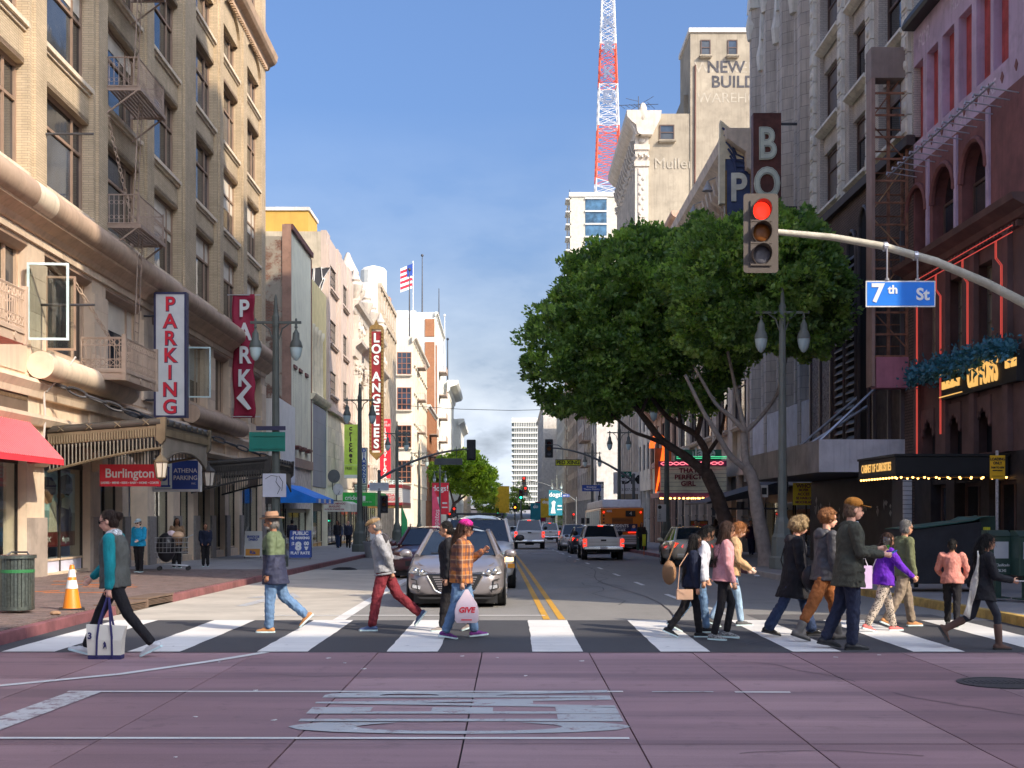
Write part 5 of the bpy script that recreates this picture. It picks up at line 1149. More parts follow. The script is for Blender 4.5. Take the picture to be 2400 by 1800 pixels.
# ------------------------------------------------------------------ street lamps
LG=M('lamp_post_green',(.075,.085,.075),rough=.5,var=.15,dirt=.2);LGP=M('lamp_post_pale',(.15,.165,.145),rough=.55,var=.15,dirt=.2)
GLOBE=M('frosted_globe',(.62,.60,.57),rough=.25,var=.05,bump=0,spec=.6)
def lamp_post(lbl,x,y,mat=LG,z=None):
 e_=thing('street_lamp',lbl,'street lamp',(x,y,(gz(y)+.15)if z is None else z),0,'twin lantern street lamps')
 MB().lathe([(.42,0),(.42,.35),(.36,.4),(.34,1.0),(.28,1.12),(.22,1.5),(.16,1.65),(.15,1.8)],8).build('base',mat,e_)
 MB().lathe([(.15,1.8),(.13,4),(.105,8.0),(.12,8.05),(.12,8.35),(.08,8.45),(.05,8.9),(.06,8.95),(.02,9.1)],8).build('shaft',mat,e_)
 MB().box(-.85,.85,-.045,.045,8.12,8.2).build('crossarm',mat,e_)
 for s in (-1,1):
  MB().tube([(s*.1,0,7.6),(s*.22,0,7.95),(s*.45,0,8.12)],.025,6).build('scroll',mat,e_)
  l=MB().lathe([(.02,8.3),(.04,8.25),(.04,8.05),(.06,8.0),(.03,7.95),(.07,7.85),(.11,7.8),(.12,7.6),(.18,7.5),(.21,7.38),(.22,7.32)],12,(s*.68,0,0)).build('lantern',mat,e_,smooth=True)
  MB().lathe([(.2,7.34),(.2,7.25),(.16,7.05),(.08,6.92),(.02,6.88)],12,(s*.68,0,0)).build('globe',GLOBE,l,smooth=True)
 return e_
lamp_post('dark green twin street lamp on the left carrying the green street sign',-7.9,42.8)
lamp_post('second twin street lamp on the left, beside the lime banner sign',-8.2,68.9);lamp_post('third twin street lamp on the left before the red jewelry sign',-8.4,93.5);lamp_post('farthest small twin street lamp on the left in front of the cream building',-8.55,118)
lamp_post('pale twin street lamp under the big tree on the right',8.62,40.8,LGP);lamp_post('twin street lamp in front of the theatre marquee on the right',8.1,67,LG);lamp_post('twin street lamp above the bus on the right',7.75,92.6,LG);lamp_post('twin street lamp farther right behind the PED XING sign',7.4,118,LG)
lamp_post('twin street lamp beyond the cross street at the teal banner',6.6,190,LG);lamp_post('twin street lamp with red banner under the yellow green tree',-8.9,158,LG)
# ------------------------------------------------------------------ traffic signals
SIGD=M('signal_dark',(.018,.018,.02),rough=.45,var=.1,bump=.05);SIGT=M('signal_tan_plate',(.062,.05,.042),rough=.5,var=.12,dirt=.15)
REDL=Mglow('red_signal',(1.0,.02,.008),1.6,(.5,.02,.02));GRNL=Mglow('green_signal',(.03,1.0,.45),2.5);AMBL=Mglow('amber_signal',(1.0,.3,.02),3.0)
DRED=M('unlit_red_lens',(.05,.012,.01),rough=.25,bump=0);DAMB=M('unlit_amber_lens',(.16,.055,.012),rough=.3,bump=.3,bscale=120);DGRN=M('unlit_green_lens',(.09,.09,.10),rough=.25,bump=.3,bscale=120)
def signal_head(parent,loc,lit=None,plate=None,s=1.0,back=False,rotz=0):
 h=link('signal_head',MB().box(-.17,.17,.02,.28,-.54,.54).mesh('signal_head'),parent,loc,rotz);h.data.materials.append(plate or SIGD);h.scale=(s,s,s)
 pl=MB();w_,hh,r=.285,.65,.05
 out_=[(w_,-hh+r),(w_-r*.3,-hh+r*.3),(w_-r,-hh),(-w_+r,-hh),(-w_+r*.3,-hh+r*.3),(-w_,-hh+r),(-w_,hh-r),(-w_+r*.3,hh-r*.3),(-w_+r,hh),(w_-r,hh),(w_-r*.3,hh-r*.3),(w_,hh-r)]
 pl.prism(out_,.0,.018);pl.build('backplate',plate or SIGD,h)
 for i,(z,off)in enumerate(((.36,DRED),(0,DAMB),(-.36,DGRN))):
  m={0:REDL,1:AMBL,2:GRNL}[i]if lit==i else off
  v=MB();n=20;ring=[]
  for (y_,r_)in ((0,.165),(-.26,.16),(-.26,.15),(0,.15)):
   ring.append([(r_*math.cos(R(-60+300*k/n))*1 if False else r_*math.sin(R(-150+300*k/n)),y_*(1 if y_==0 else (.55+.45*math.cos(R(-150+300*k/n)))),z+r_*math.cos(R(-150+300*k/n)))for k in range(n+1)])
  v.loft(ring,cap=False,close=False);v.build('visor',plate or SIGD,h,smooth=True)
  MB().box(-.175,.175,-.03,.0,z-.175,z+.175).build('lens_door',plate or SIGD,h)
  MB().lathe([(.145,-.034),(.13,-.05),(.07,-.062),(.01,-.065)],20,(0,0,z),'y').build('lens',m,h,smooth=True)
 return h
ARMC=M('galvanised_arm',(.33,.31,.25),rough=.5,var=.2,vscale=6,bump=.2,dirt=.25)
ms=thing('traffic_signal','traffic signal on a curved mast arm over the road showing red','traffic light',(9.6,21.1,.15))
pth=[(0,0,0),(0,0,3.4),(-.15,0,4.1),(-.6,0,4.65),(-1.16,0,5.0),(-1.775,0,5.32),(-2.62,0,5.68),(-3.475,0,5.93),(-4.32,0,6.08),(-5.23,0,6.166),(-5.55,0,6.166)]
MB().tube(pth,[.12,.10,.09,.085,.08,.075,.07,.064,.058,.05,.048],12).build('mast_arm',ARMC,ms,smooth=True)
MB().lathe([(.25,0),(.25,.1),(.16,.3),(.14,.5)],12).build('base',ARMC,ms)
signal_head(ms,(-5.52,-.12,6.12),0,SIGT)
st=thing('street_sign','blue hanging 7th St street name sign under the signal arm','street sign',(6.37,20.98,5.06))
BLU=M('street_sign_blue',(.01,.13,.50),rough=.4,var=.1,bump=0,dirt=.05)
MB().box(-.57,.57,0,.02,0,.43).build('plate',SIGNW,st);MB().box(-.55,.55,-.004,.0,.022,.408).build('field',BLU,st)
text('7',.42,LW,st,(-.38,-.008,.215),bold=.012);text('th',.19,LW,st,(-.13,-.008,.28),bold=.006);text('St',.27,LW,st,(.36,-.008,.2),bold=.008)
for x_ in (-.22,.28):MB().tube([(x_,.01,.43),(x_,.01,.46+(.50 if x_<0 else.34))],.014,6).lathe([(.035,.44),(.035,.47)],8,(x_,.01,0)).build('hanger',MATS['galvanised'],st)
for x_,dz in ((-.22,.98),(.28,.83)):MB().lathe([(.08,-.03),(.08,.03)],12,(x_,.11,dz+.03),'x').build('clamp',MATS['galvanised'],st)
DGREY=M('dark_grey_post',(.075,.08,.08),rough=.5,var=.15)
def mast(lbl,x,y,reach,ztop,zend,headlit,side,back=False,hs=1.0):
 g=gz(y);e_=thing('traffic_signal',lbl,'traffic light',(x,y,g+.15),0,'signals farther up the street')
 MB().lathe([(.16,0),(.12,1),(.10,ztop)],10).ball((0,0,ztop+.1),.12,8,6).build('post',DGREY,e_)
 n=10;MB().tube([(reach*k/n,0,ztop-.35+(zend-ztop+.35)*(1-(1-k/n)**1.9))for k in range(n+1)],[.09-.004*k for k in range(n+1)],8).build('mast_arm',DGREY,e_)
 signal_head(e_,(reach,-.12 if not back else.12,zend-.05),headlit,SIGD,hs,rotz=0 if not back else math.pi)
 signal_head(e_,((.32 if reach>0 else -.32),-.1,2.75),None if headlit is None else headlit,SIGD,.85,rotz=0)
 return e_
m2=mast('dark signal on the right mast arm beside the yellow PED XING sign',8.55,90,-5.95,4.9,6.9,None,'R')
px=blade('road_sign','yellow PED XING sign hanging from the right mast arm','sign',3.05,4.8,89.8,4.95,5.38,.03,M('sign_yellow_green',(.55,.55,.02),rough=.4,bump=0),BLACK,.03);text('PED XING',.36,BLACK,px,(0,-.03,.215),bold=.01);MB().tube([(-.35,.02,.43),(-.35,.02,1.2),(-.7,.02,1.45),(-1.6,.05,1.5)],.03,6).build('hanger',DGREY,px)
m3=mast('signal seen from behind on the left mast arm in front of the yellow green tree',-8.3,80,5.75,4.7,6.2,None,'L',back=True)
bk=blade('road_sign','grey back of a sign panel hanging from the left mast arm','sign',-4.85,-3.1,80,4.65,5.05,.04,DGREY);MB().tube([(-.4,.02,.4),(-.4,.02,.95)],.02,5).build('hanger',DGREY,bk);MB().tube([(.5,.02,.4),(.5,.02,1.15)],.02,5).build('hanger',DGREY,bk)
sb=blade('road_sign','grey blank sign on top of the left signal post','sign',-8.9,-7.7,79.9,gz(80)+3.75,gz(80)+4.25,.03,M('sign_back_grey',(.36,.38,.40),rough=.4,metal=.4,bump=0))
m4=mast('red signal on the cross street mast arm, right side',8.6,172,-7.0,5.2,7.6,0,'R');signal_head(m4,(-6.9+.1,-.1,6.2),0,SIGD)
m5=mast('second red signal on a post left of the red banner',-8.4,166,.9,3.2,3.4,0,'L')
for (x,y,z,lit,lb)in ((1.5,215,4.6,2,'small green signal beyond the cross street'),(.6,250,2.6,1,'tiny amber signal beyond the green one'),(6.4,200,1.6,0,'red signal low over the far kerb on the right'),(5.7,260,.4,2,'green signal right of the orange diamond sign'),(-3.4,300,1.8,2,'distant green signal by the far trees')):
 e_=thing('traffic_signal',lb,'traffic light',(x,y,z),0,'signals farther up the street');signal_head(e_,(0,0,0),lit,SIGD,1.3);MB().tube([(0,.2,-.5),(0,.2,gz(y)-z)],.12,6).build('post',DGREY,e_)
od=tag(MB().prism([(0,-.95),(.95,0),(0,.95),(-.95,0)],0,.05).tube([(0,.1,-.9),(0,.1,-3.4)],.06,6).build('road_sign',M('sign_orange',(.75,.17,.01),rough=.4,bump=0),None,(6.6,235,1.5)),'orange diamond road works sign far up the right kerb','sign')
for (lbl,x0,x1,y,z0,z1,c,tx,s_)in (('green 6th St street name sign on the right',8.1,9.15,98,2.8+1.6,3.2+1.6,M('street_sign_green',(.01,.10,.06),bump=0),'6th St',.3),('blue theater district sign beside the twin lamp',5.75,7.3,105,3.4,3.92,SIGNB,'Broadway\nTheater District',.2),('small blue 6th St sign on the far mast arm',6.7,7.7,171.5,3.7,4.1,SIGNB,'6th St',.3)):
 e_=blade('street_sign',lbl,'street sign',x0,x1,y,z0,z1,.03,c);text(tx,s_,LW,e_,(0,-.01,(z1-z0)/2),bold=.004);MB().tube([(0,.05,(z1-z0)),(0,.05,-z0+gz(y))],.04,6).build('post',DGREY,e_)
ow=blade('road_sign','white one way arrow sign under the green 6th St sign','sign',8.25,9.1,98,4.05,4.32,.03,BLACK);MB().prism([(-.4,.05),(.15,.05),(.15,.0),(.4,.135),(.15,.27),(.15,.22),(-.4,.22)],-.012,-.002).build('arrow',LW,ow);text('ONE WAY',.1,BLACK,ow,(-.05,-.016,.13))
for (nm,lbl,x0,x1,z0,z1,m_)in (('street_sign','blank teal green street sign back on the left lamp post',-8.75,-7.55,3.72,4.36,M('sign_back_green',(.01,.13,.10),rough=.4,bump=0)),('road_sign','narrow dark purple sign edge above the teal sign back',-8.52,-7.54,4.42,4.56,M('sign_dark_violet',(.03,.03,.06),bump=0)),('map_panel','pale street map panel on the left lamp post',-8.3,-7.52,2.2,2.98,M('map_grey',(.42,.43,.48),rough=.3,bump=0,var=.1))):
 e_=blade(nm,lbl,'sign',x0,x1,42.6,z0,z1,.03,m_)
 if nm=='map_panel':MB().tube([(-.3,-.01,.6),(-.1,-.01,.72),(.1,-.01,.68),(.05,-.01,.5),(.2,-.01,.3),(.1,-.01,.1)],.008,4).tube([(.15,-.01,.7),(.28,-.01,.5),(.25,-.01,.2)],.008,4).build('map_lines',BLACK,e_)
 if nm=='street_sign':MB().box(-.5,.55,-.03,0,.5,.53).box(-.5,.55,-.03,0,.08,.11).build('rail',MATS['sign_back_green'],e_)
ls=thing('parking_sign','yellow LOADING ONLY sign on a perforated post by the dumpster','sign',(9.85,26,.15));MB().box(-.022,.022,-.022,.022,-.05,2.8).build('post',M('perforated_post',(.32,.31,.33),rough=.4,metal=.6,var=.4,vscale=30),ls)
MB().box(-.155,.155,-.034,-.026,2.22,2.7).build('plate',M('sign_amber',(.60,.27,.01),rough=.35,bump=0),ls,bevel=.015)
for s_,sz,z in (('LOADING',.078,2.62),('ONLY',.078,2.54),('7AM TO 6PM',.055,2.45),('EXCEPT SUNDAY',.03,2.39)):text(s_,sz,BLACK,ls,(0,-.038,z),bold=.002,xs=.85)
MB().box(-.11,.11,-.04,-.035,2.275,2.282).build('arrow',BLACK,ls)
# ------------------------------------------------------------------ shop and theatre signs up the left side
la=thing('blade_sign','tall red blade sign with ivory letters and gilt border','sign',(-11.87,112,6.8));GILT=M('gilt_border',(.16,.10,.035),rough=.5,metal=.4,var=.3,vscale=8);OXR=M('sign_deep_red',(.15,.012,.016),rough=.5,var=.25,vscale=2)
MB().box(-.42,.42,0,.5,.3,10.7).build('panel',OXR,la)
for s in (-1,1):MB().box(s*.42,s*.62,-.06,.56,0.1,10.9).build('border',GILT,la)
MB().prism([(-.62,10.9),(.62,10.9),(.5,11.2),(.2,11.3),(0,11.75),(-.2,11.3),(-.5,11.2)],-.06,.56).build('crest',GILT,la);MB().prism([(-.62,.1),(.62,.1),(.3,-.25),(0,-.55),(-.3,-.25)],-.06,.56).build('pendant',GILT,la)
q=MB()
for k in range(34):
 for s in (-1,1):q.ball((s*.52,-.08,.3+k*.31),.09,6,4)
o=q.build('beading',GILT,la);o['kind']='stuff'
zz=10.1
for ch in 'LOS ANGELES':
 if ch==' ':zz-=.45;continue
 text(ch,1.1,M('sign_ivory',(.66,.60,.48),bump=0),la,(0,-.03,zz),bold=.035,xs=.95,ext=.02);zz-=.98
cr_=blade('blade_sign','lime green vertical banner sign with FREE at its foot','sign',-12.45,-11.4,95,4.2,8.2,.35,M('lime_sign',(.36,.52,.07),rough=.5,bump=0));BRN=M('sign_brown',(.035,.025,.02),bump=0)
for i,ch in enumerate('cricket'):text(ch,.52,BRN,cr_,(-.05,-.01,3.72-i*.40),bold=.02)
text('FREE',.3,BRN,cr_,(-.2,-.01,.72),xs=.8);text('PHONE',.3,M('sign_olive',(.30,.42,.1),bump=0),cr_,(.38,-.01,.72),xs=.4);MB().box(-.52,.52,-.02,0,0,.26).build('white_foot',SIGNW,cr_);MB().box(-.52,.52,-.02,0,.98,1.0).build('rule',SIGNW,cr_)
dm=blade('blade_sign','narrow white DIAMONDS sign with blue letters','sign',-11.8,-11.32,100,3.88,6.72,.3,SIGNW,BLACK,.03)
for i,ch in enumerate('DIAMONDS'):text(ch,.40,SIGNB,dm,(0,-.03,2.62-i*.34),bold=.02)
wg=blade('blade_sign','small white WE BUY GOLD AND DIAMONDS sign','sign',-12.25,-11.3,99.5,3.25,3.85,.2,SIGNW,BLACK,.02);text('WE BUY GOLD\n& DIAMONDS',.2,BLACK,wg,(0,-.03,.3),bold=.004)
jp=blade('blade_sign','red vertical jewelry sign with white letters','sign',-12.5,-11.5,121,4.9,10.5,.4,SIGNR)
text('LOS\nANGELES',.3,LW,jp,(0,-.01,5.15),bold=.004,xs=.8)
for i,ch in enumerate('JEWELRYPLAZA'):text(ch,.5,LW,jp,(0,-.01,4.55-i*.395-(.12 if i>6 else 0)),bold=.02)
ca=thing('awning','bright green box awning with white lettering','awning',(-12.3,93.0,2.15));ca.scale=(.66,1,.72);GRN=M('kelly_green',(.025,.30,.045),rough=.5,bump=0);MB().box(0,3.6,0,8,0,1.35).build('box',GRN,ca);text('cricket',.62,LW,ca,(1.1,-.01,.8),bold=.01);text('wireless',.18,LW,ca,(.8,-.01,.35));text('here for less',.2,LW,ca,(2.7,-.01,.4));MB().box(2.2,2.5,-.02,0,.5,1.0).build('mark',LW,ca)
oa=thing('awning','white awning lettered 18K ORO LAMINADO BRASILENO in red','awning',(-12.05,82,1.72));oa.scale=(.88,1,.92);AWW=M('white_canvas',(.60,.60,.66),rough=.8);MB().box(0,1.55,0,.1,0,.72).build('front',AWW,oa)
MB().prism([(1.55,0),(1.55,.72),(1.95,.55),(1.95,0)],0,4).build('end',AWW,oa)
for i,t_ in enumerate(('18K ORO LAMINADO','BRASILEÑO','PLATA 925 / STAINLESS STEEL')):text(t_,.19 if i<2 else.13,M('sign_dark_red',(.20,.01,.03),bump=0),oa,(.78,-.01,.56-i*.2),bold=.003,xs=.85)
ba=thing('awning','bright blue sloping shop awning left of the second lamp','awning',(-12.75,70.5,2.2));ba.scale=(.95,1,.85);BLA=M('blue_canvas',(.01,.14,.48),rough=.6);MB().prism([(0,1.25),(0,1.15),(2.0,.25),(2.0,0),(2.05,0),(2.05,.3)],0,7).build('canvas',BLA,ba);MB().prism([(0,1.2),(2.02,.3),(2.02,0),(0,0)],-.02,0).build('end',BLA,ba)
for k in range(3):MB().box(2.05,2.07,1+k*2,1.7+k*2,.02,.28).build('print',SIGNW,ba)
lm=thing('marquee','theatre marquee on the left with white letter board','marquee',(-12.7,112.5,2.3));lm.scale=(.84,1,.72);MB().box(0,3.6,0,10,0,.35).box(0,3.6,0,10,2.1,2.55).build('frame',OXR,lm);MB().box(.05,3.55,.02,9.98,.35,2.1).build('letter_board',SIGNW,lm)
text('LOS ANGELES',.75,M('sign_ivory',(.66,.60,.48),bump=0),lm,(1.8,.1,2.75),bold=.015,xs=.85,ext=.05);text('TODAY\nTONIGHT',.5,SIGNR,lm,(2.3,0.0,.95),bold=.006)
for k in range(7):MB().box(.05,3.55,-.005,.02,.5+k*.24,.52+k*.24).build('board_rail',BLACK,lm)
MB().prism([(0,0),(3.6,0),(3.6,-.35),(0,-.35)],.1,9.9).build('soffit',GILT,lm)
rd=thing('feather_banner','tall pink feather banner on the left pavement','banner',(-8.0,128,gz(128)));MB().prism([(0,.3),(.9,.3),(.8,3.2),(.45,4.6),(.1,5.5),(0,5.6)],-.02,.02).build('cloth',M('pink_banner',(.5,.06,.12),bump=0),rd);MB().tube([(0,0,0),(0,0,5.7)],.03,6).build('pole',IRON,rd);text('zapatos',.7,LW,rd,(.45,-.03,2.2),(R(90),R(-86),0))
g2=thing('feather_banner','green and white feather banner by the planter','banner',(-7.6,88,gz(88)+.15));MB().prism([(0,.3),(.45,.3),(.4,1.8),(.1,2.6),(0,2.7)],-.02,.02).build('cloth',M('green_banner',(.05,.35,.12),bump=0),g2);MB().tube([(0,0,0),(0,0,2.8)],.025,6).build('pole',IRON,g2)
for (x,y,z0,s_,c,nm,lb)in ((-9.9,158,1.4,1.0,SIGNR,'dogs!','red dogs! banner on the far left lamp post'),(5.4,188,1.2,.95,M('teal_banner',(.008,.12,.155),bump=0),'dogs!','teal dogs! banner on the far right lamp post'),(3.3,230,-.2,.9,MATS['teal_banner'],'do','small teal banner farther right'),(4.2,231,0.0,.9,MARO,'do','small maroon banner beside the small teal one'),(4.7,210,.8,.8,M('yellow_banner',(.34,.22,.012),bump=0),'dog','yellow banner left of the teal dogs! banner'),(-4.0,300,1.5,1.6,MATS['yellow_banner'],'','yellow banner under the far tree')):
 e_=thing('lamp_banner',lb,'banner',(x,y,z0));MB().box(0,2.1*s_,0,.04,0,3.9*s_).build('cloth',c,e_)
 if nm:text(nm,.95*s_,LW,e_,(1.05*s_,-.02,3.2*s_),bold=.02)
 if nm=='dogs!':MB().prism([(.3,.3),(.5,1.4),(.4,1.9),(.75,2.2),(1.0,2.0),(.85,1.2),(1.0,.3)],-.02,-.005).build('dog_print',LW,e_);MB().box(1.3,1.9,-.02,-.005,1.3,1.5).box(1.25,1.95,-.02,-.005,.8,.95).build('print_lines',LW,e_)
 MB().tube([(-.1,.1,3.9*s_),(2.2*s_,.1,3.9*s_)],.04,6).build('arm',DGREY,e_);MB().tube([(1.05*s_,.15,4.2*s_),(1.05*s_,.15,gz(y)-z0)],.08,6).build('post',DGREY,e_)
# ------------------------------------------------------------------ theatre marquee and signs, right
MQP=M('marquee_plum',(.16,.05,.11),rough=.4,metal=.2);CREAMB=M('letter_board_cream',(.58,.55,.36),rough=.4,bump=0);ORN=Mglow('orange_neon',(1.0,.16,.02),.9,(.6,.1,.02));GRNN=Mglow('green_neon',(.1,.9,.4),.8,(.05,.3,.15));PKN=Mglow('pink_neon',(1.0,.2,.25),1.2)
tm=thing('marquee','theatre marquee on the right with maroon letters, neon and bulbs','marquee',(8.15,71,2.5));tm.scale=(.92,1,.86)
MB().hexa([(0,0,0),(3.9,-1.0,0),(3.9,5,0),(0,4,0),(0,0,.3),(3.9,-1.0,.3),(3.9,5,.3),(0,4,.3)]).build('base',MQP,tm)
MB().hexa([(.1,.02,.3),(3.9,-.95,.3),(3.9,5,.3),(.1,4,.3),(.1,.02,2.0),(3.9,-.95,2.0),(3.9,5,2.0),(.1,4,2.0)]).build('letter_board',CREAMB,tm)
MB().hexa([(0,0,2.0),(3.9,-1.0,2.0),(3.9,5,2.0),(0,4,2.0),(0,0,2.35),(3.9,-1.0,2.35),(3.9,5,2.35),(0,4,2.35)]).build('top',MQP,tm)
ang=math.atan2(-1,3.9)
for i,t_ in enumerate(('THAT','PERFECT','GIRL')):text(t_,.42,M('letter_maroon',(.12,.015,.02),bump=0),tm,(1.7,-.46,1.72-i*.42),(R(90),0,ang),bold=.014)
for k in range(6):MB().tube([(.1,-.02,.45+k*.27),(3.9,-.99,.45+k*.27)],.008,4).build('board_rail',BLACK,tm)
for k in range(5):MB().tube([(.05,-.06,.3+k*.05),(.05,-.06,2.0)],.01,4).build('flute',MQP,tm)
for k in range(2):MB().tube([(.1+3.6*u/24,-.08-.95*u/24,2.18+.1*math.sin(u*1.3+k*math.pi))for u in range(25)],.02,5).build('neon_wave',PKN,tm)
for k in range(14):
 link('bulb',me,tm,(.1+k*.27,-.06-k*.069,-.05));link('bulb',me,tm,(.3+k*.25,.6,-.04))
me2=MB().ball((0,0,0),.06,8,6).mesh('bulb',True);me2.materials.append(BULB)
for ch in tm.children:
 if ch.name.startswith('bulb'):ch.data=me2
q=MB()
for k in range(4):q.tube([(-.15-k*.08*0+.0,.3,.3)]+[(.0+(.75-.12*k)*math.cos(a)*.7,.3,3.2+(.9-.14*k)*math.sin(a))for a in [math.pi*j/10 for j in range(11)]],.04,5)
q.build('orange_neon',ORN,tm)
MB().box(-.2,.8,.3,.5,0.4,3.2).build('neon_panel',M('neon_panel_red',(.5,.10,.03),bump=0),tm)
MB().box(1.0,3.8,.1,.4,2.35,3.1).build('upper_sign',M('green_sign_panel',(.04,.13,.09)),tm);text('Palace',.8,SIGNW,tm,(2.4,.04,2.9),(R(90),0,ang),bold=.02,ext=.03)
for z in (2.5,2.6):MB().tube([(1.0,-.4,z),(3.9,-1.0,z)],.015,4).build('neon_line',GRNN,tm)
rb=thing('blade_sign','dark red blade sign with large pale B and O letters','sign',(10.97,55,10.5));RB=M('rusted_red_sheet',(.085,.028,.022),rough=.6,var=.4,vscale=2.5,streak=.4,dirt=.3);MB().box(-.6,.6,0,.5,0,8.35).build('panel',RB,rb);PALE=M('pale_green_letter',(.42,.45,.38),rough=.5,streak=.3)
for i,ch in enumerate('BO'):
 z=6.95-i*1.72
 text(ch,1.85,PALE,rb,(-.02,-.02,z),bold=.07,xs=.75,ext=.08);text(ch,1.85,M('letter_groove',(.20,.215,.185)),rb,(-.02,-.106,z),bold=.035,xs=.75,ext=.006);text(ch,1.85,PALE,rb,(-.02,-.112,z),bold=.012,xs=.75,ext=.006)
for z in (7.9,4.3,.8):MB().box(.6,1.4,.2,.3,z,z+.09).build('bracket',IRON,rb)
ps2=thing('blade_sign','navy blue blade sign with letter P and wave crest','sign',(11.55,66,12.0));NV=M('navy_enamel',(.035,.05,.115),rough=.5,var=.3,streak=.3);STR=M('cream_stripe',(.50,.43,.30),var=.2)
MB().box(-.5,.75,0,.45,0,7.9).build('panel',NV,ps2)
for (a,b)in ((-.56,-.48),(.72,.8)):MB().box(a,b,-.06,.5,0,7.3).build('border',GILT,ps2)
text('P',2.0,M('letter_cream',(.52,.48,.4)),ps2,(.1,-.07,6.35),bold=.05,xs=.85,ext=.06)
MB().prism([(-.8,7.9),(.75,7.9),(.6,8.3),(.1,8.6),(-.2,9.4),(-.8,9.9)],-.03,.47).build('crest',STR,ps2)
for k in range(5):MB().tube([(-.72+.1*k,-.05,9.5-k*.36),(-.3+.06*k,-.05,9.1-k*.38),(0.0,-.05,8.45-k*.32),(.3,-.05,8.25-k*.25),(.6,-.05,8.0-k*.2)],.055,5).build('wave',NV,ps2)
MB().box(-.85,-.57,-.05,.43,5.6,9.0).build('side_fin',STR,ps2)
oa2=thing('banner','black awning canopy stretched over the pavement beside the grey trunk','awning',(8.6,56.5,2.05));MB().hexa([(0,0,0),(3.6,0,.5),(3.6,7,.5),(0,7,0),(0,0,.08),(3.6,0,1.1),(3.6,7,1.1),(0,7,.08)]).build('canvas',M('black_canvas',(.03,.03,.035),rough=.5),oa2);MB().tube([(.2,.1,-.2),(3.6,.1,-.2)],.05,6).tube([(1.5,.1,-.2),(1.5,.1,.1)],.18,8).build('frame',IRON,oa2)
sd_=blade('hanging_sign','orange 75% off sign under the theatre marquee','sign',9.2,10.1,66,.75,1.25,.06,M('sign_rust_orange',(.30,.10,.01),bump=0),BLACK,.03);text('75% OFF',.2,SIGNR,sd_,(0,-.04,.25),bold=.01)
hd=blade('billboard','white billboard with large black letters above the bus','sign',8.4,10.6,106,3.2,5.0,.1,SIGNW);text('IDM',1.0,BLACK,hd,(.2,-.02,1.15),bold=.03);text('213.327.0655',.32,BLACK,hd,(.1,-.02,.35))
hj=blade('blade_sign','white vertical JEWELRY sign with black letters','sign',7.95,8.75,122,-.4,4.6,.2,SIGNW);text('High',.4,LW,hj,(0,-.06,4.65),bold=.01);MB().box(-.4,.4,-.05,0,4.4,4.95).build('header',DGREY,hj)
for i,ch in enumerate('JEWELRY'):text(ch,.62,BLACK,hj,(0,-.02,3.9-i*.58),bold=.03)
jw=blade('blade_sign','tan vertical JEWELRY MART letters on the far right block','sign',12.0,13.2,285,6,26,.3,MATS['tan_stone'])
for i,ch in enumerate('JEWELRIES'):text(ch,2.0,M('sign_stone_pale',(.55,.48,.38)),jw,(0,-.05,18.6-i*2.0),bold=.04)
bs_=blade('bus_stop_sign','white bus stop panel beside the twin lamp on the right','sign',7.55,8.0,66.5,1.2,2.1,.04,SIGNW);MB().lathe([(.1,-.012),(.1,0)],14,(-.1,0,.75),'y').build('logo',BLACK,bs_);MB().tube([(0,.05,0),(0,.05,-1.7)],.03,6).build('post',DGREY,bs_)
for i,t_ in enumerate(('2','4','30','45','302')):text(t_,.1,BLACK,bs_,(-.1,-.012,.55-i*.1))
ym=blade('parking_sign','slim yellow parking post sign by the right kerb','sign',6.72,6.9,66,-.05,.55,.03,M('sign_lime',(.45,.45,.03),bump=0));MB().tube([(0,.05,0),(0,.05,-.6)],.025,6).build('post',M('post_orange',(.4,.1,.03)),ym)
tag(MB().tube([(-13,150,14.2),(-6,150,13.75),(0,150,13.6),(6,150,13.75),(12.3,150,14.2)],.03,4).build('overhead_wire',BLACK),'thin black overhead wire crossing the sky above the street','wire')
# ------------------------------------------------------------------ street furniture
tb=thing('trash_can','slatted green and steel litter bin at the left edge','trash can',(-7.62,19.7,.15));GS=M('galvanised_slat',(.085,.10,.09),rough=.35,metal=.7,var=.3,vscale=20);GB=M('bin_green',(.02,.10,.035),rough=.4,bump=0)
sl=MB().box(-.022,.022,-.006,.006,.06,.84).mesh('slat');sl.materials.append(GS)
for k in range(30):
 a=k*2*math.pi/30;o=link('slat',sl,tb,(.25*math.cos(a),.25*math.sin(a),0),a+math.pi/2)
for z,r_,m_ in ((.05,.262,GS),(.62,.262,GB),(.84,.29,GS)):MB().lathe([(r_-.03,z),(r_,z),(r_,z+.05),(r_-.03,z+.05)],30).build('band',m_,tb)
MB().lathe([(.235,.04),(.235,.8)],24).build('liner',M('bin_liner',(.015,.016,.015),rough=.4),tb);MB().tube([(-.2,0,.86),(-.12,.1,.93),(.12,.1,.93),(.2,0,.86)],.014,6).build('lid_hoop',IRON,tb)
co=thing('traffic_cone','orange traffic cone with white bands on the left pavement','traffic cone',(-6.98,20.3,.15));OC=M('cone_orange',(.75,.14,.01),rough=.45,var=.06,bump=0);
MB().box(-.19,.19,-.19,.19,0,.03).build('base',BLACK,co,rot=R(20));MB().lathe([(.145,.03),(.135,.06),(.035,.70),(.025,.715)],20).build('body',OC,co,smooth=True);MB().lathe([(.095,.34),(.071,.47)],20).build('band',WHITE,co);MB().lathe([(.064,.52),(.045,.64)],20).build('band',WHITE,co)
pl_=thing('planter','round grey street planter at the left kerb beyond the capped man','planter',(-6.75,61.5,gz(61.5)));MB().lathe([(.28,0),(.30,.1),(.40,.68),(.43,.70),(.43,.78),(.37,.78),(.36,.66)],20).build('pot',M('planter_grey',(.16,.165,.175),rough=.5),pl_,smooth=True)
q=MB()
rng=random.Random(2)
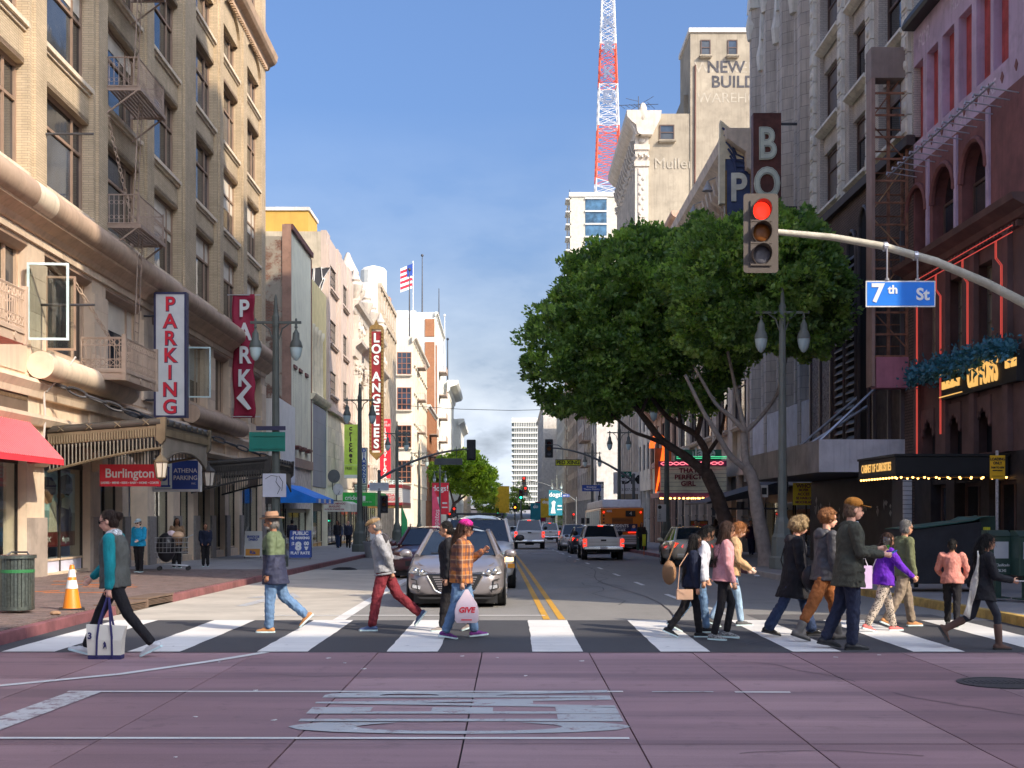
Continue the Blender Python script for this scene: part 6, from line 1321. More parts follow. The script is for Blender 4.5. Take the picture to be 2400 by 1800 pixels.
for k in range(14):a=rng.uniform(0,6.28);r_=rng.uniform(0,.3);q.tube([(r_*math.cos(a),r_*math.sin(a),.7),(r_*1.2*math.cos(a),r_*1.2*math.sin(a),.78+rng.uniform(0,.15))],.015,4)
q.build('plant',M('dry_plant',(.05,.03,.04)),pl_)
rg=tag(MB().loft([[(.42*s_*math.cos(a)*(1+.2*math.sin(3*a)),.25*s_*math.sin(a)*(1+.3*math.cos(2*a)),z)for a in [k*math.pi/8 for k in range(16)]]for s_,z in ((1,.0),(.8,.05),(.45,.09),(.1,.07))]).build('rag',M('black_cloth',(.012,.012,.014),rough=.9),None,(-5.75,43.8,gz(43.8)+.006),smooth=True),'black rag lying on the road near the left kerb','rag')
def aboard(lbl,x,y,w_,h,m_,rz=0):
 e_=thing('sandwich_board',lbl,'sign',(x,y,gz(y)+.15),rz)
 MB().hexa([(-w_/2,-.28,.06),(w_/2,-.28,.06),(w_/2,-.25,.06),(-w_/2,-.25,.06),(-w_/2,-.03,h),(w_/2,-.03,h),(w_/2,0,h),(-w_/2,0,h)]).build('front_leaf',m_,e_)
 MB().hexa([(-w_/2,.25,.06),(w_/2,.25,.06),(w_/2,.28,.06),(-w_/2,.28,.06),(-w_/2,0.002,h),(w_/2,0.002,h),(w_/2,.03,h),(-w_/2,.03,h)]).build('rear_leaf',m_,e_)
 for s in (-1,1):MB().tube([(s*(w_/2-.03),-.275,.08),(s*(w_/2-.03),-.3,0)],.02,6).build('foot',IRON,e_)
 return e_
pb=aboard('blue PUBLIC PARKING sandwich board with $8 flat rate',-8.75,53,.88,1.18,SIGNB,R(4));tl=math.atan2(.25,1.12)
def bt(t_,sz,x,z,b=.008,xs=1):text(t_,sz,LW,pb,(x,-.285+.25*(z-.06)/1.12-.006,z),(R(90)-tl,0,0),bold=b,xs=xs)
bt('PUBLIC',.2,0,1.06);bt('PARKING',.14,.08,.87);bt('$',.22,-.3,.62);bt('8',.46,-.08,.52,.03);bt('00',.2,.25,.64,.012);bt('FLAT RATE',.16,0,.25);bt('v',.2,.25,.46,.03)
MB().prism([(-.4,.87),(-.28,.96),(-.28,.78)],-.13,-.115).build('arrow',LW,pb)
en=aboard('white ENVIOS DE DINERO sandwich board by the shop piers',-11.0,54.5,.72,1.15,SIGNW,R(2))
text('ENVIOS DE\nDINERO',.13,SIGNB,en,(0,-.12,.85),(R(90)-tl,0,0),bold=.006,xs=.8);q=MB().hexa([(-.3,-.275,.12),(.3,-.275,.12),(.3,-.268,.12),(-.3,-.268,.12),(-.3,-.22,.4),(.3,-.22,.4),(.3,-.2,.4),(-.3,-.2,.4)]).build('orange_field',M('board_orange',(.6,.22,.04),bump=0),en);text('Ria',.2,SIGNB,en,(0,-.27,.25),(R(90)-tl,0,0),bold=.006)
aboard('pale sandwich board beside the white shop awning',-8.9,84,.8,1.1,SIGNW,R(8))
DK=M('dumpster_green',(.02,.045,.035),rough=.45,var=.25,dirt=.3);TARP=M('green_lid',(.02,.075,.065),rough=.5,var=.3)
du=thing('dumpster','black covered dumpster with torn green lid on the right pavement','dumpster',(8.1,26.2,.15));MB().hexa([(0,0,.08),(1.5,0,.08),(1.5,1.3,.08),(.1,1.3,.08),(-.02,-.02,1.18),(1.5,-.02,1.35),(1.5,1.3,1.35),(.0,1.3,1.2)]).build('body',M('black_board',(.018,.018,.022),rough=.5,var=.3,vscale=3),du,bevel=.015)
MB().hexa([(1.5,.1,.08),(1.85,.1,.08),(1.85,1.2,.08),(1.5,1.2,.08),(1.5,.1,1.45),(1.85,.1,1.47),(1.85,1.2,1.47),(1.5,1.2,1.45)]).build('side_bin',DK,du,bevel=.015)
vs=[(-.08+1.75*i/10,-.06+1.4*j/5,1.2+.022*i*(1 if i<9 else 1.2)+random.uniform(-.012,.02))for j in range(6)for i in range(11)];fs=[(j*11+i,j*11+i+1,(j+1)*11+i+1,(j+1)*11+i)for j in range(5)for i in range(10)]
o=MB().add(vs,fs).build('lid',TARP,du);o.modifiers.new('t','SOLIDIFY').thickness=.02
MB().box(1.58,1.72,.085,.1,1.18,1.24).build('sticker',M('sticker_lime',(.5,.6,.03),bump=0),du);text('C',.14,M('chalk_blue',(.1,.25,.6),bump=0),du,(.85,-.01,1.02))
for k in range(2):MB().lathe([(.07,-.03),(.07,.03)],12,(.2+k*1.1,.1,.07),'x').build('castor',BLACK,du)
for k,(x,y)in enumerate(((8.75,22.9),(9.12,22.5))):
 e_=thing('news_rack',('dark green newspaper rack with white lettering behind the woman in boots','newspaper rack at the right edge of the picture')[k],'newspaper box',(x,y,.15),0,'newspaper racks');MB().box(-.2,.2,0,.42,.42,1.12).build('box',DK,e_,bevel=.02);MB().prism([(-.02,1.12),(.42,1.12),(.42,1.22),(.2,1.22)],-.2,.2,'x').build('hood',DK,e_);MB().box(-.13,.13,-.01,0,.72,1.02).build('window',M('news_window',(.35,.36,.38),rough=.2),e_);MB().box(-.05,.05,.12,.28,0,.42).build('leg',DK,e_);MB().box(-.18,.18,.02,.4,0,.02).build('foot',DK,e_)
 if k==0:text('El Clasificado',.07,LW,e_,(0,-.006,.6),xs=.8);text('800.242',.07,LW,e_,(0,-.006,.5),xs=.8)
for (x,y,z,r_,lb)in ((-12.0,86,4.1,.45,'dark satellite dish over the shop fascia left of the lime sign'),(-12.0,88,3.25,.4,'pale satellite dish lower on the same fascia'),(-16.3,90.5,19.6,.55,'satellite dish on the roof by the yellow block')):
 e_=thing('satellite_dish',lb,'satellite dish',(x,y,z),R(35));MB().lathe([(r_,-.1),(r_*.7,-.03),(.02,0),(.02,.02),(r_*.7,-.01),(r_+.01,-.08)],16,(0,0,0),'y').build('dish',DGREY if z>3.5 else M('dish_grey',(.35,.36,.36)),e_,smooth=True);MB().tube([(0,.03,0),(0,.15,-.5),(.1,.3,-.9)],.03,6).build('arm',DGREY,e_);MB().tube([(0,0,-r_),(0,-.4,-.1)],.015,5).build('feed',DGREY,e_)
bp=thing('barber_pole','small striped barber pole under the white shop awning','sign',(-11.3,83.5,-1.0));MB().lathe([(.1,0),(.1,.9)],12).build('cylinder',SIGNW,bp);MB().lathe([(.13,-.12),(.13,0)],12).lathe([(.13,.9),(.13,1.02)],12).build('cap',M('chrome',(.6,.6,.6),rough=.15,metal=1,bump=0),bp)
for k in range(6):MB().tube([(.105*math.cos(a),.105*math.sin(a),.02+.14*k+.05*a)for a in [j*math.pi/6 for j in range(-6,1)]],.02,4).build('stripe',SIGNR if k%2 else SIGNB,bp)
for (x,y,lb)in ((7.6,58,'parking meter beside the dark trunk'),(7.5,74,'dark litter bin by the bus stop')):
 e_=thing('parking_meter' if y<60 else 'trash_can',lb,'meter' if y<60 else 'trash can',(x,y,gz(y)+.15))
 if y<60:MB().tube([(0,0,0),(0,0,1.1)],.03,8).build('post',DGREY,e_);MB().lathe([(.07,1.1),(.09,1.2),(.09,1.35),(.05,1.45)],10).build('head',DGREY,e_)
 else:MB().lathe([(.3,0),(.32,.9),(.34,.95)],14).build('drum',DK,e_);MB().lathe([(.34,.95),(.3,1.15),(.1,1.25)],14).build('hood',DK,e_)
# ------------------------------------------------------------------ vehicles
TYRE=M('tyre_rubber',(.018,.018,.019),rough=.8,var=.2,bump=.3);RIM=M('alloy_rim',(.32,.32,.33),rough=.3,metal=.9,bump=0);CHROME=M('chrome',(.6,.6,.6),rough=.12,metal=1,var=0,bump=0)
CARGL=Mpane('car_glass',(.02,.028,.04),.03,.3);TRIM=M('black_trim',(.014,.014,.015),rough=.45,var=.1,bump=.1);HLG=M('headlamp_glass',(.55,.58,.6),rough=.08,metal=.6,var=.3,vscale=25,bump=.4,bscale=40)
TAIL=Mglow('tail_lamp_lit',(1.0,.03,.012),1.5,(.45,.01,.01));TAILO=M('tail_lamp_red',(.35,.012,.012),rough=.2,bump=0,coat=.6);AMB=M('indicator_amber',(.6,.2,.02),rough=.2,bump=0);PLATE=M('licence_plate',(.6,.6,.58),rough=.4,bump=0)
HLON=Mglow('headlamp_on',(1.0,.7,.35),1.6)
def wheel(parent,x,y,r,w_,rot=0):
 o=MB().lathe([(r*.62,-w_/2),(r*.95,-w_/2),(r,-w_*.35),(r,w_*.35),(r*.95,w_/2),(r*.62,w_/2)],22,(0,0,0),'x').build('wheel',TYRE,parent,(x,y,r),smooth=True)
 q=MB().lathe([(r*.63,-w_*.42),(r*.63,w_*.42)],18,(0,0,0),'x');s=1 if x>0 else -1
 for k in range(5):
  a=k*2*math.pi/5;q.tube([(s*w_*.45,0,0),(s*w_*.45,r*.58*math.cos(a),r*.58*math.sin(a))],r*.09,5)
 q.build('rim',RIM,o)
def shell(st):
 rings=[]
 for (y,w_,zl,zs,zt)in st:
  h=[(0,zl),(w_*.8,zl),(w_*.96,zl+.07),(w_,zl+(zs-zl)*.35),(w_,zl+(zs-zl)*.75),(w_*.975,zs),(w_*.9,zs+(zt-zs)*.6),(w_*.7,zt-(zt-zs)*.08),(w_*.35,zt),(0,zt+.012)]
  rings.append([(a,y,z)for a,z in h]+[(-a,y,z)for a,z in h[-2:0:-1]])
 return MB().loft(rings)
def house(e_,y0,y1,t0,t1,zb,zr,wb,wt,paint,glass=None,bp=(.5,),roofmat=None,crown=.05):
 g=glass or CARGL
 def P(u,v,s):
  y=(y0+(y1-y0)*u)*(1-v)+(t0+(t1-t0)*u)*v
  return (s*(wb+(wt-wb)*v),y,zb+(zr-zb)*v)
 gm=MB();f=.985
 gm.add([P(0,0,-1),P(0,0,1),P(0,1,1),P(0,1,-1)],[(0,1,2,3)]);gm.build('windscreen',g,e_)
 MB().add([P(1,0,-1),P(1,0,1),P(1,1,1),P(1,1,-1)],[(0,1,2,3)]).build('rear_window',g,e_)
 for s in (-1,1):MB().add([P(0,0,s),P(1,0,s),P(1,1,s),P(0,1,s)],[(0,1,2,3)]).build('side_window',g,e_)
 for s in (-1,1):
  for u in (0,1):MB().tube([P(u,-.05,s),P(u,1,s)],[.055,.045],7).build('pillar',paint,e_,smooth=True)
  for u in bp:MB().tube([P(u,-.02,s*1.0),P(u,1,s*1.0)],.035,6).build('pillar',paint,e_)
  MB().tube([P(-.02,1,s),P(1.02,1,s)],.05,6).build('roof_rail',paint,e_,smooth=True)
 n=6;rings=[]
 for i in range(n+1):
  u=i/n;y=t0+(t1-t0)*u;c=crown*math.sin(math.pi*min(max(u,.06),.94))+.02
  rings.append([(wt*1.03*k,y,zr-.03+(c+.03)*(1-(abs(k))**2.5))for k in (-1,-.8,-.45,0,.45,.8,1)])
 MB().loft(rings,cap=False,close=False).build('roof',roofmat or paint,e_,smooth=True,angle=70)
def car(name,lbl,x,y,rz,L,st,gh,paint,wr=.32,wb=(.85,.8),tread=None,group=None,cat='car',**k):
 g=gz(y);e_=thing(name,lbl,cat,(x,y,g+.005),rz,group)
 sl_=-math.atan(.012)if y>21 else 0
 e_.rotation_euler=(sl_ if abs(rz)<1 else -sl_,0,rz)
 shell(st).build('body',paint,e_,smooth=True,angle=55)
 W=max(s[1]for s in st);zu=min(s[2]for s in st)
 MB().box(-W*.85,W*.85,.25,L-.25,zu-.12,zu+.1).build('underbody',TRIM,e_)
 for (yy)in (wb[0],L-wb[1]):
  for s in (-1,1):
   MB().lathe([(wr*1.13,-.006),(wr*1.13,.006)],22,(s*(W+.001),yy,wr*1.02),'x').build('wheel_arch',TRIM,e_);wheel(e_,s*(W-.085),yy,wr,.21)
 house(e_,*gh,paint,**k)
 return e_
def mirror(e_,x,y,z,m_):
 for s in (-1,1):MB().ball((s*x,y,z),(.12,.09,.08),10,6).tube([(s*(x-.12),y+.03,z-.05),(s*(x-.02),y,z-.02)],.03,5).build('mirror',m_,e_,smooth=True)
def slats(e_,poly_fn,n,z0,z1,y,m_,nm='grille_bar'):
 for k in range(n):
  z=z0+(z1-z0)*(k+.5)/n;w_=poly_fn(z);MB().box(-w_,w_,y-.012,y+.01,z-.012,z+.008).build(nm,m_,e_)
GREY=Mpaint('gunmetal_paint',(.19,.175,.18),.45)
st=[(0.0,.62,.26,.50,.56),(.06,.74,.22,.58,.66),(.2,.83,.20,.64,.73),(.5,.885,.19,.72,.80),(1.0,.895,.2,.80,.90),(1.35,.895,.2,.86,.98),(2.2,.895,.2,.90,1.0),(3.2,.90,.2,.94,1.0),(3.8,.88,.24,.92,1.0),(4.12,.80,.3,.86,.95),(4.22,.7,.36,.7,.85)]
v=car('hatchback_car','metallic grey hatchback stopped at the crossing, facing the viewer',-1.03,23.1,0,4.22,st,(1.15,3.95,2.05,3.3,.93,1.38,.76,.56),GREY)
MB().prism([(-.46,.60),(.46,.60),(.5,.56),(.36,.32),(.26,.28),(-.26,.28),(-.36,.32),(-.5,.56)],-.012,.05).build('grille',TRIM,v);slats(v,lambda z:.26+.5*(z-.28),7,.29,.58,-.014,GREY)
MB().tube([(-.5,-.012,.58),(-.36,-.018,.32),(-.26,-.018,.27),(.26,-.018,.27),(.36,-.018,.32),(.5,-.012,.58)],.014,6).build('grille_frame',CHROME,v)
MB().prism([(-.5,.62),(.5,.62),(.52,.66),(.3,.64),(-.3,.64),(-.52,.66)],-.014,.02).build('upper_grille',CHROME,v)
for s in (-1,1):
 MB().loft([[(s*(.42+.05),.035,.63),(s*.80,.17,.74),(s*.84,.22,.62),(s*.62,.10,.585)],[(s*.44,-.015,.635),(s*.78,.05,.75),(s*.845,.13,.635),(s*.62,.0,.58)]]).build('headlamp',HLG,v);MB().ball((s*.60,-.0,.645),.055,10,6).ball((s*.72,.03,.665),.055,10,6).build('lamp_reflector',CHROME,v,smooth=True)
 MB().prism([(s*.56,.40),(s*.78,.44),(s*.79,.36),(s*.62,.31)],.02,.10).build('fog_recess',TRIM,v);MB().prism([(s*.60,.395),(s*.765,.425),(s*.77,.365),(s*.64,.335)],.0,.05).build('fog_lamp',HLG,v)
 MB().tube([(s*.8,.08,.52),(s*.7,.01,.50),(s*.66,.0,.28)],.012,5).build('bumper_crease',TRIM,v)
MB().tube([(.07*math.cos(a),.025,.695+.036*math.sin(a))for a in [k*math.pi/8 for k in range(17)]],.006,5).tube([(-.03,.02,.67),(-.02,.02,.72)],.007,4).tube([(.02,.02,.67),(.03,.02,.72)],.007,4).tube([(-.025,.02,.69),(.025,.02,.70)],.006,4).build('emblem',CHROME,v)
MB().prism([(-.68,.2),(.68,.2),(.62,.16),(-.62,.16)],-.005,.3).build('lip',TRIM,v);mirror(v,1.0,1.35,.96,GREY)
for s in (-1,1):MB().tube([(s*.7,.45,.80),(s*.42,.08,.66)],.012,5).build('hood_crease',GREY,v)
MB().tube([(-.5,1.12,.965),(.1,1.1,.985)],.012,4).tube([(.0,1.12,.97),(.55,1.1,.975)],.012,4).build('wiper',TRIM,v)
WSUV=Mpaint('white_car_paint',(.66,.66,.65));st=[(0,.68,.34,.72,.80),(.06,.84,.28,.80,.92),(.3,.91,.27,.92,1.0),(1.1,.93,.28,1.02,1.1),(1.4,.93,.28,1.05,1.15),(4.5,.93,.3,1.08,1.15),(4.75,.88,.36,1.0,1.1)]
v=car('suv_car','white sport utility vehicle waiting behind the grey hatchback',-.86,30.0,0,4.8,st,(1.25,4.65,1.9,4.45,1.1,1.64,.84,.70),WSUV,wr=.37,bp=(.35,.68),crown=.12)
for s in (-1,1):MB().prism([(s*.5,.78),(s*.88,.82),(s*.9,.66),(s*.55,.64)],.02,.2).build('headlamp',HLON if s>0 else HLG,v);MB().box(s*.72,s*.92,.03,.12,.5,.6).build('indicator',AMB,v);MB().tube([(s*.6,2.1,1.72),(s*.62,2.3,1.8),(s*.62,4.2,1.8),(s*.6,4.4,1.72)],.025,6).build('roof_rack',TRIM,v)
MB().prism([(-.46,.80),(.46,.80),(.42,.62),(-.42,.62)],-.01,.06).build('grille',TRIM,v);slats(v,lambda z:.42,4,.63,.79,-.01,CHROME);MB().box(-.75,.75,-.03,.1,.34,.52).build('bumper',WSUV,v,bevel=.03);MB().tube([(-.62,2.6,1.8),(.62,2.6,1.8)],.02,5).tube([(-.62,3.6,1.8),(.62,3.6,1.8)],.02,5).build('roof_bar',TRIM,v);mirror(v,1.05,1.45,1.2,TRIM)
def saloon(name,lbl,x,y,rz,paint,L=4.6,wdt=.89,h=1.43,lit=False,group=None):
 st=[(0,wdt*.7,.3,.52,.6),(.08,wdt*.88,.24,.62,.72),(.4,wdt*.98,.2,.72,.8),(1.1,wdt,.2,.82,.92),(1.5,wdt,.2,.86,.98),(3.4,wdt,.2,.92,1.0),(4.1,wdt*.98,.22,.94,1.03),(4.45,wdt*.9,.3,.9,1.0),(4.6,wdt*.76,.38,.72,.9)]
 v=car(name,lbl,x,y,rz,L,st,(1.2,4.15,1.95,3.45,.95,h,wdt*.86,wdt*.66),paint,group=group)
 for s in (-1,1):
  MB().prism([(s*.45,.62),(s*.78,.68),(s*.8,.56),(s*.5,.54)],.0,.15).build('headlamp',HLG,v);MB().loft([[(s*.5,4.52,.88),(s*.8,4.4,.9),(s*.82,4.38,.72),(s*.55,4.55,.72)],[(s*.5,4.6,.86),(s*.78,4.5,.88),(s*.8,4.46,.73),(s*.55,4.62,.73)]]).build('tail_lamp',TAIL if lit else TAILO,v)
 MB().box(-.4,.4,-.02,.05,.36,.5).build('grille',TRIM,v);MB().box(-.24,.24,4.6,4.62,.62,.76).build('licence_plate',PLATE,v);MB().box(-.75,.75,4.3,4.66,.34,.5).build('rear_bumper',paint,v,bevel=.04)
 MB().box(-.3,.3,4.05,4.09,.985,1.01).build('brake_lamp',TAIL if lit else TAILO,v);mirror(v,wdt+.1,1.4,.98,paint);return v
MAR=Mpaint('maroon_car_paint',(.05,.012,.016));saloon('saloon_car','dark maroon saloon half hidden behind the grey hatchback',-2.62,36.2,R(-4),MAR)
def pickup(name,lbl,x,y,paint,W=.92,L=5.3,lit=True,zb=1.05,zr=1.78,group='pickups driving away',bump=CHROME):
 g=gz(y);e_=thing(name,lbl,'pickup truck',(x,y,g+.005),0,group);e_.rotation_euler=(-math.atan(.012),0,0)
 MB().box(-W,W,.02,1.75,.5,zb).build('bed',paint,e_,bevel=.04);MB().box(-W*.8,W*.8,-.015,.03,.58,zb-.02).build('tailgate',paint,e_,bevel=.015);MB().box(-W*.72,W*.72,-.022,-.012,zb-.2,zb-.19).box(-W*.72,W*.72,-.022,-.012,.66,.67).build('tailgate_crease',TRIM,e_)
 MB().box(-.12,.12,-.03,-.01,zb-.16,zb-.08).build('tailgate_handle',TRIM,e_)
 rings=[(1.75,W,.5,zb-.05,zb+.02),(3.6,W,.5,zb-.05,zb+.02),(4.4,W,.5,zb-.08,zb-.0),(5.1,W*.95,.5,zb-.15,zb-.1),(5.3,W*.85,.55,zb-.3,zb-.25)]
 shell(rings).build('body',paint,e_,smooth=True,angle=50);MB().box(-W*.8,W*.8,.3,5.0,.36,.5).build('chassis',TRIM,e_)
 house(e_,1.8,4.3,2.05,3.6,zb,zr,W*.88,W*.70,paint,bp=(.5,));MB().box(-W*.66,W*.66,1.86,1.9,zb+.02,zb+.1).build('cab_sill',paint,e_)
 for s in (-1,1):MB().box(s*W*.84,s*(W+.005),-.03,.12,zb-.42,zb-.06).build('tail_lamp',TAIL if lit else TAILO,e_,bevel=.01);MB().box(s*W*.86,s*(W+.004),-.032,.1,zb-.30,zb-.22).build('reverse_lamp',HLG,e_);MB().ball((s*(W+.16),4.0,zb+.18),(.14,.08,.12),8,6).build('mirror',TRIM,e_)
 MB().box(-W*.98,W*.98,-.16,.02,.46,.62).build('bumper',bump,e_,bevel=.04);MB().box(-.16,.16,-.17,-.158,.5,.6).build('licence_plate',PLATE,e_);MB().box(-.12,.12,2.0,2.06,zr-.02,zr+.03).build('brake_lamp',TAIL,e_)
 for yy in (1.0,4.35):
  for s in (-1,1):MB().lathe([(.44,-.005),(.44,.005)],20,(s*(W+.002),yy,.42),'x').build('wheel_arch',TRIM,e_);wheel(e_,s*(W-.1),yy,.38,.25)
 MB().tube([(-.3,.2,.36),(.3,.2,.36)],.09,8).build('axle',TRIM,e_);return e_
SILV=Mpaint('silver_paint',(.38,.37,.36),.3);WP=Mpaint('offwhite_paint',(.55,.56,.57))
pickup('pickup_truck','silver grey pickup with tail lamps lit beside the bus',4.05,56.6,SILV,W=.90,zb=1.0,zr=1.52);pickup('pickup_truck','large white pickup driving away in the centre lane',1.18,86,WP,W=1.01,zb=1.22,zr=1.93);pickup('pickup_truck','white pickup ahead to the right of the large one',3.62,121,WP,W=.93,zb=1.15,zr=1.85)
DKP=Mpaint('dark_blue_black_paint',(.02,.022,.03));saloon('saloon_car','dark saloon braking just ahead of the silver pickup',4.1,74.2,math.pi,DKP,lit=True);saloon('saloon_car','silver saloon ahead of the dark one',3.85,83.5,math.pi,SILV,h=1.6)
CREM=Mpaint('cream_car_paint',(.42,.38,.28));saloon('saloon_car','pale cream car parked at the right kerb behind the walking women',6.75,51.2,math.pi,CREM,lit=True)
for k,(x,y,p,lb)in enumerate(((.4,135,SILV,'small silver car left of the large white pickup'),(-1.6,118,DKP,'dark oncoming car in the far left lane'),(.0,190,DKP,'dark car crossing the far intersection'),(2.2,176,MAR,'dark red car queued at the cross street'),(-4.6,150,WP,'white oncoming car beyond the left crossing'),(-5.6,108,SILV,'silver car parked at the left kerb'),(3.4,210,DKP,'dark car far up the right lane'),(-2.4,235,WP,'far white oncoming car'))):
 saloon('saloon_car',lb,x,y,math.pi if x>-.5 else 0,p,lit=x>-.5,h=1.5,group='distant cars')
bu=thing('city_bus','orange and grey city bus seen from behind with an ACCIDENTS advert','bus',(6.55,76,gz(76)+.005));bu.rotation_euler=(-math.atan(.012),0,R(1.0))
BO=M('bus_orange',(.62,.11,.005),rough=.35,var=.05,bump=0,coat=.5);BG=M('bus_grey',(.40,.41,.43),rough=.35,var=.08,bump=0,coat=.4);W=1.28
MB().box(-W,W,.02,12.2,.34,2.62).build('body',BO,bu,bevel=.06);MB().box(-W*1.003,W*1.003,.0,12.19,.3,1.02).build('skirt',BG,bu,bevel=.05)
MB().prism([(0.05,2.62),(.35,3.12),(12.0,3.12),(12.2,2.6)],-W*.92,W*.92,'x').build('roof_pod',M('bus_roof_white',(.62,.63,.66),rough=.4,bump=0),bu,bevel=.08)
for k in range(7):MB().box(-W-.012,-W+.01,1.0+k*1.5,2.4+k*1.5,1.45,2.45).build('side_window',CARGL,bu)
for s in (-1,1):
 for i,z in enumerate((.62,.84,1.06)):MB().lathe([(.09,-.04),(.09,.02),(.05,.03)],14,(s*1.12,0,z),'y').build('tail_lamp',TAIL if (s>0)else TAILO,bu)
 MB().lathe([(.09,-.04),(.09,.02)],14,(s*1.12,0,.42),'y').build('indicator',AMBL if s>0 else AMB,bu);MB().lathe([(.05,-.02),(.05,.02)],10,(s*1.1,.0,2.35),'y').build('marker_lamp',TAIL,bu)
for k in range(5):MB().lathe([(.055,-.015),(.055,.02)],10,(-1.1,0,1.35+k*.2),'y').build('vent_hole',TRIM,bu)
MB().box(-.6,.62,-.014,.03,1.62,2.02).build('engine_grille',TRIM,bu)
for k in range(5):MB().box(-.58,.6,-.022,-.012,1.66+k*.075,1.685+k*.075).build('grille_bar',BO,bu)
MB().box(.2,.78,-.03,.02,2.1,2.44).build('route_sign',BLACK,bu);text('4',.3,M('sign_led',(.5,.5,.45),bump=0),bu,(.5,-.035,2.27));text('4082',.17,LW,bu,(-.78,.012,2.42),bold=.004)
MB().box(-.98,.9,-.02,.02,1.2,1.66).build('advert',M('advert_navy',(.02,.02,.05),bump=0),bu);text('ACCIDENTS',.24,LW,bu,(-.25,-.024,1.54),bold=.006,xs=.95);text('THE INJURY LAW FIRM',.09,LW,bu,(-.25,-.024,1.40));text('800-818-1818',.15,LW,bu,(-.25,-.024,1.28),bold=.004)
MB().lathe([(.1,-.03),(.1,-.02)],12,(.68,0,1.5),'y').build('advert_face',M('print_face',(.5,.28,.18),bump=0),bu);MB().prism([(.5,1.22),(.86,1.22),(.8,1.42),(.56,1.42)],-.03,-.02).build('advert_suit',SIGNB,bu)
for k in range(4):MB().box(-.9,.9,-.016,.03,.62+k*.1,.65+k*.1).build('engine_louvre',TRIM,bu)
MB().box(-W,W,-.06,.04,.28,.46).build('bumper',TRIM,bu,bevel=.02);MB().box(-.7,-.3,-.03,.0,1.14,1.18).box(.35,.85,-.03,.0,1.14,1.18).build('brake_strip',TAIL,bu)
for yy in (2.6,9.2):
 for s in (-1,1):wheel(bu,s*(W-.16),yy,.48,.28)
MB().box(-W-.3,-W-.08,12.0,12.15,1.7,2.1).build('mirror',TRIM,bu)
# ------------------------------------------------------------------ trees
def crown_fn(center,rad,nclump,seed,bottom=-.75,clump=.5,bias=.45):
 rng=np.random.default_rng(seed)
 d=rng.normal(0,1,(nclump*3,3));d/=np.linalg.norm(d,axis=1)[:,None]
 d=d[d[:,2]>bottom][:nclump];n=len(d)
 lump=1+.045*np.sin(d[:,0]*5.1+seed)+.04*np.sin(d[:,1]*6.3+d[:,2]*4)+.035*np.sin(d[:,2]*9+d[:,0]*7)
 r=rng.uniform(0,1,n)**bias*lump
 r=np.where(rng.uniform(0,1,n)<.74,.9*lump+rng.normal(0,.035,n),r*.85)
 c=np.array(center)+d*r[:,None]*np.array(rad)
 cs=clump*rng.uniform(.6,1.35,n)
 def fn(rg,N):
  k=rg.integers(0,n,N);off=rg.normal(0,1,(N,3));off/=np.linalg.norm(off,axis=1)[:,None]
  rr=rg.uniform(.35,1,N)**.6*cs[k];off2=off*np.array([1,1,.62])
  cen=c[k]+off2*rr[:,None]
  dr=off*.7+d[k]*.5+np.array([0,0,.35]);return cen,dr
 return fn
BARKD=M('dark_bark',(.085,.062,.052),rough=.9,var=.35,vscale=5,bump=.9,bscale=22);BARKL=M('pale_grey_bark',(.27,.235,.205),rough=.85,var=.22,vscale=6,bump=.7,bscale=25,dirt=.25)
def limbs(e_,paths,mat):
 for i,(nm,pts,r0,r1)in enumerate(paths):
  pts=[Vector(p)for p in pts];fine=[]
  for a,b in zip(pts[:-1],pts[1:]):
   for k in range(4):fine.append(a.lerp(b,k/4))
  fine.append(pts[-1]);sm=[fine[0]]+[(fine[j-1]+fine[j]*2+fine[j+1])/4 for j in range(1,len(fine)-1)]+[fine[-1]]
  n=len(sm);rad=[r0+(r1-r0)*(k/(n-1))**.8 for k in range(n)];rad=[r*(1+.05*math.sin(k*1.9+i))for k,r in enumerate(rad)]
  if nm=='trunk':rad[0]*=1.4;rad[1]*=1.15
  MB().tube(sm,rad,12).build(nm,mat,e_,smooth=True)
def tree(name,lbl,base,paths,crowns,bark,leafmats,size,nleaf,seed,group='street trees'):
 e_=thing(name,lbl,'tree',base,0,group);B=Vector(base)
 limbs(e_,[(nm,[Vector(p)-B for p in pts],a,b)for nm,pts,a,b in paths],bark)
 vs=[];
 for k,(c,rad,ncl,cl,n_,bt)in enumerate(crowns):vs.append(leaf_cloud(n_,crown_fn(Vector(c)-B,rad,ncl,seed+k,bt,cl),size,seed+k))
 v=np.concatenate(vs);cell=np.floor(v.reshape(-1,4,3).mean(1)/(size*3.6)).astype(np.int64);hsh=((cell[:,0]*73856093)^(cell[:,1]*19349663)^(cell[:,2]*83492791))%100;hsh=hsh+np.random.default_rng(seed).integers(-22,23,len(hsh));idx=np.where(hsh<42,0,np.where(hsh<68,1,2))
 o=link('crown',quads_mesh('crown',v,leafmats,idx),e_);return e_
FIC=[Mleaf('ficus_leaf_mid',(.235,.37,.12),.42),Mleaf('ficus_leaf_dark',(.125,.22,.075),.38),Mleaf('ficus_leaf_light',(.38,.53,.165),.48)]
LIT=[Mleaf('bright_leaf_mid',(.24,.34,.045),.45),Mleaf('bright_leaf_dark',(.13,.21,.035),.4),Mleaf('bright_leaf_yellow',(.34,.42,.05),.45)]
Y1,Y2=53.0,43.4
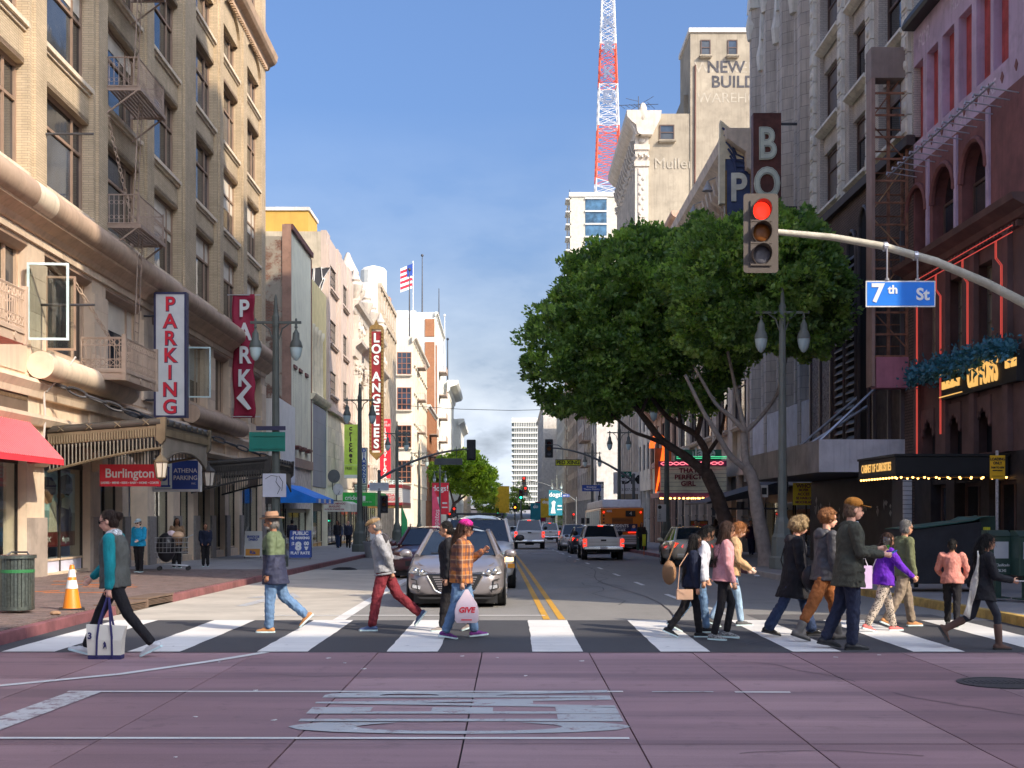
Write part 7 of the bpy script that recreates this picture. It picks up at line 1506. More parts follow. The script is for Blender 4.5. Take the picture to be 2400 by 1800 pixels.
tree('ficus_tree','great spreading ficus with dark leaning trunk overhanging the road',(9.05,Y1,gz(Y1)+.12),[('trunk',[(9.05,Y1,-.3),(8.87,Y1,1.3),(8.46,Y1,2.44),(8.02,Y1,3.4)],.34,.26),('limb',[(8.05,Y1,3.3),(7.1,Y1-.1,4.05),(6.2,Y1-.2,4.6),(5.26,Y1-.3,5.8),(4.0,Y1-.5,7.4)],.23,.09),('limb',[(6.3,Y1-.2,4.5),(5.6,Y1-.6,4.75),(4.9,Y1-.9,4.95),(3.6,Y1-1.2,6.0)],.1,.05),('limb',[(8.0,Y1,3.3),(8.1,Y1+.2,4.2),(7.67,Y1+.3,4.95),(6.5,Y1+.5,5.6),(5.5,Y1+.8,7.0)],.2,.08),('limb',[(8.1,Y1,4.1),(8.7,Y1+.4,4.9),(9.0,Y1+.6,6.2)],.1,.05),('limb',[(7.7,Y1+.3,4.9),(7.9,Y1-.4,6.0),(7.6,Y1-.8,7.6)],.12,.05),('limb',[(7.0,Y1+.2,5.2),(6.9,Y1,6.2),(6.4,Y1-.3,7.5)],.09,.05),('limb',[(5.3,Y1-.3,5.7),(5.6,Y1-.8,6.6),(6,Y1-1.4,8)],.08,.04)],[((5.7,Y1,9.4),(4.2,4.4,4.2),1050,.5,92000,-.9),((3.15,Y1-.6,8.2),(2.75,3.0,3.0),330,.45,26000,-.95),((7.4,Y1-.5,10.6),(3.1,3.2,3.1),340,.5,28000,-.8)],BARKD,FIC,.155,0,11)
tree('ficus_tree','ficus with pale grey forked trunk beside the pale street lamp',(8.64,Y2,gz(Y2)+.12),[('trunk',[(8.7,Y2,-.3),(8.45,Y2,1.0),(8.3,Y2,1.9),(8.2,Y2,2.7),(7.95,Y2,3.25)],.27,.20),('limb',[(8.0,Y2,3.1),(7.4,Y2-.1,3.55),(6.8,Y2-.3,4.5),(6.4,Y2-.4,5.1),(5.8,Y2-.5,6.3)],.12,.06),('limb',[(7.95,Y2,3.2),(7.9,Y2+.1,3.8),(7.88,Y2+.1,4.55)],.15,.12),('limb',[(7.88,Y2,4.45),(7.4,Y2,4.95),(6.9,Y2,5.35),(6.2,Y2,6.6)],.1,.05),('limb',[(7.9,Y2,4.4),(8.4,Y2+.2,4.85),(9.1,Y2+.4,5.7),(9.4,Y2+.5,7)],.09,.05),('limb',[(7.88,Y2,4.5),(7.7,Y2+.3,5.6),(7.4,Y2+.5,7.2)],.09,.05)],[((8.35,Y2,9.15),(3.15,3.0,2.95),560,.43,56000,-.8),((9.5,Y2-.3,8.9),(2.0,2.2,2.3),190,.4,15000,-.95)],BARKL,FIC,.135,0,31)
YL=170
tree('street_tree','sunlit yellow green tree over the left kerb at the cross street',(-8.6,YL,gz(YL)),[('trunk',[(-8.6,YL,-1.9),(-8.2,YL,.8),(-7.6,YL,3)],.35,.25),('limb',[(-7.7,YL,2.8),(-6,YL,4),(-4.4,YL,6)],.2,.08),('limb',[(-7.7,YL,2.6),(-8.2,YL,4.5),(-8.6,YL,6)],.16,.08),('limb',[(-7.2,YL,3),(-6.5,YL,5),(-6.4,YL,7)],.14,.08)],[((-6.5,YL,6.7),(4.3,4.0,3.3),330,.75,20000,-.8),((-3.9,YL-1,5.2),(2.0,2.2,2.2),80,.6,4500,-.95)],BARKD,LIT,.3,0,51)
for k,(x,y,z,r,rz_,ms_,lb)in enumerate(((-5.5,260,3.0,2.8,3.0,LIT,'small bright tree beyond the yellow green one'),(-5.2,430,5.5,5.2,5.6,FIC,'dark rounded tree at the far end of the street'),(.8,400,5.2,3.0,4.4,LIT,'pale green tree in front of the banded tower'),(3.2,420,6.5,2.6,5.5,FIC,'dark tree at the foot of the banded tower'),(7.2,205,1.4,1.0,2.6,FIC,'young narrow tree by the far right kerb'),(7.2,76.8,.2,.5,.55,FIC,'bushy plant by the bus stop'))):
 tree('street_tree',lb,(x,y,gz(y)),[('trunk',[(x,y,gz(y)-.2),(x+.1,y,z-rz_*.3)],.05+r*.05,.04)],[((x,y,z),(r,r,rz_),90,r*.28,5200,-.95)],BARKD,ms_,r*.085,0,70+k)
# ------------------------------------------------------------------ people
TEMP=[];HAIRS=[]
CLOUD={}
def cloud(sz):
 if sz not in CLOUD:
  t=bpy.data.textures.new('folds','CLOUDS');t.noise_scale=sz;t.noise_depth=2;CLOUD[sz]=t
 return CLOUD[sz]
def sculpt(name,mb,mat,parent,voxel=.013,sm=4,disp=0,dsz=.08,kind=None):
 o=mb.build(name,mat,parent)
 r=o.modifiers.new('r','REMESH');r.mode='VOXEL';r.voxel_size=voxel
 if sm:s=o.modifiers.new('s','SMOOTH');s.factor=.5;s.iterations=sm
 if disp:d=o.modifiers.new('d','DISPLACE');d.texture=cloud(dsz);d.strength=disp;d.mid_level=.5;d.texture_coords='GLOBAL'
 TEMP.append(o);return o
def cap_(mb,p0,p1,r0,r1,n=10):
 p0,p1=Vector(p0),Vector(p1);d=(p1-p0);L=max(d.length,1e-4);d=d/L
 pts,rr=[],[]
 for a in (-80,-50,-20):pts.append(p0+d*r0*math.sin(R(a)));rr.append(r0*math.cos(R(a)))
 for k in range(0,5):pts.append(p0+d*L*k/4);rr.append(r0+(r1-r0)*k/4)
 for a in (20,50,80):pts.append(p1+d*r1*math.sin(R(a)));rr.append(r1*math.cos(R(a)))
 mb.tube(pts,rr,n)
def Mcloth(name,col,rough=.85,var=.18,weave=160,bump=.35):
 if name in MATS:return MATS[name]
 col=tuple(min(.7,x*1.3)for x in col);m,t,p,o=newmat(name);n=noise_of(t,7,5);f=noise_of(t,15,3,vec='obj',stretch=(1,1,.55),rough=.5);g=noise_of(t,weave,2)
 c=ramp(t,n.outputs['Fac'],.3,.7,tuple(x*(1-var)for x in col),tuple(x*(1+var)for x in col));c=mixc(t,mathn(t,'MULTIPLY',ramp(t,f.outputs['Fac'],.35,.5,(1,1,1),(0,0,0)),.25),c,tuple(x*.6 for x in col));t.links.new(c,p.inputs['Base Color'])
 p.inputs['Roughness'].default_value=rough;p.inputs['Specular IOR Level'].default_value=.25;b1_=t.nodes.new('ShaderNodeBump');b1_.inputs['Strength'].default_value=.75;b1_.inputs['Distance'].default_value=.035;t.links.new(f.outputs['Fac'],b1_.inputs['Height']);b2_=t.nodes.new('ShaderNodeBump');b2_.inputs['Strength'].default_value=bump;b2_.inputs['Distance'].default_value=.004;t.links.new(g.outputs['Fac'],b2_.inputs['Height']);t.links.new(b1_.outputs[0],b2_.inputs['Normal']);t.links.new(b2_.outputs[0],p.inputs['Normal']);MATS[name]=m;return m
def Mhair(name,col):
 if name in MATS:return MATS[name]
 m,t,p,o=newmat(name);n=noise_of(t,14,4,vec='obj',stretch=(5,5,.7));t.links.new(ramp(t,n.outputs['Fac'],.3,.7,tuple(x*.45 for x in col),tuple(x*1.6 for x in col)),p.inputs['Base Color'])
 p.inputs['Roughness'].default_value=.5;p.inputs['Specular IOR Level'].default_value=.3;bumpn(t,p,n.outputs['Fac'],1,.02);MATS[name]=m;return m
def Mplaid():
 if 'plaid' in MATS:return MATS['plaid']
 m,t,p,o=newmat('plaid');tcn=t.nodes.new('ShaderNodeTexCoord');s=t.nodes.new('ShaderNodeSeparateXYZ');t.links.new(tcn.outputs['Object'],s.inputs[0])
 def line(v,f,lo):
  return mathn(t,'GREATER_THAN',mathn(t,'SINE',mathn(t,'MULTIPLY',v,f)),lo)
 u=mathn(t,'ADD',s.outputs[0],mathn(t,'MULTIPLY',s.outputs[1],.7));v=s.outputs[2]
 c=mixc(t,mathn(t,'MULTIPLY',line(u,62,.1),.55),(.50,.17,.035),(.03,.03,.055));c=mixc(t,mathn(t,'MULTIPLY',line(v,62,.1),.55),c,(.03,.03,.055));c=mixc(t,mathn(t,'MULTIPLY',line(u,31,.97),.5),c,(.5,.33,.2));c=mixc(t,mathn(t,'MULTIPLY',line(v,31,.97),.5),c,(.5,.33,.2))
 t.links.new(c,p.inputs['Base Color']);p.inputs['Roughness'].default_value=.9;bumpn(t,p,noise_of(t,120,2).outputs['Fac'],.3,.004);MATS['plaid']=m;return m
def Mspots():
 if 'leopard_print' in MATS:return MATS['leopard_print']
 m,t,p,o=newmat('leopard_print');v=t.nodes.new('ShaderNodeTexVoronoi');v.inputs['Scale'].default_value=42;g=t.nodes.new('ShaderNodeTexCoord');t.links.new(g.outputs['Object'],v.inputs['Vector'])
 t.links.new(ramp(t,v.outputs['Distance'],.30,.42,(.035,.03,.03),(.50,.42,.34)),p.inputs['Base Color']);p.inputs['Roughness'].default_value=.9;MATS['leopard_print']=m;return m
def Mtwo(name,c0,c1,z,soft=.01):
 if name in MATS:return MATS[name]
 m,t,p,o=newmat(name);tcn=t.nodes.new('ShaderNodeTexCoord');s=t.nodes.new('ShaderNodeSeparateXYZ');t.links.new(tcn.outputs['Object'],s.inputs[0]);n=noise_of(t,8,3)
 c=mixc(t,mathn(t,'GREATER_THAN',s.outputs[2],z),c0,c1);c=mixc(t,1,c,ramp(t,n.outputs['Fac'],.3,.7,(.8,)*3,(1.15,)*3),'MULTIPLY')
 t.links.new(c,p.inputs['Base Color']);p.inputs['Roughness'].default_value=.75;bumpn(t,p,noise_of(t,120,2).outputs['Fac'],.3,.004);MATS[name]=m;return m
SKIN={k:M('skin_'+k,c,rough=.55,var=.1,vscale=9,bump=.12,bscale=120,spec=.4)for k,c in {'light':(.50,.27,.19),'tan':(.38,.20,.125),'brown':(.22,.105,.06),'pale':(.56,.33,.25)}.items()}
EYE=M('eye_dark',(.02,.015,.012),rough=.15,bump=0);SHADES=M('sunglass_lens',(.008,.008,.01),rough=.08,bump=0);LIP=M('lip',(.30,.10,.085),rough=.5,bump=0)
WH_SOLE=M('white_rubber',(.62,.61,.58),rough=.6,bump=.1);BK_SOLE=M('black_rubber',(.02,.02,.02),rough=.6)
def person(lbl,x,y,head,H,legs,arms,top,pants,shoes,skin='light',hair=None,hat=None,lean=4,hp=5,yaw=0,sw=.108,hem=-.06,flare=0,bulk=1.0,slim=1.0,wide=0,hood=None,sole=None,vest=None,hands=True,vox=.0085,face=True,group=None,glasses=None,neckw=None,boots=0,collar=True,far=False,z=None,belly=0):
 P={}
 T_,S_=.245*H,.246*H
 feet=[];J=[]
 for s,(a,k,p)in zip((1,-1),legs):
  hip=Vector((0,s*.05*H,0));kn=hip+T_*Vector((math.sin(R(a)),0,-math.cos(R(a))));an=kn+S_*Vector((math.sin(R(a-k)),0,-math.cos(R(a-k))))
  def ft(fx,fz,an=an,p=p):return an+Vector((fx*math.cos(R(p))+fz*math.sin(R(p)),0,-fx*math.sin(R(p))+fz*math.cos(R(p))))*H
  J.append((hip,kn,an,ft));feet+=[ft(-.042,-.045).z,ft(.07,-.045).z,ft(.108,-.043).z]
 hz=-min(feet)+.004
 up=Vector((math.sin(R(lean)),0,math.cos(R(lean))));fw=Vector((math.cos(R(lean)),0,-math.sin(R(lean))));Z=Vector((0,0,hz))
 def sp(t,f=0,l=0):return Z+up*(t*H)+fw*(f*H)+Vector((0,l*H,0))
 J=[(a+Z,b+Z,c+Z,(lambda fx,fz,ft=ft:ft(fx,fz)+Z))for a,b,c,ft in J]
 nb=sp(.292,-.004);hd=Vector((math.sin(R(lean*.5+hp)),0,math.cos(R(lean*.5+hp))));hf=Vector((hd.z,0,-hd.x))
 yv=R(yaw);hc=nb+hd*.098*H+hf*.016*H
 hfx=hf*math.cos(yv)+Vector((0,1,0))*math.sin(yv);hl=hd.cross(hfx).normalized()
 def hp_(f,l,u):return hc+(hfx*f+hl*l+hd*u)*H
 A=[]
 for s,(sh,ab,el,inw)in zip((1,-1),arms):
  S0=sp(.268,-.006,s*sw);d1=Vector((math.sin(R(sh))*math.cos(R(ab)),s*math.sin(R(ab)),-math.cos(R(sh))*math.cos(R(ab))));E=S0+d1*.168*H
  d2=Vector((math.sin(R(sh+el)),-s*math.sin(R(inw)),-math.cos(R(sh+el)))).normalized();Wr=E+d2*.143*H;A.append((S0,E,Wr,d2,s))
# ---- body: one skin
 b=MB();q=.9
 for (t,w_,d_)in ((-.02,.07,.055),(.06,.066,.05),(.14,.072,.054),(.22,.075,.055)):b.ball(tuple(sp(t)),(d_*H,w_*H,.06*H),12,8)
 cap_(b,sp(.262,0,-sw*.85),sp(.262,0,sw*.85),.034*H,.034*H);cap_(b,sp(.27),nb+hd*.05*H,.031*H,.028*H)
 for hip,kn,an,ft in J:cap_(b,hip,kn,.036*H*min(1,slim),.027*H*min(1,slim));cap_(b,kn,an,.026*H*min(1,slim),.017*H);cap_(b,ft(-.02,-.022),ft(.07,-.03),.012*H,.008*H)
 for S0,E,Wr,d2,s in A:
  cap_(b,S0,E,.027*H,.023*H);cap_(b,E,Wr,.022*H,.0155*H)
  if hands:
   side=Vector((0,s,0));nrm=d2.cross(side).normalized();th=nrm.cross(d2)
   kn_=Wr+d2*.047*H;cap_(b,Wr,kn_,.015*H,.017*H);pw=nrm*(1 if nrm.x>0 else -1);lat=pw
   for i,(o_,ln)in enumerate(((.016,.036),(.006,.042),(-.005,.039),(-.0155,.03))):
    r0=kn_+lat*o_*H;m1=r0+(d2*.9-side*.35).normalized()*ln*.55*H;m2=m1+(d2*.45-side*.85).normalized()*ln*.5*H;cap_(b,r0,m1,.0056*H,.0052*H,6);cap_(b,m1,m2,.0052*H,.0044*H,6)
   t0=Wr+d2*.018*H+lat*.014*H;cap_(b,t0,t0+(d2*.6+lat*.7-side*.3).normalized()*.026*H,.0068*H,.0058*H,6);cap_(b,t0+(d2*.6+lat*.7-side*.3).normalized()*.026*H,t0+(d2*1.2+lat*.7-side*.6).normalized()*.044*H,.0058*H,.005*H,6)
 def hb(f,l,u,rf,rl,ru,n=14,m_=10):
  mbt=MB();mbt.ball((0,0,0),(1,1,1),n,m_);b.add([hp_(f+vx*rf,l+vy*rl,u+vz*ru)for vx,vy,vz in mbt.v],mbt.f)
 hb(-.004,0,.012,.058,.045,.054);hb(.012,0,-.024,.040,.035,.040);hb(.028,0,-.050,.019,.019,.014);hb(.05,0,-.012,.012,.0085,.016,8,6);hb(.058,0,-.02,.009,.0095,.008,8,6);hb(.044,0,.012,.012,.03,.007,8,6);hb(.044,0,-.036,.011,.016,.007,8,6)
 for s in (1,-1):hb(-.004,s*.046,-.008,.011,.006,.018,8,6)
 root=sculpt('person',b,SKIN[skin],None,vox if not far else.02,2)
 gz_=(gz(y)if z is None else z);root.location=(x,y,gz_);root.rotation_euler=(0,0,R(head));tag(root,lbl,'person',group)
 def part(name,mb,mat,v_=.013,sm=4,disp=0,dsz=.08):return sculpt(name,mb,mat,root,v_ if not far else v_*1.9,sm,disp,dsz)
 def hball(mb,f,l,u,rf,rl,ru,n=12,m_=8):
  t_=MB();t_.ball((0,0,0),(1,1,1),n,m_);mb.add([hp_(f+vx*rf,l+vy*rl,u+vz*ru)for vx,vy,vz in t_.v],t_.f)
 if face and not far:
  bw_=MB()
  for s in (1,-1):hball(bw_,.05,s*.02,.014,.006,.013,.0035,8,5)
  bw_.build('eyebrows',(hair[1]if hair else EYE),root,smooth=True)['kind']='stuff'
  for s in (1,-1):
   e2=MB();hball(e2,.049,s*.018,.0,.007,.008,.006,8,6);e2.build('eye',EYE,root,smooth=True)
  l2=MB();hball(l2,.054,0,-.037,.005,.013,.0045,8,6);l2.build('lips',LIP,root,smooth=True)
# ---- trousers
 mb=MB();sl=slim
 for (t,w_,d_)in ((.055,.074,.07),(.02,.08,.076),(-.03,.08,.08)):mb.ball(tuple(sp(t)),((d_+belly*.4)*H*bulk,w_*H*bulk,.05*H),12,8)
 for hip,kn,an,ft in J:
  cap_(mb,hip,kn,.06*H*sl*bulk,.047*H*sl);end=kn.lerp(an,.93 if not boots else.6)
  cap_(mb,kn,end,.046*H*sl,(.039+.014*wide)*H*sl)
 part('trousers',mb,pants,.012,4,.026 if slim>.85 else.009,.055)
# ---- shoes
 for hip,kn,an,ft in J:
  mb=MB();cap_(mb,ft(-.026,-.022),ft(.045,-.026),.025*H,.023*H);cap_(mb,ft(.03,-.028),ft(.095,-.034),.022*H,.015*H);cap_(mb,an,ft(-.012,-.02),.024*H,.025*H)
  if boots:cap_(mb,kn.lerp(an,1-boots),an,.036*H,.029*H)
  so_=MB();pts=[(-.05,-.014),(-.052,0),(-.045,.02),(0,.022),(.06,.027),(.1,.02),(.114,0),(.1,-.02),(.06,-.026),(0,-.02),(-.045,-.02)]
  lo=[ft(fx,-.047)+Vector((0,ly*H,0))for fx,ly in pts];hi=[ft(fx,-.034)+Vector((0,ly*H*1.02,0))for fx,ly in pts]
  part('shoe',mb,shoes,.01,3);so_.loft([lo,hi]).build('shoe_sole',sole or WH_SOLE,root)
# ---- upper garment
 def torso(g,hemt,fl,arms_on=True,mat=top,nm='jacket',disp=.024,ext=0):
  mb=MB();rings=[]
  prof=[(hemt,.086+fl,.068+fl),(hemt*.5,.084+fl*.5,.066+fl*.5),(.03,.080,.064),(.09,.078+belly,.062+belly),(.15,.082,.064),(.2,.086,.066),(.245,.088,.06),(.272,.07,.048),(.292,.04,.036)]
  for t,w_,d_ in prof:
   w2,d2_=(w_*1.08+g)*H*bulk,(d_*1.32+g)*H*bulk
   if t<.04:w2=max(w2,(.052+.06*slim*bulk+.016)*H)
   c=sp(t)if t>0 else Z+Vector((0,0,t*H))
   if t<0:
    xs=[math.tan(R(lg[0]))*-t*H for lg in legs];x0,x1=min(xs)-.068*H*bulk,max(xs)+.068*H*bulk;c=c+Vector(((x0+x1)/2,0,0));d2_=max(d2_,(x1-x0)/2)
   rings.append([c+fw*d2_*math.cos(a)+Vector((0,w2*math.sin(a),0))for a in [k*math.pi/10 for k in range(20)]])
  mb.loft(rings)
  cap_(mb,sp(.258,-.004,-sw*.9),sp(.258,-.004,sw*.9),(.038+g)*H,(.038+g)*H)
  if arms_on:
   for S0,E,Wr,d2,s in A:cap_(mb,S0,E,(.043+g)*H*bulk,(.037+g)*H);cap_(mb,E,E.lerp(Wr,.97),(.037+g)*H,(.028+g)*H)
  if collar:cap_(mb,sp(.285,-.012,-.02),sp(.285,-.012,.02),.033*H,.033*H)
  return part(nm,mb,mat,.0115,2,disp,.065)
 if vest is not None:
  torso(0,hem*.6,0,True,top,'sweater',.012);torso(.012,hem,flare,False,vest,'vest',.016)
 else:torso(0,hem,flare)
 if hood is not None:
  mb=MB();mb.ball(tuple(sp(.268,-.055)),(.035*H,.075*H,.05*H),12,8);cap_(mb,sp(.285,-.03,-.055),sp(.262,-.07,0),.026*H,.03*H);cap_(mb,sp(.285,-.03,.055),sp(.262,-.07,0),.026*H,.03*H);part('hood',mb,hood,.013,3,.02)
 if neckw is not None:
  mb=MB();cap_(mb,sp(.292,.012,-.025),sp(.292,.012,.025),.033*H,.033*H);cap_(mb,sp(.30,-.02,-.025),sp(.30,-.02,.025),.035*H,.035*H);part('scarf',mb,neckw,.012,3,.012,.04)
# ---- hair
 if hair:
  kind,hm=hair[0],hair[1];mb=MB();ln=hair[2]if len(hair)>2 else.2
  if kind!='curly':
   hball(mb,-.014,0,.022,.058,.050,.054);hball(mb,-.03,0,-.012,.04,.046,.045)
   if kind in ('short','bald'):hball(mb,-.02,0,-.02,.042,.0475,.04)
  if kind in ('long','pony','half'):
   b0=hp_(-.052 if kind=='pony' else -.035,0,.02 if kind=='pony' else 0);w0=.02 if kind=='pony' else.044
   e0=sp(.292+.06-ln,-.075 if kind!='pony' else -.085);md=b0.lerp(e0,.5)+fw*(-.012*H)
   for i in range(-2,3):
    off=Vector((0,i*w0*.45*H,0));cap_(mb,b0+off,md+off*1.15+fw*(.012*(abs(i))*H),.024*H,.024*H);cap_(mb,md+off*1.15+fw*(.012*abs(i)*H),e0+off*.9,.024*H,.012*H)
   if kind=='long':
    for s in (1,-1):cap_(mb,hp_(.0,s*.043,.0),sp(.23,.02,s*.05),.018*H,.014*H)
  if kind=='bun':hball(mb,-.078,0,.02,.026,.026,.026)
  if kind=='low':hball(mb,-.062,0,-.03,.026,.03,.026)
  if kind=='curly':
   rg=random.Random(int(H*1000));big=hair[2]if len(hair)>2 else 1.0
   for k in range(190):
    u,v=rg.uniform(-.35,1),rg.uniform(0,6.283);rr=math.sqrt(max(0,1-u*u));fx,ly=rr*math.cos(v),rr*math.sin(v)
    if fx>.55 and u<.45:continue
    hball(mb,-.012+fx*.062*big,ly*.056*big,.018+u*.058*big-(.03*(big-1)*2 if fx<0 else 0),.0105*big,.0105*big,.0105*big,6,5)
   hball(mb,-.016,0,.014,.064*big,.056*big,.058*big)
  HAIRS.append((part('hair',mb,hm,.0095,2,.012,.025),kind,hm,root,far))
 if skin and hair and hair[0]=='short' and len(hair)>2 and hair[2]=='beard':mb=MB();hball(mb,.022,0,-.046,.03,.034,.022);hball(mb,.038,0,-.034,.016,.022,.008);part('beard',mb,M('grey_beard',(.16,.15,.14),rough=.9,bump=.8,bscale=90),.009,1,.008,.02)
# ---- hats, glasses
 if hat:
  kind,hm=hat[0],hat[1];mb=MB()
  if kind=='cap':
   hball(mb,-.008,0,.04,.064,.054,.044);ob=part('cap',mb,hm,.009,2)
   pk=MB();n=10;r0=[hp_(.03+.0*k,.048*math.sin(R(-90+18*k)),.036)for k in range(n+1)];r1=[hp_(.045+.065*math.cos(R(-90+18*k))**.7 if 0<k<n else.045,.046*math.sin(R(-90+18*k)),.034-.008*math.cos(R(-90+18*k)))for k in range(n+1)]
   bt_=[p_-hd*.004*H for p_ in r1];pk.loft([r0,r1,bt_,[p_-hd*.004*H for p_ in r0]],cap=False,close=False).build('cap_brim',hat[2]if len(hat)>2 else hm,root)
  if kind=='fedora':
   t_=MB();t_.lathe([(.095,-.004),(.1,.004),(.055,.01),(.054,.012),(.052,.045),(.044,.062),(.02,.058),(.005,.056)],24);b2=[hp_(-.008+vx*1.08,vy,.03+vz+.012*(abs(vy)/.09)**2*(1 if vz<.01 else 0))for vx,vy,vz in t_.v];MB().add(b2,t_.f).build('hat',hm,root,smooth=True)
   t_=MB().lathe([(.0555,.012),(.0555,.024)],24);MB().add([hp_(-.008+vx*1.08,vy,.03+vz)for vx,vy,vz in t_.v],t_.f).build('hat_band',M('hat_band',(.05,.03,.02)),root)
  if kind=='flat':hball(mb,-.006,0,.036,.066,.056,.034);hball(mb,.045,0,.026,.03,.042,.012);hball(mb,.02,0,.036,.05,.05,.022);part('flat_cap',mb,hm,.0085,2)
 if glasses:
  g=MB();
  for s in (1,-1):hball(g,.054,s*.019,.001,.004,.016,.012,10,6)
  for s in (1,-1):g.tube([hp_(.052,s*.034,.004),hp_(.0,s*.049,.004)],.0022*H,5)
  g.tube([hp_(.056,-.008,.004),hp_(.056,.008,.004)],.002*H,5);g.build('glasses',glasses,root)
 c,s_=math.cos(R(head)),math.sin(R(head))
 def W_(v):return Vector((x+v.x*c-v.y*s_,y+v.x*s_+v.y*c,gz_+v.z))
 return {'hands':[W_(a[2]+a[3]*.06*H)for a in A],'root':root,'W':W_,'sp':sp,'hd':hp_,'H':H}
HB=Mhair('hair_dark_brown',(.028,.014,.008));HK=Mhair('hair_black',(.007,.0055,.005));HG=M('hair_grey',(.10,.095,.09),rough=.7,bump=.8,bscale=70);HBL=Mhair('hair_blonde',(.36,.25,.13));HR=Mhair('hair_auburn',(.34,.13,.04));HGI=Mhair('hair_ginger',(.30,.13,.05));HBR=Mhair('hair_brown',(.04,.018,.011))
JEAN=Mcloth('blue_denim',(.10,.17,.28));JEANL=Mcloth('light_denim',(.24,.34,.44));JEAND=Mcloth('dark_denim',(.025,.04,.085));BKP=Mcloth('black_trousers',(.014,.013,.015));BKJ=Mcloth('black_wool',(.018,.018,.021));
W1=(28,6,-14);W2=(-24,16,26)
vestman=person('man in teal sleeves and dark grey vest striding left, hair in a bun',-4.68,15.1,180,1.80,[W2,W1],[(-4,6,6,0),(24,5,22,5)],Mcloth('teal_fleece',(.012,.21,.23)),BKP,M('white_leather',(.62,.62,.62),rough=.5),'light',('bun',HB),None,3,10,vest=Mcloth('olive_grey_fleece',(.085,.088,.078)),glasses=SHADES,neckw=M('patterned_scarf',(.34,.36,.33),var=.9,vscale=45,rough=.9),slim=.82,hem=-.05)
hatman=person('bearded man in brown felt hat and green and navy anorak walking left',-3.36,18.1,178,1.68,[(6,4,0),(-16,34,44)],[(-2,7,14,0),(6,8,12,0)],Mtwo('green_navy_anorak',(.022,.026,.06),(.11,.145,.075),1.10),JEAN,M('tan_suede',(.30,.14,.055),rough=.8),'brown',('short',HG,'beard'),('fedora',M('brown_felt',(.20,.115,.07),rough=.9)),2,2,hem=-.13,flare=.012,bulk=1.1)
capman=person('stooped old man in tan flat cap, grey sweater and maroon trousers walking left',-1.83,18.35,180,1.66,[(14,4,0),(-27,22,52)],[(-26,8,14,30),(-24,8,18,34)],Mcloth('grey_knit',(.24,.24,.25)),Mcloth('maroon_corduroy',(.155,.022,.03)),M('navy_sneaker',(.04,.06,.12),rough=.7),'tan',('bald',HG),('flat',Mcloth('tan_tweed',(.24,.155,.075))),9,14,hem=-.02,slim=1.0)
blackw=person('woman in black sweater with dark hair walking left behind the plaid shirt',-.86,18.2,180,1.58,[(12,6,0),(-14,14,20)],[(0,5,8,0),(4,5,8,0)],BKJ,BKP,M('taupe_sneaker',(.22,.19,.17)),'tan',('low',HK),None,5,8,hem=-.04,bulk=1.2)
plaid=person('woman in orange plaid shirt and magenta cap walking right',-.69,17.2,2,1.60,[(18,8,-6),(-10,10,10)],[(22,8,105,25),(-3,6,6,0)],Mplaid(),JEAN,M('purple_sneaker',(.10,.02,.12),var=.6,vscale=30),'tan',('pony',HBR,.16),('cap',M('magenta_cap',(.62,.01,.16),rough=.7),M('black_brim',(.03,.03,.03))),4,6,hem=-.07,glasses=SHADES,bulk=1.14)
girlnavy=person('short girl in navy jacket with waist length black hair walking right',2.42,17.3,0,1.42,[(14,8,0),(-18,16,24)],[(4,5,6,0),(2,6,8,0)],Mcloth('navy_fleece',(.012,.016,.034)),BKP,BKJ,'tan',('long',HK,.30),None,3,8,hem=-.05,slim=.86)
greyhood=person('girl in pale grey hoodie leaning her head, partly behind the girl in navy',2.62,17.95,0,1.55,[(12,6,0),(-20,18,28)],[(6,5,14,0),(-4,6,8,0)],Mcloth('pale_grey_fleece',(.46,.47,.52)),JEAN,BKJ,'tan',('pony',HK,.10),None,6,24,hem=-.03,slim=.9,hood=MATS['pale_grey_fleece'])
pinkg=person('girl in pink hoodie with long dark hair and black leggings',2.80,17.0,2,1.59,[(20,30,4),(-6,8,4)],[(4,5,14,0),(4,7,12,0)],Mcloth('dusty_pink_fleece',(.50,.24,.25)),BKP,M('checked_sneaker',(.12,.12,.12),var=1.0,vscale=60),'tan',('long',HBR,.25),None,3,8,hem=-.04,slim=.78)
redh=person('auburn haired woman in tan coat looking down, behind the girl in pink',3.25,19.0,0,1.60,[(16,8,0),(-16,14,20)],[(10,6,40,8),(8,6,45,8)],Mcloth('tan_wool',(.42,.27,.14)),JEANL,M('grey_boot',(.06,.06,.06)),'pale',('pony',HR,.16),None,5,26,hem=-.05,slim=.85)
blonde=person('woman with curly blonde hair in long black padded coat',3.85,17.5,0,1.67,[(22,6,-8),(-22,8,12)],[(-2,6,12,0),(2,7,16,0)],BKJ,JEAND,M('black_patent',(.012,.012,.012),rough=.15),'light',('curly',HBL,1.25),None,4,10,hem=-.20,flare=.018,bulk=1.08,glasses=SHADES,hood=M('dark_fur',(.022,.02,.022),rough=.95,bump=1,bscale=60),sole=BK_SOLE,wide=1,slim=.9)
curlym=person('man with curly ginger hair in dark quilted jacket and rust trousers',4.12,16.9,14,1.78,[(24,14,-4),(-27,2,18)],[(8,6,30,6),(-2,7,14,0)],M('quilted_grey',(.045,.045,.05),rough=.5,var=.15,vscale=8,bump=.6,bscale=28),Mcloth('rust_twill',(.27,.095,.03)),M('grey_suede_boot',(.10,.09,.08),rough=.9),'light',('curly',HGI,1.0),None,4,2,yaw=-8,hem=-.07,hood=MATS['quilted_grey'],sole=BK_SOLE,boots=.25)
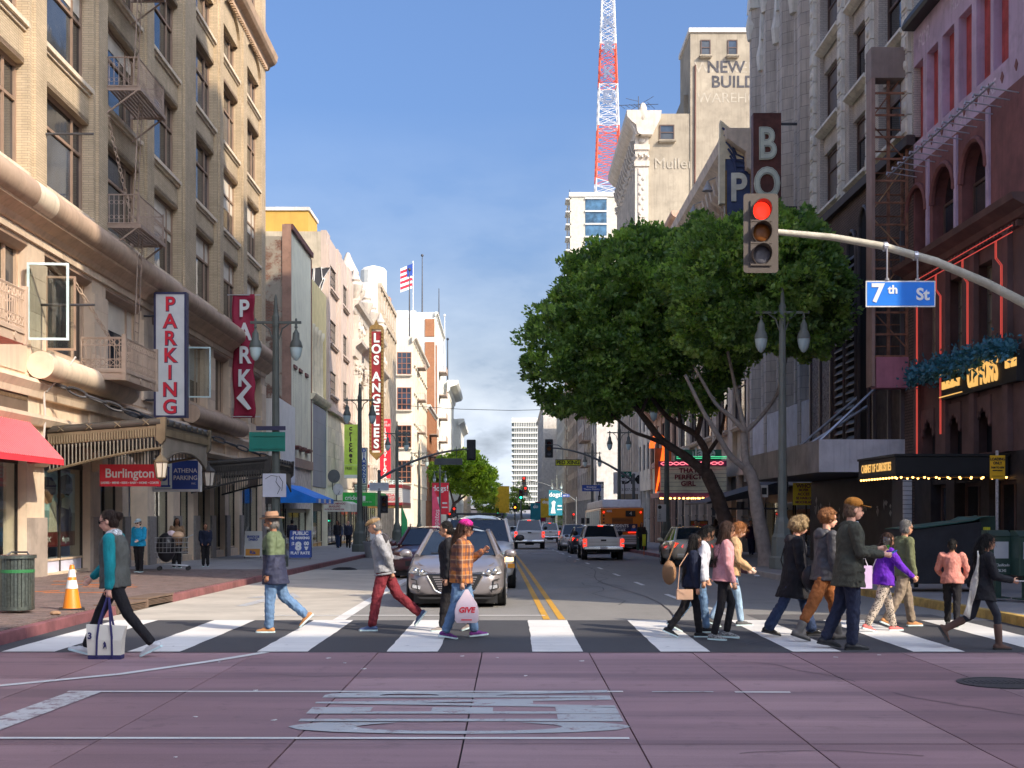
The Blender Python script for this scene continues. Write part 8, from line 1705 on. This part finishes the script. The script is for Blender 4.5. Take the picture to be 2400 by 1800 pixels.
tallm=person('tall man in tan baseball cap and dark olive jacket holding a phone',4.17,15.85,0,1.87,[(-10,14,10),(4,6,0)],[(18,4,78,8),(12,5,74,6)],Mcloth('dark_olive_canvas',(.062,.062,.046),bump=.2),Mcloth('navy_chino',(.022,.027,.05)),M('black_trainer',(.014,.014,.016),rough=.5),'light',('short',M('hair_fair_short',(.09,.055,.035),rough=.8,bump=.6,bscale=90)),('cap',Mcloth('mustard_corduroy',(.25,.105,.018))),3,4,hem=-.12,flare=.012,bulk=1.08,sole=BK_SOLE,sw=.112)
purp=person('woman in purple cardigan and leopard print trousers',5.28,18.2,12,1.44,[(20,8,0),(-18,12,16)],[(8,8,20,0),(34,12,10,-20)],Mcloth('purple_knit',(.10,.018,.32)),Mspots(),M('coral_sneaker',(.72,.10,.09)),'tan',('long',HBR,.12),None,5,8,hem=-.06,bulk=1.14,slim=.95)
olivem=person('grey haired man in olive jacket and khaki trousers beside the woman in purple',5.76,18.85,10,1.60,[(16,6,0),(-16,14,22)],[(0,6,10,0),(2,6,12,0)],Mcloth('olive_cotton',(.115,.125,.065)),Mcloth('khaki_cotton',(.21,.165,.12)),M('tan_suede',(.30,.14,.055),rough=.8),'tan',('short',HG),None,3,4,yaw=10,hem=-.06,glasses=EYE)
pinks=person('small woman in salmon ribbed sweater seen from behind near the kerb',6.5,18.9,70,1.29,[(8,6,0),(-10,16,24)],[(10,18,55,10),(8,18,45,10)],Mcloth('salmon_rib_knit',(.50,.20,.16),bump=.5,weave=60),BKP,M('black_sneaker',(.03,.03,.03)),'tan',('low',HK),None,4,4,hem=-.05,bulk=1.08,slim=.95)
boot=person('woman in black coat and brown sheepskin boots hurrying right with cream scarf',5.82,15.85,0,1.47,[(-16,48,58),(26,22,2)],[(-20,6,20,0),(14,6,62,4)],BKJ,M('black_legging',(.014,.016,.022),rough=.7),M('brown_sheepskin',(.085,.05,.038),rough=.95,bump=.5),'tan',('pony',HK,.10),None,6,2,hem=-.10,flare=.02,slim=.74,sole=BK_SOLE,boots=.62)
bluew=person('woman in bright blue fleece and pale cap standing on the left pavement',-10.9,37.4,-105,1.56,[(2,2,0),(-2,4,0)],[(10,8,60,20),(2,6,14,0)],Mcloth('azure_fleece',(.015,.26,.46)),BKP,M('black_sneaker',(.03,.03,.03)),'pale',('short',HBR),('cap',M('pale_blue_cap',(.35,.43,.52))),0,10,hem=-.05,bulk=1.12,glasses=SHADES,z=gz(37.4)+.15)
cartm=person('man in tan jacket standing behind the loaded shopping cart',-10.9,41.6,-60,1.62,[(2,2,0),(-2,4,0)],[(30,6,70,20),(10,6,30,0)],Mcloth('tan_canvas',(.27,.17,.10)),BKP,BKJ,'brown',('long',HK,.10),None,4,-4,hem=-.08,z=gz(41.6)+.15,far=True)
cart2=person('man in dark jacket seated in the doorway behind the cart',-10.2,42.6,-80,1.45,[(4,2,0),(-2,4,0)],[(10,6,30,20),(10,6,30,20)],Mcloth('navy_fleece',(.012,.016,.034)),BKP,BKJ,'brown',('short',HK),None,2,0,z=gz(42.6)+.15,far=True)
FARP=[(-11.2,83,-80,1.62,(.06,.08,.13),'woman in denim jacket on the left pavement beyond the blue board'),(-10.9,80,-100,1.76,(.02,.02,.025),'man in dark coat beyond the white shop awning'),(-10.1,79,-85,1.74,(.025,.03,.05),'man in navy suit and pale shirt near the second lamp'),(-11.0,64,95,1.7,(.02,.02,.03),'person in dark jacket by the blue awning'),(-9.6,112,90,1.7,(.02,.03,.05),'distant person by the green banner'),(-9.2,116,-90,1.65,(.04,.02,.03),'distant person in dark red under the theatre marquee'),(8.9,62,-95,1.68,(.16,.14,.10),'man in khaki jacket on the right pavement by the lamp'),(9.7,61,90,1.72,(.012,.012,.014),'person in black with red scarf on the right pavement'),(10.6,63,-80,1.66,(.03,.025,.03),'woman in dark coat under the marquee'),(9.3,64,-70,1.62,(.10,.08,.07),'woman in brown under the marquee'),(7.4,73,-90,1.6,(.02,.02,.02),'person in black waiting behind the bus'),(11.2,60,-110,1.64,(.05,.03,.08),'woman in plum jacket under the marquee')]
for k,(x,y,hd_,H,c,lb)in enumerate(FARP):
 person(lb,x,y,hd_,H,[(8,6,0),(-10,12,10)],[(6,6,12,0),(-4,6,12,0)],Mcloth('coat_%d'%k,c),[BKP,JEAND][k%2],BKJ,['tan','brown','light'][k%3],(['short','long','low'][k%3],[HK,HBR,HB][k%3],.2),None,3,4,far=True,face=False,z=gz(y)+.15,group='people far along the pavements')
# ---- fuse all garments and bodies
bpy.context.view_layer.update();dg=bpy.context.evaluated_depsgraph_get();done=[]
for o in TEMP:done.append((o,bpy.data.meshes.new_from_object(o.evaluated_get(dg))))
for o,me in done:
 old=o.data;o.modifiers.clear();me.name=old.name;me.materials.clear()if False else None
 o.data=me
 me.polygons.foreach_set('use_smooth',[True]*len(me.polygons))
 if o.name.startswith('person')is False and len(me.materials)==0:me.materials.append(old.materials[0])
for k,(o,kd,hm,root,far)in enumerate(HAIRS):
 if far:continue
 me=o.data;nv=len(me.vertices);co=np.empty(nv*3);me.vertices.foreach_get('co',co);co=co.reshape(-1,3);nr=np.empty(nv*3);me.vertices.foreach_get('normal',nr);nr=nr.reshape(-1,3)
 rg=np.random.default_rng(k);N=1500 if kd in ('long','pony','curly')else 800;i=rg.integers(0,nv,N);c,n=co[i],nr[i]
 dn=np.tile([0,0,-1.0],(N,1))if kd not in ('curly',)else rg.normal(0,1,(N,3));dn=dn-n*(dn*n).sum(1)[:,None]+rg.normal(0,.18,(N,3));dn/=np.linalg.norm(dn,axis=1)[:,None]+1e-9
 sd=np.cross(dn,n);L_=(rg.uniform(.04,.13,(N,1))if kd in ('long','pony')else rg.uniform(.012,.04,(N,1)));lift=n*rg.uniform(.002,.012,(N,1));wd=sd*.0028
 v=np.empty((N,4,3));v[:,0]=c-wd;v[:,1]=c+wd;v[:,2]=c+dn*L_+lift+wd*.4;v[:,3]=c+dn*L_+lift-wd*.4
 s_o=link('hair_strands',quads_mesh('hair_strands',v.reshape(-1,3),[hm]),root);s_o['kind']='stuff'
# ------------------------------------------------------------------ things people carry
def carried(name,lbl,cat,loc,rot=0):return thing(name,lbl,cat,loc,rot)
h=vestman['hands'][0]
tt=carried('tote_bag','cream canvas tote bag with navy base and straps held by the man in the vest','bag',(h.x-.02,h.y-.03,h.z-.74));CANV=M('cream_canvas',(.48,.45,.38),rough=.85,var=.12,bump=.4,bscale=120);NVC=M('navy_canvas',(.025,.022,.075),rough=.8)
MB().loft([[(-.19,-.07,.0),(.19,-.07,0),(.19,.07,0),(-.19,.07,0)],[(-.195,-.075,.07),(.195,-.075,.07),(.195,.075,.07),(-.195,.075,.07)]]).build('base',NVC,tt,bevel=.012);MB().loft([[(-.19,-.073,.07),(.19,-.073,.07),(.19,.073,.07),(-.19,.073,.07)],[(-.205,-.07,.25),(.2,-.07,.24),(.2,.07,.24),(-.205,.07,.25)],[(-.22,-.035,.42),(.235,-.035,.40),(.235,.035,.4),(-.22,.035,.42)]]).build('body',CANV,tt)
for s in (-1,1):MB().tube([(-.09,s*.076,.05),(-.085,s*.07,.28),(-.07,s*.045,.45),(0.01,0,.73)],.014,5).tube([(.09,s*.076,.05),(.085,s*.07,.28),(.06,s*.045,.45),(.03,0,.73)],.014,5).build('strap',NVC,tt)
text('3',.1,NVC,tt,(-.165,-.08,.29),bold=.004);MB().prism([(-.015,.14),(.0,.19),(-.01,.2),(.005,.23),(.02,.21),(.025,.19),(.03,.14),(.015,.17)],-.082,-.078).build('emblem',NVC,tt)
h=plaid['hands'][1];pb_=carried('plastic_bag','white plastic carrier bag with red print held by the woman in plaid','bag',(h.x+.06,h.y-.04,h.z-.46));PLB=M('white_polythene',(.60,.62,.65),rough=.3,var=.1,bump=.5,bscale=14)
sculpt_b=MB().loft([[(.15*a*sx,.07*a*sy,zz)for sx,sy in ((-1,-1),(0,-1.15),(1,-1),(1.05,0),(1,1),(0,1.1),(-1,1),(-1.05,0))]for zz,a in ((0,.85),(.03,1),(.16,1.02),(.26,.85),(.34,.5),(.44,.12))]).build('bag',PLB,pb_,smooth=True)
text('GIVE',.1,SIGNR,pb_,(.0,-.079,.17),bold=.004,shear=.2);MB().box(-.07,.07,-.082,-.072,.035,.05).build('print',SIGNR,pb_)
pc=carried('picture_board','turquoise palm tree print tucked under the arm of the woman in black','picture',(-.72,17.9,.72));MB().box(-.09,.09,-.012,.0,0,.52).build('board',M('turquoise_print',(.06,.33,.40),rough=.3,bump=0),pc);MB().box(-.008,.008,-.016,-.012,.12,.38).build('palm_trunk',DRK,pc)
for k in range(7):a=R(-20+k*37);MB().tube([(0,-.015,.38),(.055*math.cos(a),-.015,.40+.05*math.sin(a))],.006,4).build('palm_frond',M('palm_green',(.02,.09,.06)),pc)
TAN=M('tan_leather',(.42,.26,.17),rough=.5)
sb_=carried('shoulder_bag','tan envelope shoulder bag of the girl in navy','bag',(2.30,17.06,.53));MB().box(-.11,.11,-.03,.03,0,.14).build('body',TAN,sb_,bevel=.01);MB().prism([(-.11,.14),(.11,.14),(0,.06)],-.036,-.03).build('flap',TAN,sb_);MB().tube([(-.09,0,.13),(-.06,.05,.45),(.06,.1,.62)],.006,4).build('strap',TAN,sb_)
bb=carried('handbag','brown slouch handbag behind the girl in navy','bag',(2.18,17.75,.72));MB().ball((0,0,.14),(.1,.06,.17),12,8).build('body',M('brown_leather',(.18,.095,.045),rough=.6),bb,smooth=True);MB().tube([(-.03,0,.27),(.08,0,.55)],.012,5).build('strap',MATS['brown_leather'],bb)
ck=carried('handbag','black round leather bag of the blonde woman','bag',(4.0,17.12,.66));MB().ball((0,0,.16),(.13,.06,.17),14,8).build('body',M('black_leather',(.015,.014,.016),rough=.4),ck,smooth=True);MB().tube([(-.05,0,.3),(-.08,.1,.75)],.01,5).build('strap',MATS['black_leather'],ck)
h=tallm['hands'][1];ph_=carried('mobile_phone','blue cased phone in the hand of the tall man','phone',(h.x+.03,h.y+.06,h.z+.02));o=MB().box(-.006,.006,-.036,.036,-.075,.075).build('case',M('phone_blue',(.03,.14,.42),rough=.35,bump=0),ph_,bevel=.004);ph_.rotation_euler=(0,R(60),R(10));MB().box(-.008,-.006,-.032,.032,-.07,.07).build('screen',Mpane('phone_screen',(.01,.01,.012)),ph_)
dr=carried('drink_cup','clear cup with green drink between the tall man and the woman in purple','cup',(4.74,16.2,1.22));MB().lathe([(.033,0),(.043,.12)],16).build('cup',Mglass('cup_plastic',(.9,.93,.9),.2),dr);MB().lathe([(.031,.005),(.037,.06)],16).build('drink',M('green_juice',(.03,.14,.02),rough=.3),dr);MB().lathe([(.045,.12),(.04,.15),(.02,.165)],16).build('lid',Mglass('cup_lid',(.9,.9,.9),.3),dr)
lb_=carried('gift_bag','lilac paper bag of the woman in purple','bag',(4.98,18.1,.62));MB().box(-.1,.1,-.05,.05,0,.32).build('bag',M('lilac_paper',(.45,.33,.58),rough=.6),lb_);MB().tube([(-.05,0,.32),(0,0,.45),(.05,0,.32)],.006,4).build('handle',WHITE,lb_)
sp_=boot['sp'];W_=boot['W'];sc_=carried('scarf','long cream scarf trailing behind the woman in boots','scarf',W_(sp_(.27,-.06,-.03)));CRS=Mcloth('cream_wool',(.52,.49,.42));vs=[]
for j in range(11):
 for i in range(4):vs.append((-.02-.13*(j/10)**1.6-.05*i/3*(.6+j/10),-.06+.03*math.sin(j*.9+i),-.78*j/10+.02*i))
o=MB().add(vs,[(j*4+i,j*4+i+1,(j+1)*4+i+1,(j+1)*4+i)for j in range(10)for i in range(3)]).build('cloth',CRS,sc_,smooth=True);o.modifiers.new('t','SOLIDIFY').thickness=.015
h=boot['hands'][1];p2=carried('mobile_phone','pale phone in the hand of the woman in boots','phone',(h.x+.03,h.y,h.z+.015));MB().box(-.07,.07,-.034,.034,-.005,.005).build('case',M('phone_pale',(.4,.4,.42),rough=.3,bump=0),p2,bevel=.003);MB().box(-.064,.064,-.03,.03,.005,.006).build('screen',MATS['phone_screen'],p2)
sc2=thing('shopping_cart','wire shopping cart loaded with black bags on the left pavement','shopping cart',(-10.35,38.9,gz(38.9)+.15),R(10));WIRE=M('cart_wire',(.38,.38,.38),rough=.3,metal=.8,bump=0);q=MB()
for k in range(9):q.tube([(-.45+k*.11,-.25,.55),(-.45+k*.115,-.28,1.0)],.006,4);q.tube([(-.45+k*.11,.25,.55),(-.45+k*.115,.28,1.0)],.006,4)
for z in (.55,.7,.85,1.0):q.tube([(-.47,-.26,z),(.5,-.27,z),(.5,.27,z),(-.47,.26,z),(-.47,-.26,z)],.008,4)
q.build('basket',WIRE,sc2);MB().tube([(-.4,-.24,.55),(-.35,-.22,.2),(.5,-.24,.14)],.016,6).build('frame_rail',WIRE,sc2);MB().tube([(-.4,.24,.55),(-.35,.22,.2),(.5,.24,.14)],.016,6).build('frame_rail',WIRE,sc2);MB().tube([(.45,-.27,1.0),(.62,-.27,1.08),(.62,.27,1.08),(.45,.27,1.0)],.014,6).build('handle',WIRE,sc2)
for (x_,y_)in ((-.35,-.2),(-.35,.2),(.5,-.22),(.5,.22)):MB().lathe([(.065,-.014),(.065,.014)],14,(x_,y_,.065),'y').build('castor',TYRE,sc2)
bg_=thing('refuse_sack','black sacks piled on the shopping cart','sack',(-10.5,38.85,gz(38.9)+.75));MB().ball((0,0,.1),(.3,.24,.45),12,9).build('sack',M('black_polythene',(.014,.014,.017),rough=.3,bump=.8,bscale=10),bg_,smooth=True)
b3_=thing('shopping_bag','tan and white bags on top of the shopping cart','bag',(-10.15,38.9,gz(38.9)+1.2));MB().ball((0,0,0),(.2,.18,.14),12,8).build('bag',M('tan_paper',(.4,.26,.16),bump=.6,bscale=12),b3_,smooth=True);MB().ball((-.2,.0,.06),(.14,.14,.11),10,7).build('white_bag',PLB,b3_,smooth=True)
# ------------------------------------------------------------------ small details: wear on the road, clothing trim, litter
TAR=M('crack_sealant',(.02,.018,.02),rough=.5,var=.2)
rw=random.Random(12)
def crack(x,y,ln,ang,wd=.012):
 pts=[];a=R(ang);px_,py_=x,y
 for k in range(int(ln/.12)):pts.append((px_,py_));a+=rw.uniform(-.35,.35);px_+=.12*math.cos(a);py_+=.12*math.sin(a)
 strip('crack',pts,wd,TAR,.0035,slab_base)
for (x,y,ln,an)in ((2.6,14.6,2.2,-50),(-5.2,14.9,1.6,190),(1.6,9.0,1.5,30),(-2.6,13.4,1.2,-10),(4.4,10.6,1.8,140),(3.0,16.4,1.2,80)):crack(x,y,ln,an)
for k in range(5):strip('road_crack',[(2.0+k*.5+.25*math.sin(j*1.7+k),24+k*7+j*1.4)for j in range(8)],.03,TAR,.004,mk)
strip('road_seam',[(2.6+.25*math.sin(j*.7),20.3+j*2.2)for j in range(24)],.035,TAR,.004,mk)
pat=sheet('asphalt_patch',3.9,7.0,[20.15,21.4],.004,asphalt('patch_asphalt',(.12,.115,.115)),None,mk)
LIT_=[M('litter_white',(.6,.6,.58),bump=0),M('litter_brown',(.2,.12,.07),bump=0)]
for k in range(16):
 x,y=rw.uniform(-4.5,4.5),rw.uniform(8.8,15.2);s=rw.uniform(.012,.035)
 MB().prism([(-s,-s*.4),(s,-s*.6),(s*.7,s*.5),(-s*.8,s*.3)],0,.004,'z').build('paint_fleck',LIT_[0],slab_base,(x,y,.003),rw.uniform(0,6))
for k,(x,y,lb)in enumerate(((7.2,37.6,'crumpled white paper by the right kerb near the grey trunk'),(-6.85,19.2,'brown leaf litter on the pavement by the cone'),(7.3,42.5,'white cup lid lying in the right gutter'))):
 tag(MB().ball((0,0,.03),(.09,.06,.035),7,5).build('litter',LIT_[k%2],None,(x,y,gz(y)+(.155 if x<0 else.005))),lb,'litter')
def trim(P,name,pts,mat,th=.012):
 sp,H=P['sp'],P['H'];v=[sp(*p)for p in pts];n=(v[1]-v[0]).cross(v[3]-v[0]).normalized()*th
 MB().hexa(v+[q_+n for q_ in v]).build(name,mat,P['root'])
OLV=MATS['dark_olive_canvas'];n_=-.118
for s_ in (-1,1):
 trim(tallm,'pocket',[(-.075,.0,s_*.124),(-.075,.07,s_*.122),(.0,.07,s_*.118),(.0,.0,s_*.12)],OLV);trim(tallm,'pocket_flap',[(-.015,-.004,s_*.124),(-.015,.074,s_*.122),(.008,.074,s_*.12),(.008,-.004,s_*.122)],OLV,.018)
trim(tallm,'shirt_collar',[(.28,.035,-.03),(.28,.035,.03),(.312,.03,.028),(.312,.03,-.028)],Mcloth('pale_blue_shirt',(.33,.42,.55)),.02)
for P,c in ((pinkg,MATS['dusty_pink_fleece']),(greyhood,MATS['pale_grey_fleece']),(capman,MATS['grey_knit']),(blackw,BKJ)):
 sp,H=P['sp'],P['H'];q_=MB().tube([sp(-.035,.088*math.cos(a),.118*math.sin(a))for a in [k*math.pi/8 for k in range(17)]],.014*H/1.6,6,cap=False);q_.build('hem_band',c,P['root'],smooth=True)
cy=MB();sp=capman['sp'];H=capman['H']
sculpted=[sp(.262,-.03+.0*k,l)for k,l in ((0,-.1),(0,0),(0,.1))]
q_=MB().tube(sculpted,.05*H,10).build('shoulder_yoke',Mcloth('charcoal_knit',(.06,.055,.06)),capman['root'],smooth=True)
for P in (hatman,plaid,greyhood):
 pass
trim(hatman,'chest_pocket',[(.12,.07,.03),(.12,.07,.09),(.16,.07,.09),(.16,.07,.03)],MATS['green_navy_anorak'],.012)
for P,m_ in ((purp,M('bag_strap',(.5,.47,.45))),(blonde,MATS['black_leather'])):
 sp=P['sp'];MB().tube([sp(.27,.0,-.06),sp(.2,-.098,-.02),sp(.1,-.1,.05),sp(.02,-.06,.1)],.009,5).build('bag_strap',m_,P['root'])
